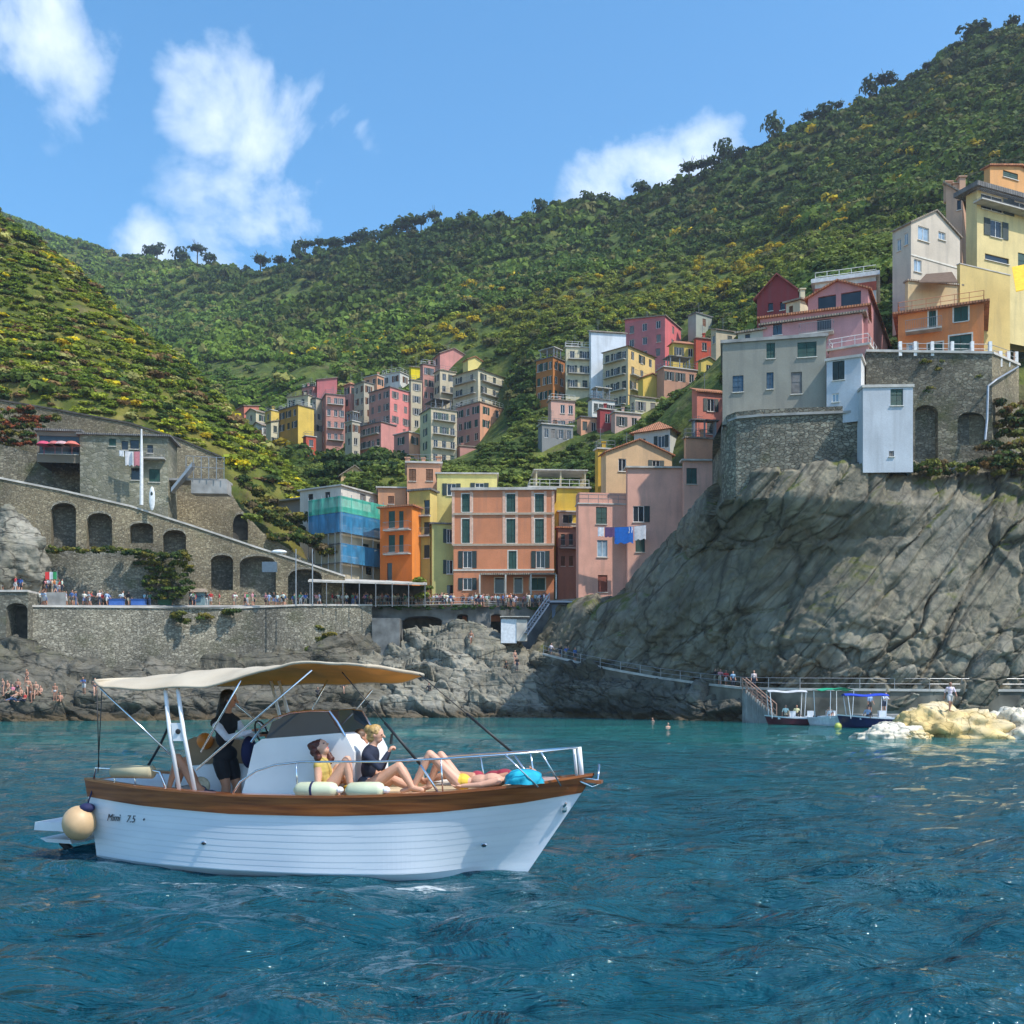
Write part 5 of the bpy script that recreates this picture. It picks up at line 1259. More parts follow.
# --- fort house on its stone bastion
gw = simple('old_grey_render', (.29,.275,.225), .9, 0, .3, .5, .4)
gw = plaster((.30,.285,.235), 1.6)
h = House('weathered grey fort house on the edge of the cliff', 722.5, 826, 832, 336.5, 416, 96.5, 12, (.3,.28,.23), B=9, deep=0.3, wallm=gw)
for (a, b, c, d_, st) in [(766.5,343,775,358.5,'gc'), (797.5,342,816.5,357,'gc'), (732.6,375.6,743.4,392,'uc'), (766.5,372.4,773.5,389,'uc'), (791,372,802,394,'D')]: h.win('L', a, b, c, d_, st)
h.walls(); h.slab(.2, .3, M['concrete'])
def curved_wall(name, label, plan, ztop, zbot, mat, cat, band=None):
    pts = [Vector((PX(a, Y), Y, 0)) for a, Y in plan]; root = empty(name, (pts[len(pts)//2].x, pts[len(pts)//2].y, zbot), label, cat); k = MB()
    top = [Vector((p.x, p.y, ztop)) for p in pts]; bk = [Vector((p.x+.5, p.y+7, ztop)) for p in pts]
    for i in range(len(pts)-1):
        for z0, z1 in zip(np.linspace(zbot, ztop, 5)[:-1], np.linspace(zbot, ztop, 5)[1:]):
            k.quad(Vector((pts[i].x, pts[i].y, z0)), Vector((pts[i+1].x, pts[i+1].y, z0)), Vector((pts[i+1].x, pts[i+1].y, z1)), Vector((pts[i].x, pts[i].y, z1)))
        k.quad(top[i], top[i+1], bk[i+1], bk[i])
    for i in (0, -1): k.quad(Vector((pts[i].x, pts[i].y, zbot)), top[i], bk[i], Vector((bk[i].x, bk[i].y, zbot)))
    k.build('masonry', mat, root)
    if band is not None:
        k = MB()
        for i in range(len(pts)-1): a, b = pts[i], pts[i+1]; k.obox(Vector((a.x, a.y-.22, band)), Vector((b.x-a.x, b.y-a.y, 0)), Vector((0, .3, 0)), Vector((0, 0, .22)))
        k.build('string_course', M['concrete'], root)
    return root
curved_wall('stone_bastion', 'rounded rough stone bastion carrying the grey fort house', [(720.5,110),(721,104),(722,100.5),(727,98),(736,96.8),(760,96),(800,95.4),(866,94.6)], PZ(408,95.5), PZ(494,95.5), masonry('bastion_stone', (.17,.165,.135), (.36,.345,.28), 1.0, green=.2, bd=.2), 'bastion', band=PZ(415.5,95.5))
WHI_SHADE = (.50,.53,.56)  # white walls coloured bluish, the shade put into the paint
h = House('shade-tinted white cliff house with one large dark window beside the grey fort house', 826.5, 861, 877.5, 357, 410, 94.2, 25, WHI_SHADE, colR=(.62,.62,.6), deep=1)  # right side is the sunlit copy of the same white
h.win('L', 832.5, 361, 844.5, 380, 'dc'); h.win('L', 832, 393.5, 839, 402, 'P'); h.win('R', 873, 365, 876.5, 385, 'k'); h.walls(); h.slab(.15, .25, M['slab'])
h = House('tall plain shade-tinted white block with one small green shutter hanging over the cliff', 863, 913, 915.5, 387, 465.5, 92.6, 3, WHI_SHADE, B=5, deep=.6)
h.win('L', 890.5, 389, 903, 405.5, 'gc'); h.win('L', 889, 451, 894, 456.5, 'kc'); h.walls(); h.slab(.1, .25, M['slab'])
wall('stone_wall', 'old stone wall with two blind arches below the orange house', (878,96.5), (992,94.8), [(866,352),(992,354)], [(866,480),(992,472)], st_d, 2.5, [(915,938,405,480,7),(957.5,985,412,445,8)], 1.0, st_g, capm=M['slab'], trim=None)
wall('stone_wall', 'sunlit end of the old stone wall at the right', (992,94.8), (1022,104), [(992,354),(1019,366)], [(992,472),(1019,472)], st_y, 2, capm=M['slab'])  # sunlight put into the stone colour, paler than the front of this wall
k = MB(); k.tube([P(1018,367,102), P(996,380,94.5), P(988,386,94.2), P(987,420,93.8), P(985,440,93.4)], .11, 6); tag(k.build('drainpipe', M['metal']), 'pale drainpipe running down the corner of the old stone wall', 'pipe')
# --- orange house
OR_ = (.70,.24,.08)
h = House('bright orange house with green shutters on top of the old stone wall', 898, 984, 998, 303, 357, 98, 24, OR_, colR=(.72,.34,.18), deep=1, sur=True)  # narrow right wall is a lighter copy of the orange, coloured as sunlit
for (a, b, c, d_, st) in [(929,309.5,936,328,'gc'), (954,306,968,321.5,'gc'), (949.5,335,971.5,351,'gc'), (928,343,942.5,355,'gc'), (908,344,917,354,'P')]: h.win('L', a, b, c, d_, st)
h.walls(); h.slab(.5, .2, TILE); h.terrace(mat=simple('orange_rail', (.5,.2,.1), .7)); h.balcony('L', 906, 942, 332, 1.1)
bl_ = empty('balustrade', tuple(P(945,352,96)), 'white posted balustrade along the terrace of the orange house', 'balustrade')
for a in (900, 915, 932, 952, 972, 990): k = MB(); q = P(a, 353, 96.2-(a-898)*.012); k.obox(q-Vector((.14, .14, .3)), (.28, 0, 0), (0, .28, 0), (0, 0, 1.35)); k.build('post', M['railw'], bl_)
for a, Yq in ((1000,97.5), (1008,100), (1016,102.5)): k = MB(); q = P(a, 362, Yq); k.obox(q-Vector((.16, .16, .5)), (.32, 0, 0), (0, .32, 0), (0, 0, 1.5)); k.build('post', M['railw'], bl_)
k = MB()
for hh in (.45, .9): k.tube([P(898, 353, 96.2)+Vector((0, 0, hh)), P(990, 354, 95.1)+Vector((0, 0, hh)), P(1016, 362, 102.5)+Vector((0, 0, hh))], .03, 5)
k.build('handrail', M['metal'], bl_)
# --- pink gabled house, lower pink wing
h = House('dusty pink house with big gable windows above the fort house', 760, 868, 898, 306, 350, 102, 20, (.46,.22,.22), colR=(.50,.24,.22), deep=1)
h.B = 9; h.win('L', 818, 293, 836, 309, 'k'); h.ops['L'].clear(); h.win('L', 764, 322, 772, 334, 'uc')
h.C = h.C; h.walls(); h.slab(.3, .2, TILE)
h = House('rose gable front with wide dark panes rising behind the pink wing', 808, 868, 897, 302, 335, 104, 26, (.52,.25,.24), deep=2)
h.win('L', 818, 294, 836, 309, 'k'); h.win('L', 841, 291, 861, 309, 'k'); h.zt = PZ(289, 104); h.walls('L', 1.3); h.gable('L', 1.3)
h = House('low pink wing with tan tiled roof and laundry terrace above the fort house', 763, 862, 886, 313, 352, 99.5, 22, (.50,.26,.26), colR=(.55,.28,.26), deep=2)
for (a, b, c, d_, st) in [(773,322,782,335,'uc'), (817,319,831,333,'k'), (871,320,874,336,'k'), (880,322,884,338,'k')]: h.win('R' if a > 865 else 'L', a, b, c, d_, st)
h.walls(); h.shed(1.3, 'B', .4, M['tileg']); h.balcony('L', 800, 834, 335, 1.0)
h = House('small terrace house with white curved balustrade beside the white cliff house', 829, 868, 884, 345, 362, 97.2, 30, (.45,.24,.22), deep=1)
h.walls(); h.slab(.2, .2, M['slab']); h.terrace(mat=M['railw'], h=.9)
h = House('long white house with a red painted upper band and roof terrace', 815, 876, 900, 276, 312, 112, 20, WHI, deep=2)
h.walls(); h.band('L', 281, 1.0, .03, simple('red_band', (.45,.10,.06), .8)); h.slab(.4, .45, M['railw']); h.terrace(mat=M['railw']); h.chimney(.6, .3, .8)
h = House('dark red stepped house at the left of the cliff houses', 757, 798, 815, 290, 335, 116, 30, (.28,.05,.05), deep=3)
h.win('L', 768, 303, 773, 311, 'k'); h.win('L', 780, 302, 785, 310, 'k'); h.win('L', 786, 318, 792, 326, 'k'); h.walls('L', 2.2); h.gable('L', 2.2, mat=simple('red_roof', (.33,.08,.06), .8, 0, .3, 2))
h = House('small cream house with red chimney below the dark red house', 786, 800, 816, 300, 325, 110, 40, CRM, deep=2)
h.win('L', 789, 306, 793, 313, 'bc'); h.walls(); h.shed(.8, 'B'); h.chimney(.2, .3, 1.5, .5)
h = House('grey green cottage left of the pink wing', 738, 764, 772, 330, 352, 103, 25, (.38,.38,.32), deep=3); h.win('L', 745, 334, 750, 341, 'k'); h.walls(); h.shed(.7)
# --- beige tower house and yellow houses
h = House('tall beige gabled house with blue framed windows on the right', 892.5, 911, 960, 222.5, 300, 106, 62, (.58,.50,.40), deep=3)
h.win('R', 918, 227, 929, 241, 'P'); h.win('R', 938.5, 229.5, 945.5, 240, 'P'); h.win('R', 914, 259.5, 921.5, 272, 'P'); h.win('L', 897, 239, 901, 251, 'P'); h.win('L', 904, 233, 908, 245, 'P'); h.walls('R', 2.0); h.gable('R', 2.0, .2, mat=M['tileg']); h.band('R', 254, .15, .06)
h = House('low cream annex with a brown awning at the foot of the beige house', 905, 908, 962, 281, 305, 103, 78, (.60,.46,.26), deep=2); h.walls(); h.slab(.15, .15, M['tileg'])
k = MB(); k.prism([P(919,283,101.5), P(958,283,101.5), P(952,273,104), P(926,275,104)], (0, 0, .12)); tag(k.build('awning', simple('brown_awning', (.13,.08,.05), .9)), 'brown awning stretched over the annex terrace below the beige house', 'awning')
h = House('broad blank tan yellow wall building below the yellow tower house', 957, 960, 1010, 264, 350, 104, 66, (.62,.46,.18), deep=4); h.walls(); h.slab(.05, .1, M['slab'])
h = House('bright yellow tower house with dark slate eaves at the right edge', 966, 977, 1062, 190, 300, 111, 66, (.72,.57,.27), deep=4)
for (a, b, c, d_, st) in [(981,195.5,1003,211,'do'), (1014,195,1026,211,'do'), (990,220.5,1002,237.5,'do'), (985,256,1009,262,'k'), (1018,254,1032,276,'gc')]: h.win('R', a, b, c, d_, st)
h.walls(); h.slab(.9, .5, M['slate']); h.balcony('R', 973, 1060, 214, 1.2, mat=M['rail'])
h = House('apricot attic with a dark window on top of the yellow tower house', 984, 990, 1050, 166, 186, 116, 66, (.70,.36,.14), deep=2)
h.win('R', 1003, 169.5, 1018, 178.5, 'gc'); h.walls('R', 1.0); h.gable('R', 1.0, .3)
h = House('apricot gabled house with two chimneys peeking left of the yellow tower house', 946, 962, 970, 196, 300, 118, 30, (.58,.36,.24), deep=3); h.win('L', 957, 200, 961, 210, 'k'); h.walls(); h.shed(2.0, 'A'); h.chimney(.95, .1, 2.2, .7); h.chimney(.5, .1, 1.8, .7); h.chimney(.1, .1, 2.4, .7)
k = MB(); k.prism([P(1012,268,103), P(1040,262,103), P(1044,286,99), P(1016,292,99)], (0, 0, .1)); tag(k.build('awning', simple('yellow_awning', (.85,.50,.03), .85)), 'yellow awning at the right edge below the yellow tower house', 'awning')
# --- left hillside buildings
h = House('low grey green stone building with terrace and laundry on the left hillside', 80, 168, 176, 437, 512, 124.5, -6, (.33,.32,.25), B=5, deep=3, wallm=masonry('grey_green_stone', (.22,.22,.16), (.36,.35,.28), .8, (.2,.2,.16), bd=.05))
for (a, b, c, d_, st) in [(109,438.5,116,446,'gc'), (121.5,441,128,450,'k'), (130,440,139,449,'k'), (147,445,153,453,'k'), (131,468,140,480,'k'), (149,469,160,482,'gc')]: h.win('L', a, b, c, d_, st)
h.walls(); h.slab(.4, .2, M['slate']); h.balcony('L', 140, 166, 459, 1.0)
h = House('flat roofed pavilion sheltering red parasols on the left hillside', 37, 80, 84, 432, 455, 124, -7, (.20,.17,.13), B=6, deep=1)
h.win('L', 39, 436, 79, 454, 'k'); h.walls(); h.slab(.3, .25, M['slate'])
for a, c_ in ((44, (.5,.06,.12)), (55, (.45,.12,.12)), (62, (.5,.3,.3)), (72, (.55,.14,.10))):
    k = MB(); q = P(a, 446, 122.6); k.tube([q-Vector((0, 0, 1)), q+Vector((0, 0, .6))], .03, 5); k.tube([q+Vector((0, 0, .1)), q+Vector((0, 0, .5)), q+Vector((0, 0, .62))], [.95, .5, .03], 10)
    tag(k.build('parasol', simple('parasol_cloth', c_, .8)), 'reddish parasol in front of the dark pavilion on the left hillside', 'parasol', 'parasols at the pavilion')
laundry(P(119,450,122.6), P(143,451,122.6), .1, [(.0,.2,.7,(.7,.7,.7)), (.25,.6,1.7,(.72,.68,.66)), (.62,.98,1.7,(.60,.22,.24))], 'white and pinkish towels hanging from the terrace of the low stone building')
k = MB(); q = P(141.5,505,121.5); k.tube([q, q+Vector((0, 0, 5.4)), q+Vector((0, 0, 9.0))], [.22, .2, .09], 8); tag(k.build('flag_pole', M['railw']), 'thick white mast standing on the sloping wall', 'mast')
k = MB(); q = P(152,510,121.2); k.ell(q+Vector((0, 0, 1.35)), (.36, .16, 1.45), 12, 9); k.ell(q+Vector((0, -.12, 1.9)), (.15, .08, .25), 8, 6, 1); tag(k.build('dinghy', [simple('white_paint', (.78,.78,.76), .4), M['dgreen']]), 'small white boat stood on end against the wall beside the mast', 'dinghy')
k = MB(); d0 = P(166,480,125); k.obox(d0, Vector((7.2, .5, 0)), Vector((0, 3, 0)), Vector((0, 0, .25))); k.obox(P(191,480,124.8)-Vector((0, 0, 1.6)), Vector((4.3, .3, 0)), Vector((0, 2, 0)), Vector((0, 0, 1.6)))
tr = empty('terrace', tuple(d0), 'grey terrace with railing and a stair right of the low stone building', 'terrace'); k.build('slab', M['concrete'], tr)
k = MB()
for hh in (1.4, 2.7): k.tube([P(186,478,124.6)+Vector((0, 0, hh)), P(224,480,124.9)+Vector((0, 0, hh))], .04, 5)
for a in np.linspace(186, 224, 6): q = P(a, 479, 124.7); k.tube([q, q+Vector((0, 0, 2.7))], .05, 5)
k.build('railing', M['metal'], tr)
k = MB(); k.obox(P(171,492,124), P(192,466,124)-P(171,492,124), Vector((0, 1.2, 0)), Vector((0, 0, .5))); k.build('stair', M['metal'], tr)
# --- quay restaurant, kiosk, stairs, poles
r_ = empty('restaurant_canopy', tuple(P(365,600,128)), 'long low restaurant canopy with a dark interior below the scaffolded house', 'canopy')
k = MB(); k.prism([P(308,582,124), P(427,585,127), P(427,584,133), P(312,579,133)], (0, 0, .22)); k.build('canopy_roof', M['slab'], r_)
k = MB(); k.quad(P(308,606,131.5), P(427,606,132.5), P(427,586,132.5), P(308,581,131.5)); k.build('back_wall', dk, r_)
for a in np.linspace(310, 425, 8): k = MB(); q = P(a, 607, 124+(a-310)*.026); k.tube([q, Vector((q.x, q.y, PZ(583, q.y)))], .06, 6); k.build('post', M['rail'], r_)
k = MB(); q = P(177,606.5,119.5); k.box(q+Vector((1.6, 1, .8)), (3.2, 2.2, 1.7)); k.box(q+Vector((1.6, -.13, .9)), (2.4, .06, .7), mi=1)
r_ = empty('kiosk', tuple(q), 'small blue grey kiosk with sloping roof on the left terrace', 'kiosk'); k.build('body', [simple('kiosk_paint', (.16,.24,.26), .7), M['blueshut']], r_)
k = MB(); k.prism([q+Vector((-.3, -.4, 1.66)), q+Vector((3.5, -.4, 1.66)), q+Vector((2.8, 1, 2.2)), q+Vector((.5, 1, 2.2))], (0, .8, .06)); k.build('roof', M['tileg'], r_)
k = MB(); q = P(262,572,119.3); k.obox(q, (1.7, 0, 0), (0, .4, 0), (0, 0, 1.2)); tag(k.build('screen', simple('screen_panel', (.10,.14,.18), .3)), 'dark square panel mounted in the rightmost wide arch', 'panel')
for a in (296, 312.5): k = MB(); q = P(a, 606, 119); k.tube([q, q+Vector((0, 0, PZ(549, 119)-q.z))], [.09, .06], 8); tag(k.build('pole', M['metal']), 'tall thin metal pole on the terrace, ' + ('left' if a < 300 else 'right') + ' one of the two beside the restaurant', 'pole')
k = MB(); q = P(228,532,128); pts = [P(276,546,121), P(282,549,121)]; k.ell(P(279,552,121.5), (.95, .45, .28), 12, 8); tag(k.build('rowing_boat', simple('white_paint', (.78,.78,.76), .4), smooth=True), 'upturned white rowing boat lying on top of the sloping wall', 'boat')
# blue steps down to the rocks
r_ = empty('stairway', tuple(P(530,640,124)), 'blue grey metal stairway dropping from the quay beside the white shed', 'stairway')
k = MB(); a, b = P(549,603,128.5), P(527,634,126); bl = simple('blue_grey_paint', (.10,.15,.23), .6)
for i in range(14): c = a+(b-a)*(i/13); k.obox(c, (-.35, 0, 0), (0, -2.2, 0), (0, 0, .08))
for yy in (0, -2.2): k.obox(a+Vector((0, yy, -.35)), b-a, Vector((0, .08, 0)), Vector((0, 0, .3)))
k.build('flight', bl, r_)
k = MB()
for yy in (0, -2.2):
    for hh in (.5, 1.05): k.tube([a+Vector((0, yy, hh)), b+Vector((0, yy, hh))], .035, 5)
    for i in range(9): c = a+(b-a)*(i/8)+Vector((0, yy, 0)); k.tube([c, c+Vector((0, 0, 1.05))], .03, 5)
k.build('railing', bl, r_)
k = MB(); k.obox(P(549,604,128.5), Vector((4.6, .4, 0)), Vector((0, -2.3, 0)), Vector((0, 0, .2))); k.obox(P(552,620,127.5), Vector((4.2, .4, 0)), Vector((0, 1.5, 0)), Vector((0, 0, 1.9))); k.build('landing', bl, r_)
r_ = empty('shed', tuple(P(510,642,125)), 'small white shed at the foot of the quay stairs', 'shed'); wp = simple('white_sheet', (.66,.70,.74), .6)
k = MB(); k.obox(P(501,643,124.5), (1.9, .2, 0), (0, 2, 0), (0, 0, 2.9)); k.build('wall', wp, r_); k = MB(); k.obox(P(516.5,641,124.6), (1.3, .1, 0), (0, 1.4, 0), (0, 0, 2.6)); k.build('door', M['slab'], r_); k = MB(); k.obox(P(500,619,124.2)+Vector((0, 0, .25)), (3.6, .2, 0), (0, 2.4, 0), (0, 0, .12)); k.build('roof', M['slab'], r_)
# quay railing with flower boxes
r_ = empty('quay_railing', tuple(P(460,604,130)), 'metal railing with planters along the edge of the quay', 'railing'); k = MB(); A_, B_ = P(374,606,129.7), P(545,606,132.2)
for hh in (.55, 1.1): k.tube([A_+Vector((0, 0, hh)), B_+Vector((0, 0, hh))], .03, 5)
for i in range(60): c = A_+(B_-A_)*i/59; k.tube([c, c+Vector((0, 0, 1.1))], .025, 4)
k.build('rails', M['metal'], r_)
n_ = 70; t_ = rng.uniform(0, 1, n_); pos = np.array([tuple(A_+(B_-A_)*t-Vector((0, .55, .1+.5*random.random()))) for t in t_])
o = leaf_stuff('ivy', pos, rng.uniform(.25, .5, (n_, 3)), np.tile([.04,.09,.02], (n_, 1))*rng.uniform(.6, 1.5, (n_, 1)), protoS, M['foliage'], 'green creepers trailing over the top edge of the quay wall', 'ivy')
# ------------------------------------------------------------------ people
from mathutils.bvhtree import BVHTree
sk = {k: simple('skin', c, .55, 0, .08, 5) for k, c in {'fair': (.62,.34,.23), 'tan': (.46,.22,.13), 'dark': (.30,.14,.085)}.items()}
def cl(c, n='cloth', r=.85): return simple(n, c, r, 0, .15, 6)
hairm = {k: simple('hair', c, .5, 0, .35, 25, .5) for k, c in {'black': (.012,.01,.01), 'auburn': (.075,.018,.010), 'blond': (.42,.27,.10), 'brown': (.10,.05,.025)}.items()}
def remesh(prims, vox, mats_order, smooth_it=2):
    """prims: (kind, args, tag). union of tapered limbs grown into one continuous skin; every face takes the tag of the nearest limb"""
    b = MB()
    for kd, a, tg in prims:
        if kd == 'cap':
            p, q, r0, r1 = a; p, q = Vector(p), Vector(q); d = q-p; l = d.length; d = d/max(l, 1e-6)
            b.tube([p-d*r0*.95, p-d*r0*.6, p, p.lerp(q, .5), q, q+d*r1*.6, q+d*r1*.95], [r0*.3, r0*.8, r0, (r0+r1)/2*1.02, r1, r1*.8, r1*.3], 10)
        else:
            c, r, rot = a; b.ell(c, r, 14, 10, 0, rot)
    me = bpy.data.meshes.new('t'); me.from_pydata(b.v, [], b.f); o = bpy.data.objects.new('t', me); COL.objects.link(o)
    m1 = o.modifiers.new('r', 'REMESH'); m1.mode = 'VOXEL'; m1.voxel_size = vox
    m2 = o.modifiers.new('s', 'SMOOTH'); m2.iterations = smooth_it; m2.factor = .5
    dg = bpy.context.evaluated_depsgraph_get(); out = bpy.data.meshes.new_from_object(o.evaluated_get(dg))
    bpy.data.objects.remove(o); bpy.data.meshes.remove(me)
    n = len(out.polygons); c = np.zeros(n*3, dtype=np.float32); out.polygons.foreach_get('center', c); c = c.reshape(-1, 3)
    best = np.full(n, 1e9); mi = np.zeros(n, dtype=np.int32)
    for kd, a, tg in prims:
        if kd == 'cap':
            p, q = np.array(a[0]), np.array(a[1]); d = q-p; L2 = max(d@d, 1e-9); t = np.clip(((c-p)@d)/L2, 0, 1)
            ds = np.linalg.norm(c-(p+t[:, None]*d), axis=1)-(a[2]+(a[3]-a[2])*t)
        else:
            q = c-np.array(a[0]); 
            if a[2] is not None: q = q@np.array(a[2])
            r = np.array(a[1]); k = np.linalg.norm(q/r, axis=1); ds = (k-1)*r.min()
        w = ds < best; best[w] = ds[w]; mi[w] = mats_order.index(tg)
    out.polygons.foreach_set('material_index', mi); out.polygons.foreach_set('use_smooth', [True]*n); return out
def body(J, tg, fingers=True, k=1.0, grip=.5):
    """J: joints (Vectors). tg: dict part -> material tag. returns limb list for a whole body"""
    pr = []; V = {a: Vector(b) for a, b in J.items()}; T = lambda a, d='skin': tg.get(a, d)
    cap = lambda a, b, r0, r1, t: pr.append(('cap', (a, b, r0*k, r1*k), t))
    up = (V['neck']-V['pelvis']).normalized(); side = (V['shr']-V['shl']).normalized()
    mid = V['pelvis'].lerp(V['neck'], .5)
    rot = Matrix((side, up.cross(side)*-1 if True else side, up)).transposed()
    f = side.cross(up).normalized(); rot = Matrix((side, f, up)).transposed()
    pr.append(('ell', (V['pelvis']+up*.02, (.155*k, .115*k, .12*k), rot), T('pelvis')))
    pr.append(('ell', (mid-up*.02, (.125*k, .095*k, .15*k), rot), T('waist', T('torso'))))
    pr.append(('ell', (V['pelvis'].lerp(V['neck'], .74), (.155*k, .11*k, .155*k), rot), T('torso')))
    for s_ in ('l', 'r'):
        sh, el_, wr, hp, kn, an, toe = [V[a+s_] for a in ('sh', 'el', 'wr', 'hip', 'kn', 'an', 'toe')]
        cap(V['neck']-up*.05, sh, .055, .058, T('torso')); cap(sh, el_, .054, .040, T('arm')); cap(el_, wr, .040, .027, T('fore', T('arm')))
        cap(hp, kn, .088, .056, T('thigh')); 
        if T('thigh') != 'skin' and tg.get('hem'): cap(hp, hp.lerp(kn, tg['hem']), .10, .085, T('thigh')); pr[-2] = ('cap', (hp, kn, .084*k, .056*k), 'skin')
        cap(kn, kn.lerp(an, .35), .054, .056, T('shin')); cap(kn.lerp(an, .35), an, .056, .034, T('shin'))
        cap(an-(toe-an).normalized()*.03, toe, .036, .030, T('foot')); 
        fd = (wr-el_).normalized(); pn = side.cross(fd); pn = pn.normalized() if pn.length > .1 else f
        lt = fd.cross(pn).normalized(); pc = wr+fd*.05
        rh = Matrix((lt, pn, fd)).transposed(); pr.append(('ell', (pc, (.040*k, .018*k, .052*k), rh), 'skin'))
        if fingers:
            sg = 1 if s_ == 'l' else -1; cd = (-pn if J.get('curl', 1) > 0 else pn)
            for i, (off, ln) in enumerate(((-.030, .068), (-.010, .078), (.010, .073), (.029, .058))):
                b0 = pc+fd*.038+lt*off; b1 = b0+(fd*(1-grip*.5)+cd*grip*.6).normalized()*ln*.5; b2 = b1+(fd*(1-grip)+cd*grip*1.3).normalized()*ln*.5
                cap(b0, b1, .0095, .009, 'skin'); cap(b1, b2, .009, .0075, 'skin')
            t0 = pc-fd*.02+lt*sg*-.034; t1 = t0+(fd*.6-lt*sg*.7+cd*.3).normalized()*.036; cap(t0, t1, .012, .010, 'skin'); cap(t1, t1+(fd*.9+cd*.3).normalized()*.03, .010, .008, 'skin')
    hd = V['head']; fc = Vector(J.get('face', f)).normalized(); hu = (hd-V['neck']).normalized(); hu = (hu-fc*hu.dot(fc)); hu = hu.normalized() if hu.length > .1 else Vector((0, 0, 1)); hs_ = fc.cross(hu)
    rh = Matrix((hs_, fc, hu)).transposed()
    cap(V['neck']-up*.03, hd-hu*.05, .056, .052, 'skin')
    pr.append(('ell', (hd+hu*.02, (.074*k, .092*k, .098*k), rh), 'skin')); pr.append(('ell', (hd-hu*.055+fc*.025, (.052*k, .060*k, .058*k), rh), 'skin'))
    cap(hd+fc*.088*k+hu*.015, hd+fc*.110*k-hu*.016, .011, .015, 'skin')
    pr.append(('ell', (hd+fc*.080*k-hu*.052*k, (.026, .013, .010), rh), 'lip'))
    for sg in (-1, 1):
        pr.append(('ell', (hd+fc*.080*k+hu*.018+hs_*sg*.034*k, (.017, .013, .011), rh), 'eye')); pr.append(('ell', (hd+hs_*sg*.076*k-fc*.005, (.010, .022, .030), rh), 'skin'))
    return pr, dict(k=k, hd=hd, fc=fc, hu=hu, hs=hs_, rh=rh)
def make_hair(info, kind, mat, parent, seed=1):
    K = info['k']
    hd, fc, hu, hs_, rh = [info[a] for a in ('hd', 'fc', 'hu', 'hs', 'rh')]; pr = [('ell', (hd+(hu*.038-fc*.022)*K, (.088*K, .098*K, .092*K), rh), 'h')]; r = random.Random(seed)
    if kind == 'curly':
        for i in range(34):
            a = r.uniform(0, 6.28); q = hd+(hs_*math.cos(a)*.095*r.uniform(.5, 1.15)+hu*r.uniform(-.20, .09)-fc*(.03+abs(math.sin(a))*.09))*K; pr.append(('ell', (q, (.045*K,)*3, None), 'h'))
    elif kind == 'long':
        for sg in (-1, 0, 1): pr.append(('cap', (hd+(-fc*.05+hs_*sg*.052)*K, hd+(-fc*.085+hs_*sg*.055-hu*.26)*K, .056*K, .035*K), 'h'))
    elif kind == 'bun':
        pr.append(('ell', (hd+(-fc*.10+hu*.06)*K, (.055*K,)*3, None), 'h')); pr.append(('ell', (hd+(-fc*.05-hu*.03)*K, (.082*K, .065*K, .075*K), rh), 'h'))
    me = remesh(pr, .014, ['h'], 1); O = org(parent)
    v = np.zeros(len(me.vertices)*3, dtype=np.float32); me.vertices.foreach_get('co', v); v = v.reshape(-1, 3)
    v += (vnoise(v*38, seed)*.008)[:, None]
    # keep the face clear
    q = v-np.array(hd); ff = q@np.array(fc); uu = q@np.array(hu); m_ = (ff > .045*K) & (uu < .055*K) & (uu > -.12*K)
    v[m_] -= np.array(fc)*(ff[m_]-.045*K)[:, None]
    v -= np.array(O); me.vertices.foreach_set('co', v.ravel()); me.materials.append(mat); me.update()
    return mobj('hair', me, parent)
def person(label, J, tg, mats, hair, hairmat, loc, vox=.011, grip=.5, group=None, k=1.0):
    pr, info = body(J, tg, True, k, grip)
    order = list(mats.keys()); me = remesh(pr, vox, order); v = np.zeros(len(me.vertices)*3, dtype=np.float32); me.vertices.foreach_get('co', v); v = v.reshape(-1, 3)-np.array(loc, dtype=np.float32)
    me.vertices.foreach_set('co', v.ravel()); me.update()
    for o_ in order: me.materials.append(mats[o_])
    root = empty('person', loc, label, 'person', group); mobj('body', me, root)
    if hair: make_hair(info, hair, hairmat, root, len(label))
    return root, info
eye = simple('eye', (.02,.015,.012), .2); lip = simple('lips', (.42,.10,.09), .45)
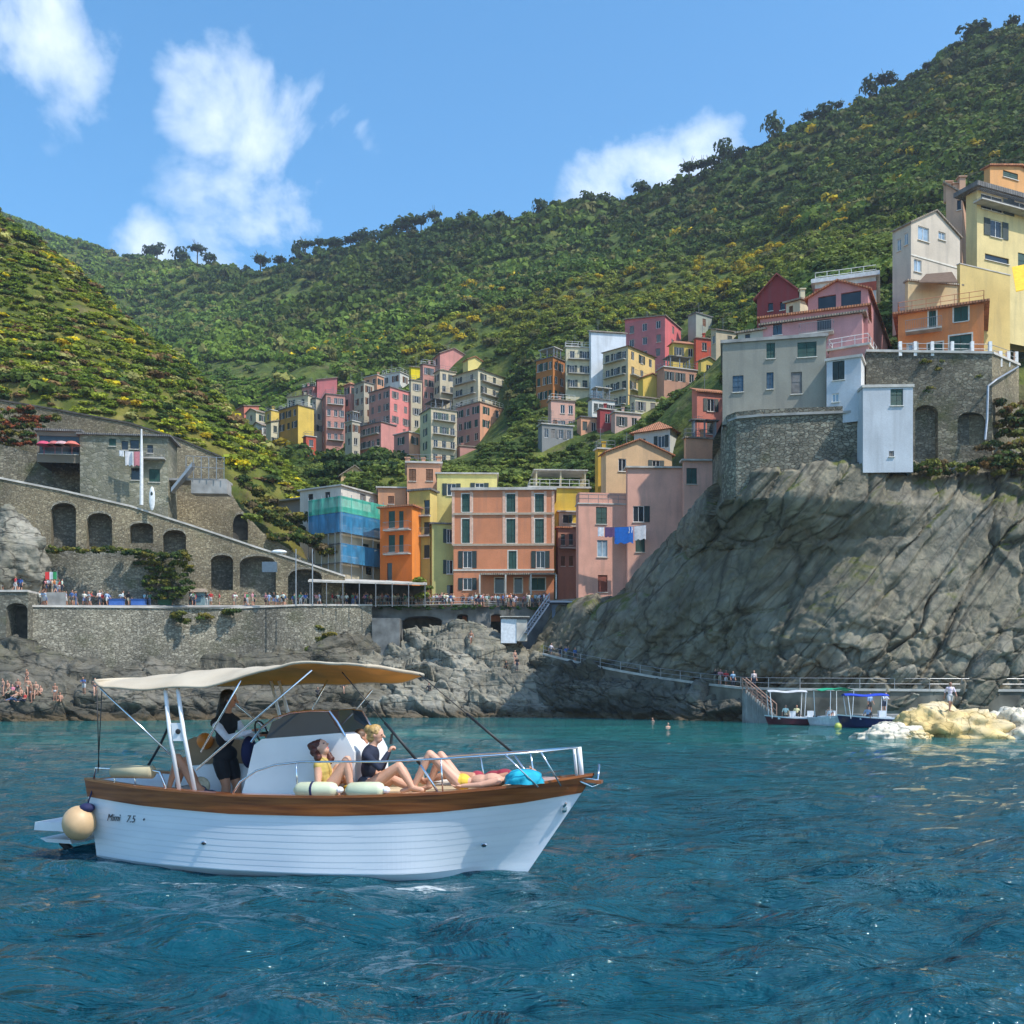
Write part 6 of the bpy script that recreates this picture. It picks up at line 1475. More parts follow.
# ------------------------------------------------------------------ the white open boat
YAW = math.radians(-14); BC = Vector((-2.93, 15.9, 0)); HX = Vector((math.cos(YAW), math.sin(YAW), 0)); HY = Vector((-math.sin(YAW), math.cos(YAW), 0)); LH = 4.12
def BT(x, y, z): return BC+HX*x+HY*y+Vector((0, 0, z))
def BP(px, py, yl):
    u = (px-512)/F; o = BC+HY*yl; t = (u*o.y-o.x)/(HX.x-u*HX.y); p = o+HX*t; return BT(t, yl, PZ(py, p.y))
def hull_fn(L_, beam, sheer, rake, draft=.35, stern=.62, xo=0.0):
    S = np.array([0, .06, .15, .3, .5, .68, .8, .9, .96, 1]); Bm = np.array([stern, .74, .86, .97, 1.0, .93, .74, .42, .18, .02])*beam
    R = np.array([.8, .84, .88, .92, .93, .84, .66, .38, .15, .02])
    fine = np.linspace(0, 1, 201); ker = np.hanning(41); ker /= ker.sum()
    def sm(a): e = np.interp(fine, S, a); p_ = np.r_[2*e[0]-e[20:0:-1], e, 2*e[-1]-e[-2:-22:-1]]; return np.convolve(p_, ker, 'valid')
    Bf, Rf = sm(Bm), sm(R)
    def fn(s, v):
        zs = sheer(s); z = -draft+(zs+draft)*v; bd = max(.01, float(np.interp(s, fine, Bf))); r = float(np.interp(s, fine, Rf))
        vw = .26; r = min(.95, r)
        b = bd*(r+(1-r)*((v-vw)/(1-vw))**1.2) if v > vw else bd*r*(.25+.75*math.sqrt(max(0, v/vw)))
        x = xo-L_/2+L_*s-rake*(1-v)*float(sstep(.62, 1, s))+.10*(1-v)*(1-float(sstep(0, .2, s)))
        return x, b, z
    return fn
def build_hull(fn, T, root, mats, ns=64, nv=44, band=.26, strakes=10, deckmat=None, name='hull', bandname='gunwale_band'):
    ss = np.r_[np.linspace(0, .7, ns*2//3), np.linspace(.71, 1, ns*2//3)]; k = MB(); bd = MB()
    prof = []
    for s in ss:
        row = []; zs = fn(s, 1)[2]; zk = fn(s, 0)[2]; vb = 1-band/(zs-zk); nb_ = 5
        for q_, v in enumerate(list(np.linspace(0, vb, nv-nb_))+list(np.linspace(vb+.002, 1, nb_))):
            x, b, z = fn(s, v); isb = q_ >= nv-nb_
            fr = (v*strakes) % 1; b2 = b+.0022*(1-fr)*min(1, b*4) if not isb else b+.022
            row.append((x, b2, z, isb))
        prof.append(row)
    for sd in (-1, 1):
        for i in range(len(ss)-1):
            for j in range(nv-1):
                p = [prof[i][j], prof[i+1][j], prof[i+1][j+1], prof[i][j+1]]
                (bd if (prof[i][j][3] or prof[i+1][j][3]) else k).quad(*[T(q[0], sd*q[1], q[2]) for q in p])
    r0 = prof[0]
    for j in range(nv-1): (bd if r0[j][3] else k).quad(T(r0[j][0], -r0[j][1], r0[j][2]), T(r0[j][0], r0[j][1], r0[j][2]), T(r0[j+1][0], r0[j+1][1], r0[j+1][2]), T(r0[j+1][0], -r0[j+1][1], r0[j+1][2]))
    k.build(name, mats[0], root, smooth=False); bd.build(bandname, mats[1], root, smooth=False)
    return prof, ss
wood, ntw, bsw = newmat('varnished_wood')
_g = objco(ntw, .6, .6, 9, True); _c, _f = noise_mix(ntw, _g, 2.2, (.16,.042,.010), (.36,.115,.028), .3, .7, 7, .3); L(ntw, _c, bsw.inputs['Base Color']); bsw.inputs['Roughness'].default_value = .28; bsw.inputs['Coat Weight'].default_value = .5
gel, ntg, bsg = newmat('white_gelcoat'); _c, _f = noise_mix(ntg, objco(ntg, .7, .7, 3, True), 1.5, (.70,.74,.80), (.80,.83,.87), .3, .7, 6); L(ntg, _c, bsg.inputs['Base Color']); bsg.inputs['Roughness'].default_value = .3
gelp = simple('white_moulding', (.76,.78,.80), .35, 0, .05, 2)
canv, ntc, bsc = newmat('canvas_top'); _c, _f = noise_mix(ntc, objco(ntc, 1, 1, 1, True), 1.4, (.43,.36,.26), (.52,.45,.34)); L(ntc, _c, bsc.inputs['Base Color']); bsc.inputs['Roughness'].default_value = .85; bump(ntc, bsc, _f, .3, .05)
canu = simple('canvas_lit_underside', (.80,.38,.08), .85, 0, .12, 2); cush = simple('cushion', (.52,.38,.22), .8, 0, .12, 3, .2)  # canu: beige canvas coloured orange for the sunlight glowing through it
steel = simple('polished_steel', (.75,.76,.77), .18, 1.0, .05, 3); blk = simple('black_strap', (.012,.013,.016), .5); navy = simple('navy_cloth', (.01,.015,.07), .8)
fend = simple('pale_fender', (.55,.58,.40), .5, 0, .1, 3)
boat = empty('motor_boat', tuple(BC), 'white wooden sided motor boat with varnished gunwale and cream canopy carrying passengers in the foreground', 'boat')
sheer = lambda s: float(np.interp(s, [0, .15, .35, .55, .75, .9, 1], [1.26, 1.18, 1.12, 1.13, 1.20, 1.30, 1.42]))
X0, LL = -3.62, 7.86
fn = hull_fn(LL, 1.36, sheer, 1.2, xo=X0+LL/2)
prof, ss = build_hull(fn, BT, boat, (gel, wood), ns=110, nv=80, strakes=16)
tops = [(fn(s, 1)) for s in ss]
k = MB()                                   # gunwale cap
for sd in (-1, 1):
    for a, b in zip(tops[:-1], tops[1:]):
        ia, ib = max(0, a[1]-.13), max(0, b[1]-.13)
        k.add([BT(a[0], sd*(a[1]+.035), a[2]), BT(b[0], sd*(b[1]+.035), b[2]), BT(b[0], sd*ib, b[2]), BT(a[0], sd*ia, a[2]), BT(a[0], sd*(a[1]+.035), a[2]+.035), BT(b[0], sd*(b[1]+.035), b[2]+.035), BT(b[0], sd*ib, b[2]+.035), BT(a[0], sd*ia, a[2]+.035)],
              [(0,1,5,4), (4,5,6,7), (3,2,6,7), (0,1,2,3)])
k.build('gunwale_cap', wood, boat)
def deck(s0, s1, dz, mat, name, inset=.12, side=True, zc=None):
    k = MB(); q = [t for t, s in zip(tops, ss) if s0 <= s <= s1]
    for a, b in zip(q[:-1], q[1:]):
        wa, wb = max(.0, a[1]-inset), max(.0, b[1]-inset); za = a[2]+dz if zc is None else zc; zb_ = b[2]+dz if zc is None else zc
        k.quad(BT(a[0], -wa, za), BT(b[0], -wb, zb_), BT(b[0], wb, zb_), BT(a[0], wa, za))
        if side:
            for sd in (-1, 1): k.quad(BT(a[0], sd*wa, za), BT(b[0], sd*wb, zb_), BT(b[0], sd*wb, b[2]+.02), BT(a[0], sd*wa, a[2]+.02))
    return k.build(name, mat, boat)
deck(0, .18, -.02, gelp, 'aft_deck'); deck(.17, .5, 0, gelp, 'cockpit_floor', zc=.62); deck(.49, .955, -.06, cush, 'sun_pad', .13); deck(.94, 1, .0, wood, 'foredeck', .05)
k = MB(); a = fn(.17, 1)[1]-.13; k.quad(BT(X0+LL*.17, -a, .62), BT(X0+LL*.17, a, .62), BT(X0+LL*.17, a, 1.14), BT(X0+LL*.17, -a, 1.14)); a = fn(.5, 1)[1]-.13; k.quad(BT(X0+LL*.5, -a, .62), BT(X0+LL*.5, a, .62), BT(X0+LL*.5, a, 1.07), BT(X0+LL*.5, -a, 1.07)); k.build('bulkhead', gelp, boat)
def bx_loc(p0, p1): return p0, p1
lx = lambda px, py, yl: (BP(px, py, yl)-BC).dot(HX)
lz = lambda px, py, yl: BP(px, py, yl).z
def lprism(poly, y0, y1, mat, name, parent=boat, smooth=False):
    """side-view polygon in picture points, given real width across the boat"""
    k = MB(); pts = [(lx(a, b, y0), lz(a, b, y0)) for a, b in poly]; k.prism([BT(x, y0, z) for x, z in pts], HY*(y1-y0)); return k.build(name, mat, parent)
cons = lprism([(240,800), (247,775), (254,745), (262,739), (340,733), (346,736), (354,752), (356,800)], -.62, .75, gelp, 'console')
k = MB(); k.prism([BT(lx(a, b, -.64), -.645, lz(a, b, -.64)) for a, b in ((300,800), (303,778), (313,765), (322,800))], HY*.02); k.build('moulded_panel', gelp, cons)
gl_ = simple('smoked_glass', (.05,.065,.08), .08, 0, .1, 2)
k = MB(); pp = [(266,739), (272,722), (290,713), (318,711), (328,713), (340,734)]
pts = [BT(lx(a, b, -.6), -.6, lz(a, b, -.6)) for a, b in pp]; k.prism(pts, HY*.015); pts2 = [p+HY*1.3 for p in pts]; k.prism(pts2, HY*.015); k.quad(pts[3], pts[5], pts2[5], pts2[3]); k.build('windscreen', gl_, cons)
k = MB(); k.tube([p-HY*.02 for p in [BT(lx(a, b, -.6), -.6, lz(a, b, -.6)) for a, b in ((252,742), (262,728), (275,718), (292,712.5), (312,710.5), (330,711), (338,722), (346,736))]], .018, 6); k.tube([p+HY*1.34 for p in pts[1:]], .018, 6); k.build('windscreen_frame', steel, cons)
k = MB(); c = BP(262,733,.0); k.tube([c+HY*(.19*math.cos(t))+Vector((0, 0, .19*math.sin(t)))+HX*(-.07*math.sin(t)) for t in np.linspace(0, 6.283, 17)], .014, 6); k.tube([c, c+HX*.25], .02, 6); k.tube([c-HY*.19, c+HY*.19], .012, 5); k.build('steering_wheel', blk, cons)
lprism([(187,800), (189,766), (216,764), (243,766), (243,800)], .2, 1.0, gelp, 'seat_base')
lprism([(187,768), (188,740), (194,737), (240,740), (243,768)], .55, .95, simple('tan_vinyl', (.24,.15,.08), .6), 'seat_back')
k = MB(); k.ell(BP(205,741,.5), (.14, .12, .14), 12, 8); tag(k.build('buoy', simple('orange_plastic', (.65,.20,.02), .5), smooth=True), 'orange ball float lying on the seat behind the helm', 'float')
k = MB(); k.ell(BP(249,752,.1), (.12, .2, .26), 12, 9); tag(k.build('bag', navy, smooth=True), 'dark blue bag hanging between the helmsman and the white console', 'bag')
k = MB(); k.ell(BP(200,786,-.35), (.16, .15, .15), 12, 8); tag(k.build('bag', simple('beige_cloth', (.50,.46,.33), .8, 0, .3, 12), smooth=True), 'small beige printed bag on the aft seat', 'bag')
# canopy
ucp = [95, 101, 125, 150, 180, 205, 235, 262, 290, 320, 345, 366]; zn_ = [681, 688, 688.5, 688.5, 687.5, 686, 680, 670, 664, 662.5, 663, 667]; hc_ = [.02, .12, .19, .23, .26, .28, .22, .15, .10, .08, .06, .02]; zf_ = [681, 684, 685, 685, 685, 684, 684, 683.5, 683, 682.5, 681, 676]
k = MB(); nu, nvv = 60, 18; top = []; us = np.linspace(95, 366, nu)
for i, u in enumerate(us):
    rw = []
    y0, y1 = -1.30, 1.15; a = BP(u, np.interp(u, ucp, zn_), y0); x = (a-BC).dot(HX); zf = PZ(np.interp(u, ucp, zf_), BT(x, y1, 0).y)
    for j in range(nvv):
        v = j/(nvv-1); z = a.z*(1-v)+zf*v+np.interp(u, ucp, hc_)*(1-abs(2*v-1)**3.2)+.012*math.sin(i*.9+3*v)*math.sin(v*3.14)+.015*math.sin(i*.45)
        rw.append(BT(x, y0+(y1-y0)*v, z))
    top.append(rw)
for i in range(nu-1):
    for j in range(nvv-1):
        k.quad(top[i][j], top[i+1][j], top[i+1][j+1], top[i][j+1], 0); d = Vector((0, 0, -.012)); k.quad(top[i][j]+d, top[i][j+1]+d, top[i+1][j+1]+d, top[i+1][j]+d, 1)
k.build('canopy', [canv, canu], boat, smooth=True, recalc=False)
k = MB(); k.tube([r[0] for r in top], .022, 6); k.tube([r[-1] for r in top], .022, 6); k.tube(top[0], .03, 6); k.tube(top[-1], .03, 6); k.build('canopy_hem', canv, boat, smooth=True)
wt = simple('white_tube', (.78,.79,.80), .3, 0, .05, 3)
def tube_part(name, pts, r, mat, n=8): k = MB(); k.tube(pts, r, n); return k.build(name, mat, boat, smooth=True)
tube_part('canopy_leg', [BP(165,686,-1.22), BP(170,735,-1.2), BP(180,794,-1.12)], .032, wt); tube_part('canopy_leg', [BP(177.5,687,-1.22), BP(184,735,-1.2), BP(195.5,794,-1.12)], .032, wt)
tube_part('canopy_leg', [BP(271,681,1.0), BP(282,725,1.0), BP(286,770,1.05)], .028, wt); tube_part('canopy_leg', [BP(279,681,1.0), BP(291,722,1.0), BP(297,770,1.05)], .028, wt)
k = MB(); q = BP(172.5,723,-1.21); k.prism([BP(171,723,-1.215), BP(182,723,-1.215), BP(184.5,741,-1.215), BP(173,741,-1.215)], HY*.03); pl = k.build('bracket_plate', wt, boat); k = MB(); k.ell(BP(178,731.5,-1.225), (.04, .012, .04), 10, 6); k.build('hole', blk, pl)
for a in [((100,688,-1.25),(172,756,-1.15)), ((241,680,-1.25),(201,752,-1.15)), ((312,670,-1.25),(196,770,-1.15)), ((234,702,.9),(268,731,.9)), ((330,675,.95),(300,735,.9)), ((372,690,.9),(338,733,.9))]: tube_part('canopy_strut', [BP(*a[0]), BP(*a[1])], .016, steel, 6)
for a, b, c in [((342,672,-1.2),(420,764,-1.05),(441,797,-1.0)), ((412,668,.9),(512,752,.9),(536,786,.75))]:
    tube_part('strap', [BP(*a), BP(*a).lerp(BP(*b), .55)], .008, blk, 6); tube_part('strap', [BP(*a).lerp(BP(*b), .55), BP(*b)], .022, blk, 6); tube_part('stay', [BP(*b), BP(*c)], .018, steel, 6)
tube_part('line', [BP(102,690,-1.2), BP(98,772,-1.0)], .008, blk, 5); tube_part('line', [BP(97,690,-.6), BP(99,768,-.6)], .008, blk, 5); tube_part('gas_strut', [BP(168,728,.4), BP(160,745,.4), BP(148,766,.3)], .022, blk, 6)
# rails
tube_part('side_rail', [BP(232,795,-1.2), BP(240,782,-1.2), BP(256,771,-1.21), BP(275,765,-1.22), BP(300,762,-1.22), BP(380,761.5,-1.2), BP(440,759,-1.1), BP(500,755,-.92), BP(540,752,-.6), BP(578,747.5,-.12)], .016, steel)
tube_part('side_rail', [BP(300,768,1.1), BP(360,764,1.14), BP(420,758,1.08), BP(480,754,.9), BP(530,751,.6), BP(578,747.5,.12)], .016, steel)
for px, py, yl in ((296,762,-1.22), (441,759,-1.1)): tube_part('stanchion', [BP(px,py,yl), BP(px+2,796,yl+.06)], .012, steel, 6)
tube_part('stanchion', [BP(505,754.5,-.9), BP(538,787,-.72)], .012, steel, 6); tube_part('stanchion', [BP(541,752,-.6), BP(561,786,-.4)], .012, steel, 6)
for px, py, yl in ((420,758,1.08), (480,754,.9), (530,751,.6)): tube_part('stanchion', [BP(px,py,yl), BP(px+6,788,yl)], .012, steel, 6)
for px in (574, 579): tube_part('pulpit_post', [BP(px,747,-.02 if px < 576 else -.1), BP(px+3,779,-.02 if px < 576 else -.1)], .035 if px > 576 else .022, wt)
tube_part('pulpit', [BP(584,778,-.1), BP(598,780,-.05), BP(599,765,0), BP(598,780,.08), BP(584,778,.12)], .018, steel); tube_part('pulpit', [BP(580,781,-.12), BP(592,787,-.05), BP(600,783,0)], .02, steel)
k = MB(); q = BP(590,784,0); k.prism([BP(560,777,-.12), BP(601,781,-.08), BP(601,784,-.08), BP(560,780,-.12)], HY*.2); k.build('bow_platform', wood, boat)
k = MB(); k.tube([BP(583,787,0), BP(572,800,0), BP(560,812,0)], [.022, .02, .02], 6); k.ell(BP(563,808,-.0), (.07, .14, .09), 10, 7); k.tube([BP(566,803,-.16), BP(558,816,0), BP(566,803,.16)], .02, 6); k.build('anchor', steel, boat)
tube_part('stern_rail', [BP(93,782,-.8), BP(96,768,-.8), BP(112,769,-.9), BP(150,770,-1.05), BP(160,772,-1.1), BP(168,794,-1.13)], .018, steel)
for a in ((113,770,-.92),(116,788,-.92)), ((134,770,-1.0),(136,790,-1.0)): tube_part('stanchion', [BP(*a[0]), BP(*a[1])], .012, steel, 6)
k = MB(); a, b = BP(114,771.5,-.95), BP(152,772,-1.05); k.tube([a-(b-a)*.03, a, b, b+(b-a)*.03], [.05, .10, .10, .05], 14); tag(k.build('bolster', simple('beige_vinyl', (.44,.38,.24), .7), smooth=True), 'beige roll cushion strapped on the stern rail', 'cushion')
# stern gear
k = MB(); k.prism([BP(35,822,-.6), BP(90,823,-.6), BP(90,833,-.6), BP(34,830,-.6)], HY*1.3); k.build('swim_platform', gelp, boat)
k = MB(); k.prism([BP(40,838,-.35), BP(70,840,-.35), BP(72,844,-.35), BP(46,842,-.35)], HY*1.0); k.build('step', gelp, boat)
k = MB(); k.tube([BP(62,842,0), BP(74,853,0), BP(92,858,0)], [.06, .07, .12], 8); k.build('outdrive', blk, boat)
fb = empty('fender', tuple(BP(79,823,-.95)), 'round beige fender ball hanging at the stern', 'fender'); k = MB(); k.ell(BP(79,823,-.95), (.25, .25, .27), 20, 14); k.build('ball', simple('beige_rubber', (.55,.37,.20), .5, 0, .1, 4), fb, smooth=True)
k = MB(); k.ell(BP(87,808,-.92), (.12, .12, .08), 12, 8); k.tube([BP(87,806,-.92), BP(95,782,-.85)], .012, 5); k.build('cap', navy, fb, smooth=True)
for i, (a, b, sp) in enumerate((((299,790,-1.2),(334,790,-1.2),1), ((350,790.5,-1.2),(381,790,-1.2),0))):
    A_, B_ = BP(*a), BP(*b); fr_ = empty('fender', tuple((A_+B_)/2), 'pale green cylindrical fender with a dark strap lying on the gunwale' if sp else 'pale green cylindrical fender without strap lying nearer the bow', 'fender')
    k = MB(); d = (B_-A_); k.tube([A_-d*.14, A_-d*.1, A_-d*.04, A_+d*.06, A_+d*.5, B_-d*.06, B_+d*.04, B_+d*.1, B_+d*.14], [.03, .05, .095, .115, .12, .115, .095, .05, .03], 16); k.build('fender_body', fend, fr_, smooth=True)
    if sp: k = MB(); c = A_+d*.42; k.tube([c-d*.03, c+d*.03], .125, 16); k.build('strap', navy, fr_, smooth=True)
    k = MB(); c = B_+d*.16; k.ell(c, (.06, .06, .05), 10, 7); k.build('end_knob', gelp, fr_)
# fittings and lettering on the hull
def on_hull(px, py):
    p = None
    for yl in np.linspace(-1.42, -.1, 100):
        q = BP(px, py, yl); x = (q-BC).dot(HX); s = (x-X0+1.2*.35*float(sstep(.62, 1, (x-X0)/LL)))/LL
        if not 0 < s < 1: continue
        v = (q.z+.35)/(sheer(s)+.35)
        if 0 < v < 1 and fn(s, v)[1] >= abs(yl): return q
    return BP(px, py, -1.2)
for px, py in ((204,843), (484,845)): k = MB(); k.ell(on_hull(px, py), (.05, .03, .035), 10, 7); k.ell(on_hull(px, py)+Vector((0, -.025, 0)), (.03, .02, .02), 8, 6, 1); k.build('vent_fitting', [steel, blk], boat)
def hull_text(txt, px, py, hpx, extra=None):
    c = bpy.data.curves.new('t', 'FONT'); c.body = txt; c.size = 1; c.extrude = .01; c.shear = .35
    o = bpy.data.objects.new('t', c); COL.objects.link(o); me = bpy.data.meshes.new_from_object(o.evaluated_get(bpy.context.evaluated_depsgraph_get())); bpy.data.objects.remove(o)
    s = hpx/68*1.4; a = on_hull(px, py); b = on_hull(px+24, py+1); ux = (b-a).normalized(); n_ = Vector((ux.y, -ux.x, 0)).normalized(); uz = Vector((0, 0, 1))
    for v in me.vertices: p = a+ux*v.co.x*s*.95+uz*v.co.y*s+n_*(v.co.z*.3+.022); v.co = p-BC
    me.materials.append(simple('dark_lettering', (.03,.04,.05), .5)); return mobj('lettering', me, boat)
hull_text('Mimì', 108, 820.5, 7.5); hull_text('7.5', 127, 822, 7.5); hull_text('•', 143, 822.5, 7)
# ---- crew and passengers
SKF, SKT, SKD = sk['fair'], sk['tan'], sk['dark']
def JJ(d, **k): r = {a: (BP(*b) if a not in ('face', 'curl') else b) for a, b in d.items()}; r.update(k); return r
J = JJ(dict(pelvis=(225,756,0), neck=(226,713,0), head=(229,700,0), shl=(236,721,.14), shr=(215,723,-.16), ell=(246,736,.16), elr=(227,738,-.24), wrl=(261,735,.10), wrr=(252,731,-.12),
            hipl=(230,762,.08), hipr=(221,762,-.08), knl=(237,785,.1), knr=(226,785,-.1), anl=(236,815,.1), anr=(225,815,-.12), toel=(246,819,.1), toer=(235,819,-.12)), face=HX*.9+Vector((0, .25, -.15)))
person('person in black vest and shorts with white sleeves standing at the helm', J, {'pelvis': 'black', 'torso': 'black', 'waist': 'black', 'arm': 'white', 'fore': 'white', 'thigh': 'black', 'hem': .55}, {'skin': SKT, 'black': cl((.012,.013,.018)), 'white': cl((.66,.68,.76)), 'eye': eye, 'lip': lip}, 'long', hairm['black'], tuple(BT(-2.2, 0, .62)), grip=.9, k=1.32)
J = JJ(dict(pelvis=(199,792,-.55), neck=(228,801,-.5), head=(238,801,-.5), shl=(225,801,-.3), shr=(225,801,-.7), ell=(212,803,-.22), elr=(212,803,-.78), wrl=(202,800,-.35), wrr=(202,798,-.75), hipl=(199,792,-.46), hipr=(199,792,-.64), knl=(185,760,-.42), knr=(178,757,-.64), anl=(176,790,-.42), anr=(168,791,-.66), toel=(168,792,-.42), toer=(159,793,-.66)), face=(.3, 0, 1))
person('person lying in the stern with bare knees drawn up behind the canopy legs', J, {'pelvis': 'short', 'waist': 'short'}, {'skin': SKT, 'short': cl((.03,.05,.10)), 'eye': eye, 'lip': lip}, 'bun', hairm['brown'], tuple(BT(-2.9, -.5, .9)))
J = JJ(dict(pelvis=(327,789,-.85), neck=(321,761,-.85), head=(322,748,-.85), shl=(320,766,-.68), shr=(318,766,-1.0), ell=(330,780,-.62), elr=(318,784,-1.06), wrl=(342,782,-.66), wrr=(332,790,-1.02), hipl=(329,790,-.76), hipr=(329,790,-.94), knl=(338,768,-.72), knr=(347,760,-.92), anl=(356,789,-.7), anr=(351,790,-.94), toel=(364,790,-.7), toer=(360,792,-.94)), face=HX*.75+Vector((0, -.25, .62)))
person('person with curly dark red hair leaning back against the console in a patterned yellow top', J, {'torso': 'top', 'pelvis': 'top'}, {'skin': SKF, 'top': cl((.52,.38,.10)), 'eye': eye, 'lip': lip}, 'curly', hairm['auburn'], tuple(BT(-1.1, -.85, 1.1)), k=1.18)
J = JJ(dict(pelvis=(366,786,-.55), neck=(372,746,-.55), head=(376,735,-.55), shl=(369,754,-.36), shr=(366,755,-.74), ell=(382,768,-.34), elr=(379,768,-.80), wrl=(389,752,-.48), wrr=(388,753,-.62), hipl=(369,787,-.45), hipr=(369,787,-.65), knl=(392,779,-.40), knr=(399,766,-.66), anl=(414,789,-.42), anr=(413,788,-.66), toel=(421,790,-.4), toer=(422,790,-.66)), face=HX+Vector((0, .1, -.1)))
pp_, inf = person('blond person in a dark navy jacket sitting and holding up a phone', J, {'torso': 'navy', 'waist': 'navy', 'arm': 'navy', 'fore': 'navy', 'pelvis': 'denim'}, {'skin': SKF, 'navy': cl((.012,.018,.04)), 'denim': cl((.05,.06,.09)), 'eye': eye, 'lip': lip}, 'bun', hairm['blond'], tuple(BT(-.5, -.55, 1.1)), grip=1.0, k=1.22)
k = MB(); q = BP(391,741,-.55); k.obox(q-HX*.01-HY*.04-Vector((0, 0, .05)), HX*.012+Vector((0, 0, .002)), HY*.085, Vector((0, 0, .16))+HX*.02); tag(k.build('phone', blk), 'black phone held up in front of the blond person', 'phone')
J = JJ(dict(pelvis=(375,788,.0), neck=(364,752,.0), head=(362,738,.0), shl=(367,758,.18), shr=(364,758,-.18), ell=(380,774,.22), elr=(376,774,-.2), wrl=(392,776,.15), wrr=(390,778,-.1), hipl=(377,789,.1), hipr=(377,789,-.1), knl=(403,770,.1), knr=(400,772,-.1), anl=(413,789,.1), anr=(415,789,-.08), toel=(422,790,.1), toer=(424,790,-.08)), face=HX*.8+Vector((.1, .45, .1)))
person('person with long brown hair sitting behind the blond one', J, {'torso': 'rose', 'waist': 'rose', 'pelvis': 'rose'}, {'skin': SKT, 'rose': cl((.40,.25,.20)), 'eye': eye, 'lip': lip}, 'long', hairm['brown'], tuple(BT(-.7, .35, 1.1)), k=1.15)
J = JJ(dict(pelvis=(461,782,-.50), neck=(503,781,-.45), head=(519,780,-.45), shl=(498,780,-.27), shr=(498,781,-.63), ell=(482,783,-.20), elr=(480,785,-.72), wrl=(466,783,-.26), wrr=(462,786,-.74), hipl=(459,782,-.40), hipr=(459,783,-.58), knl=(441,755,-.36), knr=(430,754,-.60), anl=(428,787,-.38), anr=(413,788,-.64), toel=(419,790,-.38), toer=(402,791,-.64)), face=(0.1, -.1, 1))
person('person sunbathing on the bow with knees up in a yellow bikini', J, {'pelvis': 'yel'}, {'skin': SKF, 'yel': cl((.70,.45,.05)), 'eye': eye, 'lip': lip}, 'bun', hairm['blond'], tuple(BT(.8, -.45, 1.12)), grip=.3, k=1.12)
J = JJ(dict(pelvis=(476,778,.22), neck=(514,775,.25), head=(530,774,.25), shl=(510,775,.43), shr=(510,775,.07), ell=(496,777,.5), elr=(496,777,.0), wrl=(482,778,.44), wrr=(480,778,.05), hipl=(473,778,.32), hipr=(473,778,.13), knl=(447,776,.36), knr=(449,774,.10), anl=(422,781,.4), anr=(424,781,.08), toel=(417,775,.4), toer=(419,776,.08)), face=(0.1, .2, 1))
person('person lying flat on the far side of the bow in a dark red top', J, {'torso': 'red', 'pelvis': 'red'}, {'skin': SKT, 'red': cl((.30,.03,.05)), 'eye': eye, 'lip': lip}, 'bun', hairm['brown'], tuple(BT(1.1, .25, 1.12)), grip=.3)
def drape(px, py, yl, rx, ry, rz, mat, name, label, cat, group=None):
    n_, m_ = 34, 14; vs = []; c = BP(px, py, yl)
    for j in range(m_):
        ph = math.pi*.5*j/(m_-1)
        for i in range(n_):
            th = 2*math.pi*i/n_; w = 1+.10*math.sin(5*th+j)*j/m_+.06*math.sin(9*th); r_ = max(0, math.sin(ph))**.8
            vs.append(c+HX*rx*r_*w*math.cos(th)+HY*ry*r_*w*math.sin(th)+Vector((0, 0, rz*max(0, math.cos(ph))**.8)))
    fs = [(j*n_+i, j*n_+(i+1) % n_, (j+1)*n_+(i+1) % n_, (j+1)*n_+i) for j in range(m_-1) for i in range(n_)]
    k = MB(); k.add(vs, fs); return tag(k.build(name, mat, smooth=True), label, cat, group)
drape(524,783,-.52,.27,.30,.20, cl((.01,.36,.50)), 'towel', 'bright turquoise towel over the face of the sunbather on the bow', 'towel')
drape(470,784,-.05,.55,.30,.07, cl((.66,.60,.52)), 'towel', 'pale crumpled towel spread under the sunbathers', 'towel')
drape(548,783,-.15,.22,.2,.09, cl((.40,.26,.22)), 'towel', 'small patterned cloth heap near the bow rail', 'cloth')
drape(357,790,-.7,.20,.2,.10, cl((.62,.42,.05)), 'towel', 'yellow cloth between the two seated passengers', 'cloth')
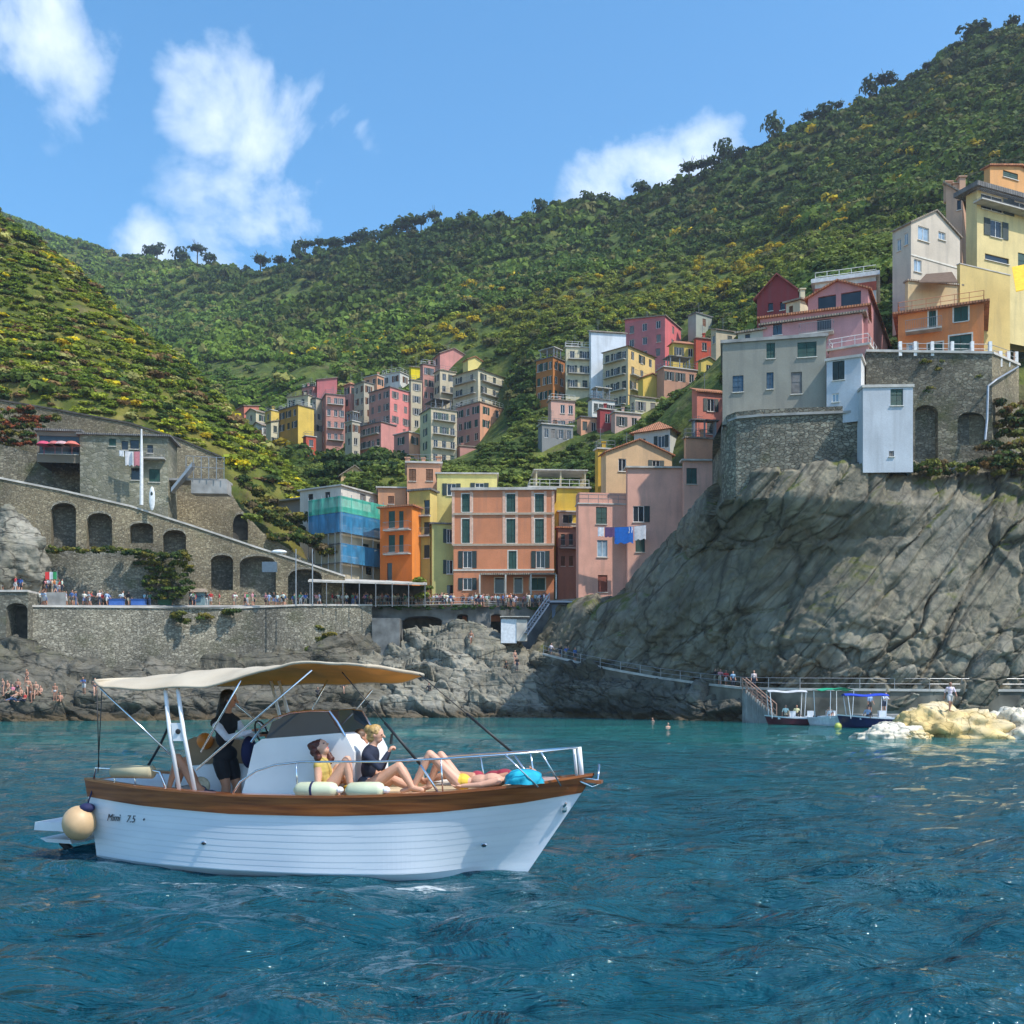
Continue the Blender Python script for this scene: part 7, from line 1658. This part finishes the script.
# ------------------------------------------------------------------ small moored boats at the right
def small_boat(px, py, Y, L_, yaw, hullc, label, canopy=None, open_=True, beam=.95, zf=.75):
    c = Vector((PX(px, Y), Y, 0)); hx = Vector((math.cos(yaw), math.sin(yaw), 0)); hy = Vector((-math.sin(yaw), math.cos(yaw), 0)); T = lambda x, y, z: c+hx*x+hy*y+Vector((0, 0, z))
    r = empty('small_boat', tuple(c), label, 'boat', 'small boats moored at the cliff foot')
    sh = lambda s: zf*(.78+.32*s*s); f = hull_fn(L_, beam, sh, .4, .2, .8); build_hull(f, T, r, (simple('hull_paint', hullc, .4), gelp), 28, 14, .10, 1, bandname='rubbing_strake')
    k = MB(); st = [f(s, 1) for s in np.linspace(0, 1, 12)]
    for a, b in zip(st[:-1], st[1:]): k.quad(T(a[0], -a[1], a[2]-.18), T(b[0], -b[1], b[2]-.18), T(b[0], b[1], b[2]-.18), T(a[0], a[1], a[2]-.18))
    k.build('deck', gelp, r)
    for x in (-.15, .18): k = MB(); k.obox(T(x*L_, -beam*.8, sh(.5)-.17), hx*.35, hy*beam*1.6, Vector((0, 0, .22))); k.build('bench', gelp, r)
    k = MB(); k.obox(T(-L_/2-.3, -.16, .05), hx*.32, hy*.32, Vector((0, 0, .75))); k.tube([T(-L_/2-.15, 0, .2), T(-L_/2-.2, 0, -.4)], .07, 6); k.build('outboard_motor', blk, r)
    k = MB(); k.obox(T(-.1*L_, -.3, sh(.5)-.15), hx*.5, hy*.6, Vector((0, 0, .65))); k.build('console', gelp, r)
    if canopy:
        cc, zc, x0, x1 = canopy; k = MB(); n_ = 8; v = []
        for i in range(n_+1):
            for j in range(7): u, w = i/n_, j/6; v.append(T(L_*(x0+(x1-x0)*u), beam*.95*(2*w-1), zc+.16*(1-(2*w-1)**2)+.05*math.sin(u*9)))
        k.add(v+[q-Vector((0, 0, .03)) for q in v], [(i*7+j, (i+1)*7+j, (i+1)*7+j+1, i*7+j+1) for i in range(n_) for j in range(6)]+[(63+i*7+j, 63+i*7+j+1, 63+(i+1)*7+j+1, 63+(i+1)*7+j) for i in range(n_) for j in range(6)]+[(j, j+1, 64+j, 63+j) for j in range(6)])
        k.build('canopy', simple('canopy_cloth', cc, .8), r)
        for u in (x0+.03, x1-.03):
            for w in (-1, 1): k = MB(); k.tube([T(L_*u, w*beam*.92, zc), T(L_*(u*.9), w*beam*.88, sh(.5)-.1)], .03, 6); k.build('canopy_leg', wt, r)
    return r
small_boat(790,722,87,4.3, math.radians(175), (.10,.02,.03), 'maroon boat with pale grey canopy moored beside the steps', ((.52,.53,.55), 2.75, -.3, .45))
small_boat(812,721,88.5,3.8, math.radians(-20), (.03,.04,.06), 'small dark open boat between the maroon boat and the green canopied one')
small_boat(832,724,84,4.6, math.radians(-75), (.75,.77,.78), 'white boat seen end on under a bright green canopy', ((.01,.32,.17), 2.9, -.25, .35), beam=1.15, zf=.85)
small_boat(877,729,79,6.0, math.radians(172), (.006,.012,.07), 'dark blue boat with a vivid blue canopy', ((.01,.05,.45), 2.45, -.12, .42), beam=1.0, zf=.95)
small_boat(918,727,84,3.6, math.radians(10), (.02,.25,.42), 'little light blue rowing boat behind the golden rock', beam=.7, zf=.5)
# ------------------------------------------------------------------ people on shore
cloth_m, ntx, bsx = newmat('shore_clothes'); oi = N(ntx, 'ShaderNodeObjectInfo'); L(ntx, oi.outputs['Color'], bsx.inputs['Base Color']); bsx.inputs['Roughness'].default_value = .85
cloth_b, ntx, bsx = newmat('shore_clothes_lower'); oi = N(ntx, 'ShaderNodeObjectInfo'); rr_ = ramp(ntx, oi.outputs['Random'], [(0, (.03,.04,.07)), (.3, (.30,.27,.2)), (.5, (.05,.05,.05)), (.7, (.45,.45,.45)), (.9, (.12,.16,.28))], 'CONSTANT'); L(ntx, rr_, bsx.inputs['Base Color']); bsx.inputs['Roughness'].default_value = .85
skin_m, ntx, bsx = newmat('shore_skin'); oi = N(ntx, 'ShaderNodeObjectInfo'); rr_ = ramp(ntx, oi.outputs['Random'], [(0, (.62,.34,.24)), (.6, (.45,.22,.14)), (1, (.30,.14,.09))]); L(ntx, rr_, bsx.inputs['Base Color']); bsx.inputs['Roughness'].default_value = .6
hair_m, ntx, bsx = newmat('shore_hair'); oi = N(ntx, 'ShaderNodeObjectInfo'); rr_ = ramp(ntx, oi.outputs['Random'], [(0, (.02,.015,.01)), (.55, (.10,.05,.02)), (1, (.40,.26,.12))]); L(ntx, rr_, bsx.inputs['Base Color'])
def lowman(pose, bare=False, seed=0):
    r = random.Random(seed); u = lambda a: r.uniform(-a, a)
    if pose == 'stand': J = dict(pelvis=(0,0,.95), neck=(0,0,1.46), head=(0,-.01,1.62), shl=(.19,0,1.40), shr=(-.19,0,1.40), ell=(.25+u(.04),u(.06),1.12), elr=(-.25,u(.06),1.12), wrl=(.24,-.1+u(.1),.9), wrr=(-.24,-.12+u(.1),.92), hipl=(.09,0,.92), hipr=(-.09,0,.92), knl=(.10,-.03+u(.05),.5), knr=(-.10,u(.05),.5), anl=(.11,.03,.08), anr=(-.11,.02,.08), toel=(.12,-.13,.04), toer=(-.12,-.14,.04))
    elif pose == 'walk': J = dict(pelvis=(0,0,.94), neck=(0,-.04,1.45), head=(0,-.06,1.61), shl=(.19,-.03,1.39), shr=(-.19,-.03,1.39), ell=(.25,-.15,1.14), elr=(-.25,.12,1.13), wrl=(.22,-.33,1.0), wrr=(-.24,.18,.9), hipl=(.09,0,.91), hipr=(-.09,0,.91), knl=(.10,.10,.5), knr=(-.10,-.17,.53), anl=(.10,.33,.14), anr=(-.10,-.20,.08), toel=(.10,.26,.04), toer=(-.10,-.36,.05))
    elif pose == 'lean': J = dict(pelvis=(0,0,.95), neck=(0,-.15,1.42), head=(0,-.22,1.57), shl=(.19,-.13,1.36), shr=(-.19,-.13,1.36), ell=(.24,-.32,1.15), elr=(-.24,-.32,1.15), wrl=(.14,-.5,1.18), wrr=(-.14,-.5,1.18), hipl=(.09,0,.92), hipr=(-.09,0,.92), knl=(.10,-.05,.5), knr=(-.10,.05,.5), anl=(.11,0,.08), anr=(-.11,.12,.08), toel=(.12,-.16,.04), toer=(-.12,-.02,.04))
    elif pose == 'wave': J = dict(pelvis=(0,0,.95), neck=(0,0,1.46), head=(0,-.01,1.62), shl=(.19,0,1.40), shr=(-.19,0,1.40), ell=(.34,-.1,1.5), elr=(-.27,-.05,1.14), wrl=(.25,-.18,1.72), wrr=(-.2,-.25,1.12), hipl=(.09,0,.92), hipr=(-.09,0,.92), knl=(.11,-.03,.5), knr=(-.12,0,.5), anl=(.13,.03,.08), anr=(-.14,.02,.08), toel=(.14,-.13,.04), toer=(-.15,-.14,.04))
    else: J = dict(pelvis=(0,0,.14), neck=(0,.12,.64), head=(0,.08,.80), shl=(.19,.11,.58), shr=(-.19,.11,.58), ell=(.25,.02,.34), elr=(-.25,.22,.34), wrl=(.18,-.2,.34), wrr=(-.24,.3,.08), hipl=(.09,0,.13), hipr=(-.09,0,.13), knl=(.13,-.40,.42), knr=(-.12,-.46,.20), anl=(.12,-.62,.06), anr=(-.12,-.86,.06), toel=(.12,-.78,.04), toer=(-.12,-.96,.14))
    tg = {'torso': 'c', 'waist': 'c', 'arm': 'c', 'pelvis': 'b', 'thigh': 'b', 'fore': 'skin', 'hem': .6 if r.random() < .7 else None} if not bare else {'pelvis': 'b', 'hem': .3}
    if not bare and tg['hem'] is None: tg['shin'] = 'b'
    J = {a: Vector(b) for a, b in J.items()}; J['face'] = Vector((0, -1, -.05))
    pr, inf = body(J, tg, True, 1.05); hd = inf['hd']; pr.append(('ell', (hd+Vector((0, .02, .035)), (.088, .1, .088), None), 'hair')); 
    if r.random() < .5: pr.append(('cap', (hd+Vector((0, .06, .0)), hd+Vector((0, .09, -.2)), .06, .04), 'hair'))
    order = ['skin', 'c', 'b', 'hair', 'eye', 'lip']; me = remesh(pr, .022, order, 1)
    for m_ in (skin_m, cloth_m, cloth_b, hair_m, eye, lip): me.materials.append(m_)
    return me
men = {'up': [lowman('stand', False, 1), lowman('stand', False, 2), lowman('walk', False, 3), lowman('lean', False, 4), lowman('wave', False, 6), lowman('walk', False, 8)], 'bare': [lowman('stand', True, 11), lowman('walk', True, 12)], 'sit': [lowman('sit', True, 21), lowman('sit', False, 22)]}
cols = {'white': (.70,.69,.66), 'pink': (.60,.25,.28), 'red': (.50,.05,.05), 'blue': (.05,.12,.35), 'light blue': (.30,.45,.58), 'black': (.02,.02,.025), 'cream': (.60,.52,.38), 'orange': (.65,.22,.05), 'green': (.08,.22,.12)}
cr = random.Random(5)
def man(kind, pos, colname, label, group=None, rz=None, s=1.0):
    me = cr.choice(men[kind]); o = bpy.data.objects.new('person', me); link(o); o.location = pos; o.rotation_euler = (0, 0, cr.uniform(0, 6.28) if rz is None else rz); k = s*cr.uniform(.93, 1.05); o.scale = (k, k, k); c = cols[colname]; o.color = (*[x*cr.uniform(.85, 1.1) for x in c], 1)
    return tag(o, label, 'person', group)
bv = []
for o in list(COL.objects):
    if o.type == 'MESH' and o.parent is None and o.name.split('.')[0] in ('cliff', 'rock_outcrop', 'shore_rocks', 'boulder', 'pavement'):
        me = o.data; bv.append(BVHTree.FromPolygons([o.matrix_basis@v.co for v in me.vertices], [tuple(p.vertices) for p in me.polygons]))
bv += [BVHTree.FromPolygons([o.matrix_basis@v.co+Vector(o.parent.location) for v in o.data.vertices], [tuple(p.vertices) for p in o.data.polygons]) for o in COL.objects if o.type == 'MESH' and o.name.split('.')[0] == 'path']
def hit(px, py):
    o = Vector((0, 0, H)); d = (P(px, py, 100)-o).normalized(); best = None
    for b in bv:
        h_ = b.ray_cast(o, d)
        if h_[0] is not None and (best is None or h_[3] < best[1]): best = (h_[0], h_[3])
    return best[0] if best else P(px, py, 100)
def cname(): return cr.choice(['white', 'white', 'white', 'pink', 'red', 'blue', 'light blue', 'black', 'cream', 'orange', 'green', 'pink'])
zt_r = PZ(606.2, 128.6)+.1
for i in range(115):
    px = cr.uniform(378, 548); Yq = cr.choice([cr.uniform(130.5, 131.6), cr.uniform(130.5, 133.5)]); c = cname()
    man(cr.choice(['up', 'up', 'up', 'up']), (PX(px, Yq), Yq, zt_r+.02*(Yq-130)), c, 'visitor in %s top in the quay crowd before the peach building' % c if px > 450 else 'visitor in %s top among the crowd near the restaurant canopy' % c, 'visitors crowding the quay')
for i in range(95):
    px = cr.uniform(34, 372); f_ = (px-28)/344; Yq = 110.5+17*f_+cr.uniform(.5, 2.2); c = cname(); z = PZ(607, 110.5+17*f_)+.12
    if 172 < px < 210: Yq = 110.5+17*f_+.6
    man('up', (PX(px, Yq), Yq, z), c, 'visitor in %s top standing on the left terrace above the sea wall' % c, 'visitors on the left terrace')
for i in range(30):
    px = cr.uniform(-20, 62); Yq = cr.uniform(110.2, 112); c = cname()
    man('up', (PX(px, Yq), Yq, PZ(592, 109.5)+.1) if px < 26 else (PX(px, 113.5), 113.5, PZ(592, 111)), c, 'visitor in %s top on the raised walkway at the far left' % c, 'visitors on the far left walkway')
lp = MB(); lp.prism([P(28,592.3,112.4), P(66,592.3,112.4), P(66,592.3,115), P(28,592.3,115)], (0, 0, -2.4)); tag(lp.build('platform', M['concrete']), 'concrete platform carrying the raised walkway at the far left', 'platform')
for (px, py) in [(3,694),(8,697),(12,692),(15,699),(20,695),(24,700),(28,694),(31,701),(36,697),(40,693),(18,686),(27,684),(55,699),(60,700)]:
    man(cr.choice(['sit', 'sit', 'bare']), hit(px, py+2), cr.choice(['pink', 'white', 'red']), 'bather resting on the rock ledge at the far left', 'bathers on the left ledge', rz=cr.uniform(-.8, .8))
man('up', hit(84,694), 'blue', 'bather in dark blue standing at the right end of the left ledge', rz=0); man('bare', hit(95,696), 'white', 'bare chested bather beside the one in dark blue on the left ledge', rz=.5)
for px, py, kd, lab in [(471,645,'bare','bather standing high on the pale rock outcrop'), (429,691,'sit','bather sitting low on the pale outcrop near the canopy end'), (344,694,'bare','bather standing on the rocks behind the boat canopy'), (515,664,'bare','bather standing at the right edge of the pale outcrop'), (506,668,'sit','bather sitting left of the pair at the right edge of the outcrop'), (517,671,'up','bather in dark shorts climbing below the others at the right edge of the outcrop'), (318,696,'sit','bather sitting on the rocks left of the standing one behind the canopy')]: man(kd, hit(px, py), 'black', lab, rz=cr.uniform(-.6, .6))
def rampY(px): return float(np.interp(px, [q[0] for q in rp], [q[2] for q in rp]))
for px, py, c, lab in [(551,654,'white','walker in white at the top of the ramp'), (560,656,'black','walker in black near the top of the ramp'), (566,657,'blue','walker in blue with a bag near the top of the ramp'), (575,660,'blue','second walker in blue lower on the ramp top'),
        (715,686,'black','person in black in the small group at the foot of the ramp'), (720,686,'pink','person in pink in the small group at the foot of the ramp'), (726,687,'red','person in red in the small group at the foot of the ramp'), (733,688,'light blue','person in light blue at the right of the small group'), (754,690,'white','person in white walking past the top of the steps')]:
    Yq = rampY(px)+.9; pz = float(np.interp(px, [q[0] for q in rp], [PZ(q[1], q[2]) for q in rp])); man('up', (PX(px, Yq), Yq, pz), c, lab, rz=cr.uniform(-1, 1))
for px, Yq, c, lab in [(870,84,'light blue','man in light blue standing on the ledge behind the blue boat'), (884,84.5,'white','person in white and black standing near the blue rowing boat')]:
    man('up', (PX(px, Yq), Yq, .95), c, lab, rz=.3)
k = MB(); k.obox(P(862,716,85.8)*1.0-Vector((0, 0, .6)), Vector((7.5, .6, 0)), Vector((0, 3, 0)), Vector((0, 0, .55))); k = MB(); k.obox(Vector((PX(862, 83), 83, -1)), Vector((8, .5, 0)), Vector((0, 3, 0)), Vector((0, 0, 1.93))); tag(k.build('landing_stage', M['concrete']), 'low concrete landing stage behind the blue boat', 'landing stage')
man('up', hit(950,712), 'white', 'person in white standing on top of the golden rock', rz=0)
for px, py, lab in [(603,714,'bather standing waist deep at the rock foot'), (653,718,'swimmer in the water below the ramp, left one'), (668,724,'swimmer in the water below the ramp, right one')]:
    Yq = H*F/(py+3-HZ); man('bare', (PX(px, Yq), Yq, -1.30 if px > 610 else -.7), 'red', lab, rz=cr.uniform(-1, 1))
for i, px in enumerate((786, 797, 830, 868)): 
    Yq = [87, 87, 84, 79][i]; man('sit', (PX(px, Yq), Yq, .75), ['white', 'cream', 'black', 'light blue'][i], ['person in white sitting in the maroon boat', 'person in cream sitting at the bow of the maroon boat', 'person sitting in the white boat under the green canopy', 'person in light blue sitting at the stern of the blue boat'][i], rz=0)
k = MB(); k.ell((PX(832+6, 79), 79, .1), (.28, .28, .3), 12, 8); tag(k.build('buoy', simple('yellow_buoy', (.55,.58,.12), .5), smooth=True), 'yellow mooring buoy floating beside the white boat', 'buoy')
# terrace clutter
for px, c, lab in [(115,(.05,.14,.42),'blue covered table on the left terrace, left one'), (137,(.05,.14,.42),'blue covered table on the left terrace, right one'), (164,(.03,.10,.05),'dark green covered table on the left terrace')]:
    f_ = (px-28)/344; Yq = 110.5+17*f_+.5; z = PZ(607, Yq)+.1; k = MB(); x = PX(px, Yq); k.obox((x-.7, Yq, z+.05), (1.5, 0, 0), (0, .8, 0), (0, 0, .72)); k.prism([(x-.8, Yq-.08, z+.77), (x+.9, Yq-.08, z+.77), (x+.9, Yq+.9, z+.77), (x-.8, Yq+.9, z+.77)], (0, 0, .05)); tag(k.build('table', simple('table_cloth', c, .8)), lab, 'table')
fl = empty('flag', (PX(57, 111), 111, PZ(592, 111)), 'red white and green flag on a pole at the left terrace', 'flag'); q = Vector(fl.location); k = MB(); k.tube([q, q+Vector((0, 0, 2.3))], .03, 6); k.build('pole', M['metal'], fl)
k = MB()
for i, mi in ((0, 0), (1, 1), (2, 2)):
    for j in range(3): x0, x1 = -.42*i-.14*j, -.42*i-.14*(j+1); k.quad(q+Vector((x0, .06*math.sin(x0*6), 1.4)), q+Vector((x1, .06*math.sin(x1*6), 1.35)), q+Vector((x1, .06*math.sin(x1*6), 2.15)), q+Vector((x0, .06*math.sin(x0*6), 2.2)), mi)
k.build('flag_cloth', [simple('flag_green', (.02,.25,.08), .8), simple('flag_white', (.7,.7,.68), .8), simple('flag_red', (.55,.03,.03), .8)], fl)
# greenery on walls and ledges
def ledge_green(name, label, cat, spots, n, s, cols_, jit=1.0):
    pos = []; ti = []
    for i in range(n):
        (a, b, Yq) = spots[cr.randrange(len(spots))]; q = P(a+cr.uniform(-5, 5), b+cr.uniform(-2.5, 2.5), Yq); pos.append((q.x, q.y+cr.uniform(-.4, .4)*jit, q.z)); c = cr.choice(cols_); f_ = cr.uniform(.7, 1.3); ti.append([x*f_ for x in c])
    sc_ = np.array([[cr.uniform(.6, 1.2)*s]*3 for _ in pos]); leaf_stuff(name, np.array(pos), sc_, np.array(ti), protoS, M['foliage'], label, cat)
gy = [(.07,.11,.02), (.14,.15,.03), (.20,.17,.03), (.04,.07,.02)]
ledge_green('ledge_plants', 'yellow green plants growing along the ledge under the tall arches', 'plants', [(a, 551+(a > 120)*2, 114.5) for a in range(50, 130, 6)]+[(a, 552+(a-120)*.1, 116) for a in range(125, 186, 4)], 110, .55, gy)
ledge_green('hanging_plants', 'bushes hanging down the wall beside the sloping wall', 'plants', [(a, b, 117) for a in range(140, 190, 8) for b in range(556, 600, 7) if (a-130)*1.1 > (b-556)*.6], 90, .7, gy)
ledge_green('wall_plants', 'tufts of green on the sea wall and the rocks below it', 'plants', [(178,617,116.6), (183,622,116.6), (230,613,119), (235,614,119.5), (322,630,125), (318,640,124.5), (325,648,123.6), (312,652,123), (330,638,124.5), (205,618,118)], 60, .7, gy)
ledge_green('cliff_plants', 'rusty and green bushes at the top right edge of the cliff', 'plants', [(a, b, 93.6) for a in range(925, 1030, 7) for b in (468, 474)]+[(a, b, 93.5) for a in range(985, 1040, 7) for b in (448, 456, 464)]+[(a, b, 95) for a in range(1000, 1040, 6) for b in (405, 415, 425, 435)]+[(a, 470, 94) for a in range(880, 925, 8)], 190, .75, gy+[(.22,.12,.04), (.16,.11,.05)])
ledge_green('terrace_weeds', 'green weeds on the old stone wall under the orange house', 'plants', [(925,366,96), (935,372,96), (945,362,96), (975,378,95.4), (985,380,95.3), (930,392,96), (965,368,95.6)], 34, .5, gy)
ledge_green('gully_bushes', 'green and dry bushes on the slope right of the scaffolding', 'plants', [(a, 478+(a-240)*.9, 140) for a in range(240, 330, 6)]+[(a, 500+(a-240)*.6, 136) for a in range(250, 330, 6)]+[(a, 540, 134) for a in range(270, 320, 8)]+[(a, 520, 139) for a in range(265, 310, 8)], 240, 1.0, gy+[(.16,.12,.06)])
ledge_green('town_edge_bushes', 'dark green bushes between the left cluster and the harbour houses', 'plants', [(a, 462, 165) for a in range(330, 410, 5)]+[(a, 470, 160) for a in range(330, 400, 5)]+[(a, 478, 168) for a in range(310, 345, 6)], 150, 1.5, [(.03,.06,.02), (.05,.09,.02), (.08,.11,.03)])
ledge_green('upper_wall_plants', 'rusty red and green plants around the pavilion on the left hillside', 'plants', [(a, b, 128.5) for a in range(-5, 38, 7) for b in (412, 420, 428, 436, 444)]+[(a, 420, 131) for a in range(20, 60, 7)], 130, .8, gy+[(.30,.08,.03), (.22,.08,.03)])
kb = [(420,575,130.5,2.2),(424,590,130,2.0),(427,582,130.2,1.6)]
for a, b, Yq, s in kb: put_bush(a, b+8, s*1.2, 0, 'leafy potted shrub between the orange house and the olive wing', 'shrubs in front of the golden house', Yfix=Yq)
put_bush(252,520,3.0,0,'yellow green bush growing beside the small round arch',None,Yfix=130.5)
# ------------------------------------------------------------------ the air between here and the far ridges
hz = MB(); hz.obox((-760, -60, -4), (1520, 0, 0), (0, 1300, 0), (0, 0, 560))
hm = bpy.data.materials.new('haze'); hm.use_nodes = True; hn = hm.node_tree; hn.nodes.remove(hn.nodes['Principled BSDF'])
pv = N(hn, 'ShaderNodeVolumePrincipled'); pv.inputs['Color'].default_value = (.80, .90, 1, 1); pv.inputs['Density'].default_value = .00019; pv.inputs['Anisotropy'].default_value = .3
L(hn, pv.outputs[0], hn.nodes['Material Output'].inputs['Volume'])
tag(hz.build('haze', hm), 'thin bluish haze in the air over the bay and hills', 'haze', kind='stuff')
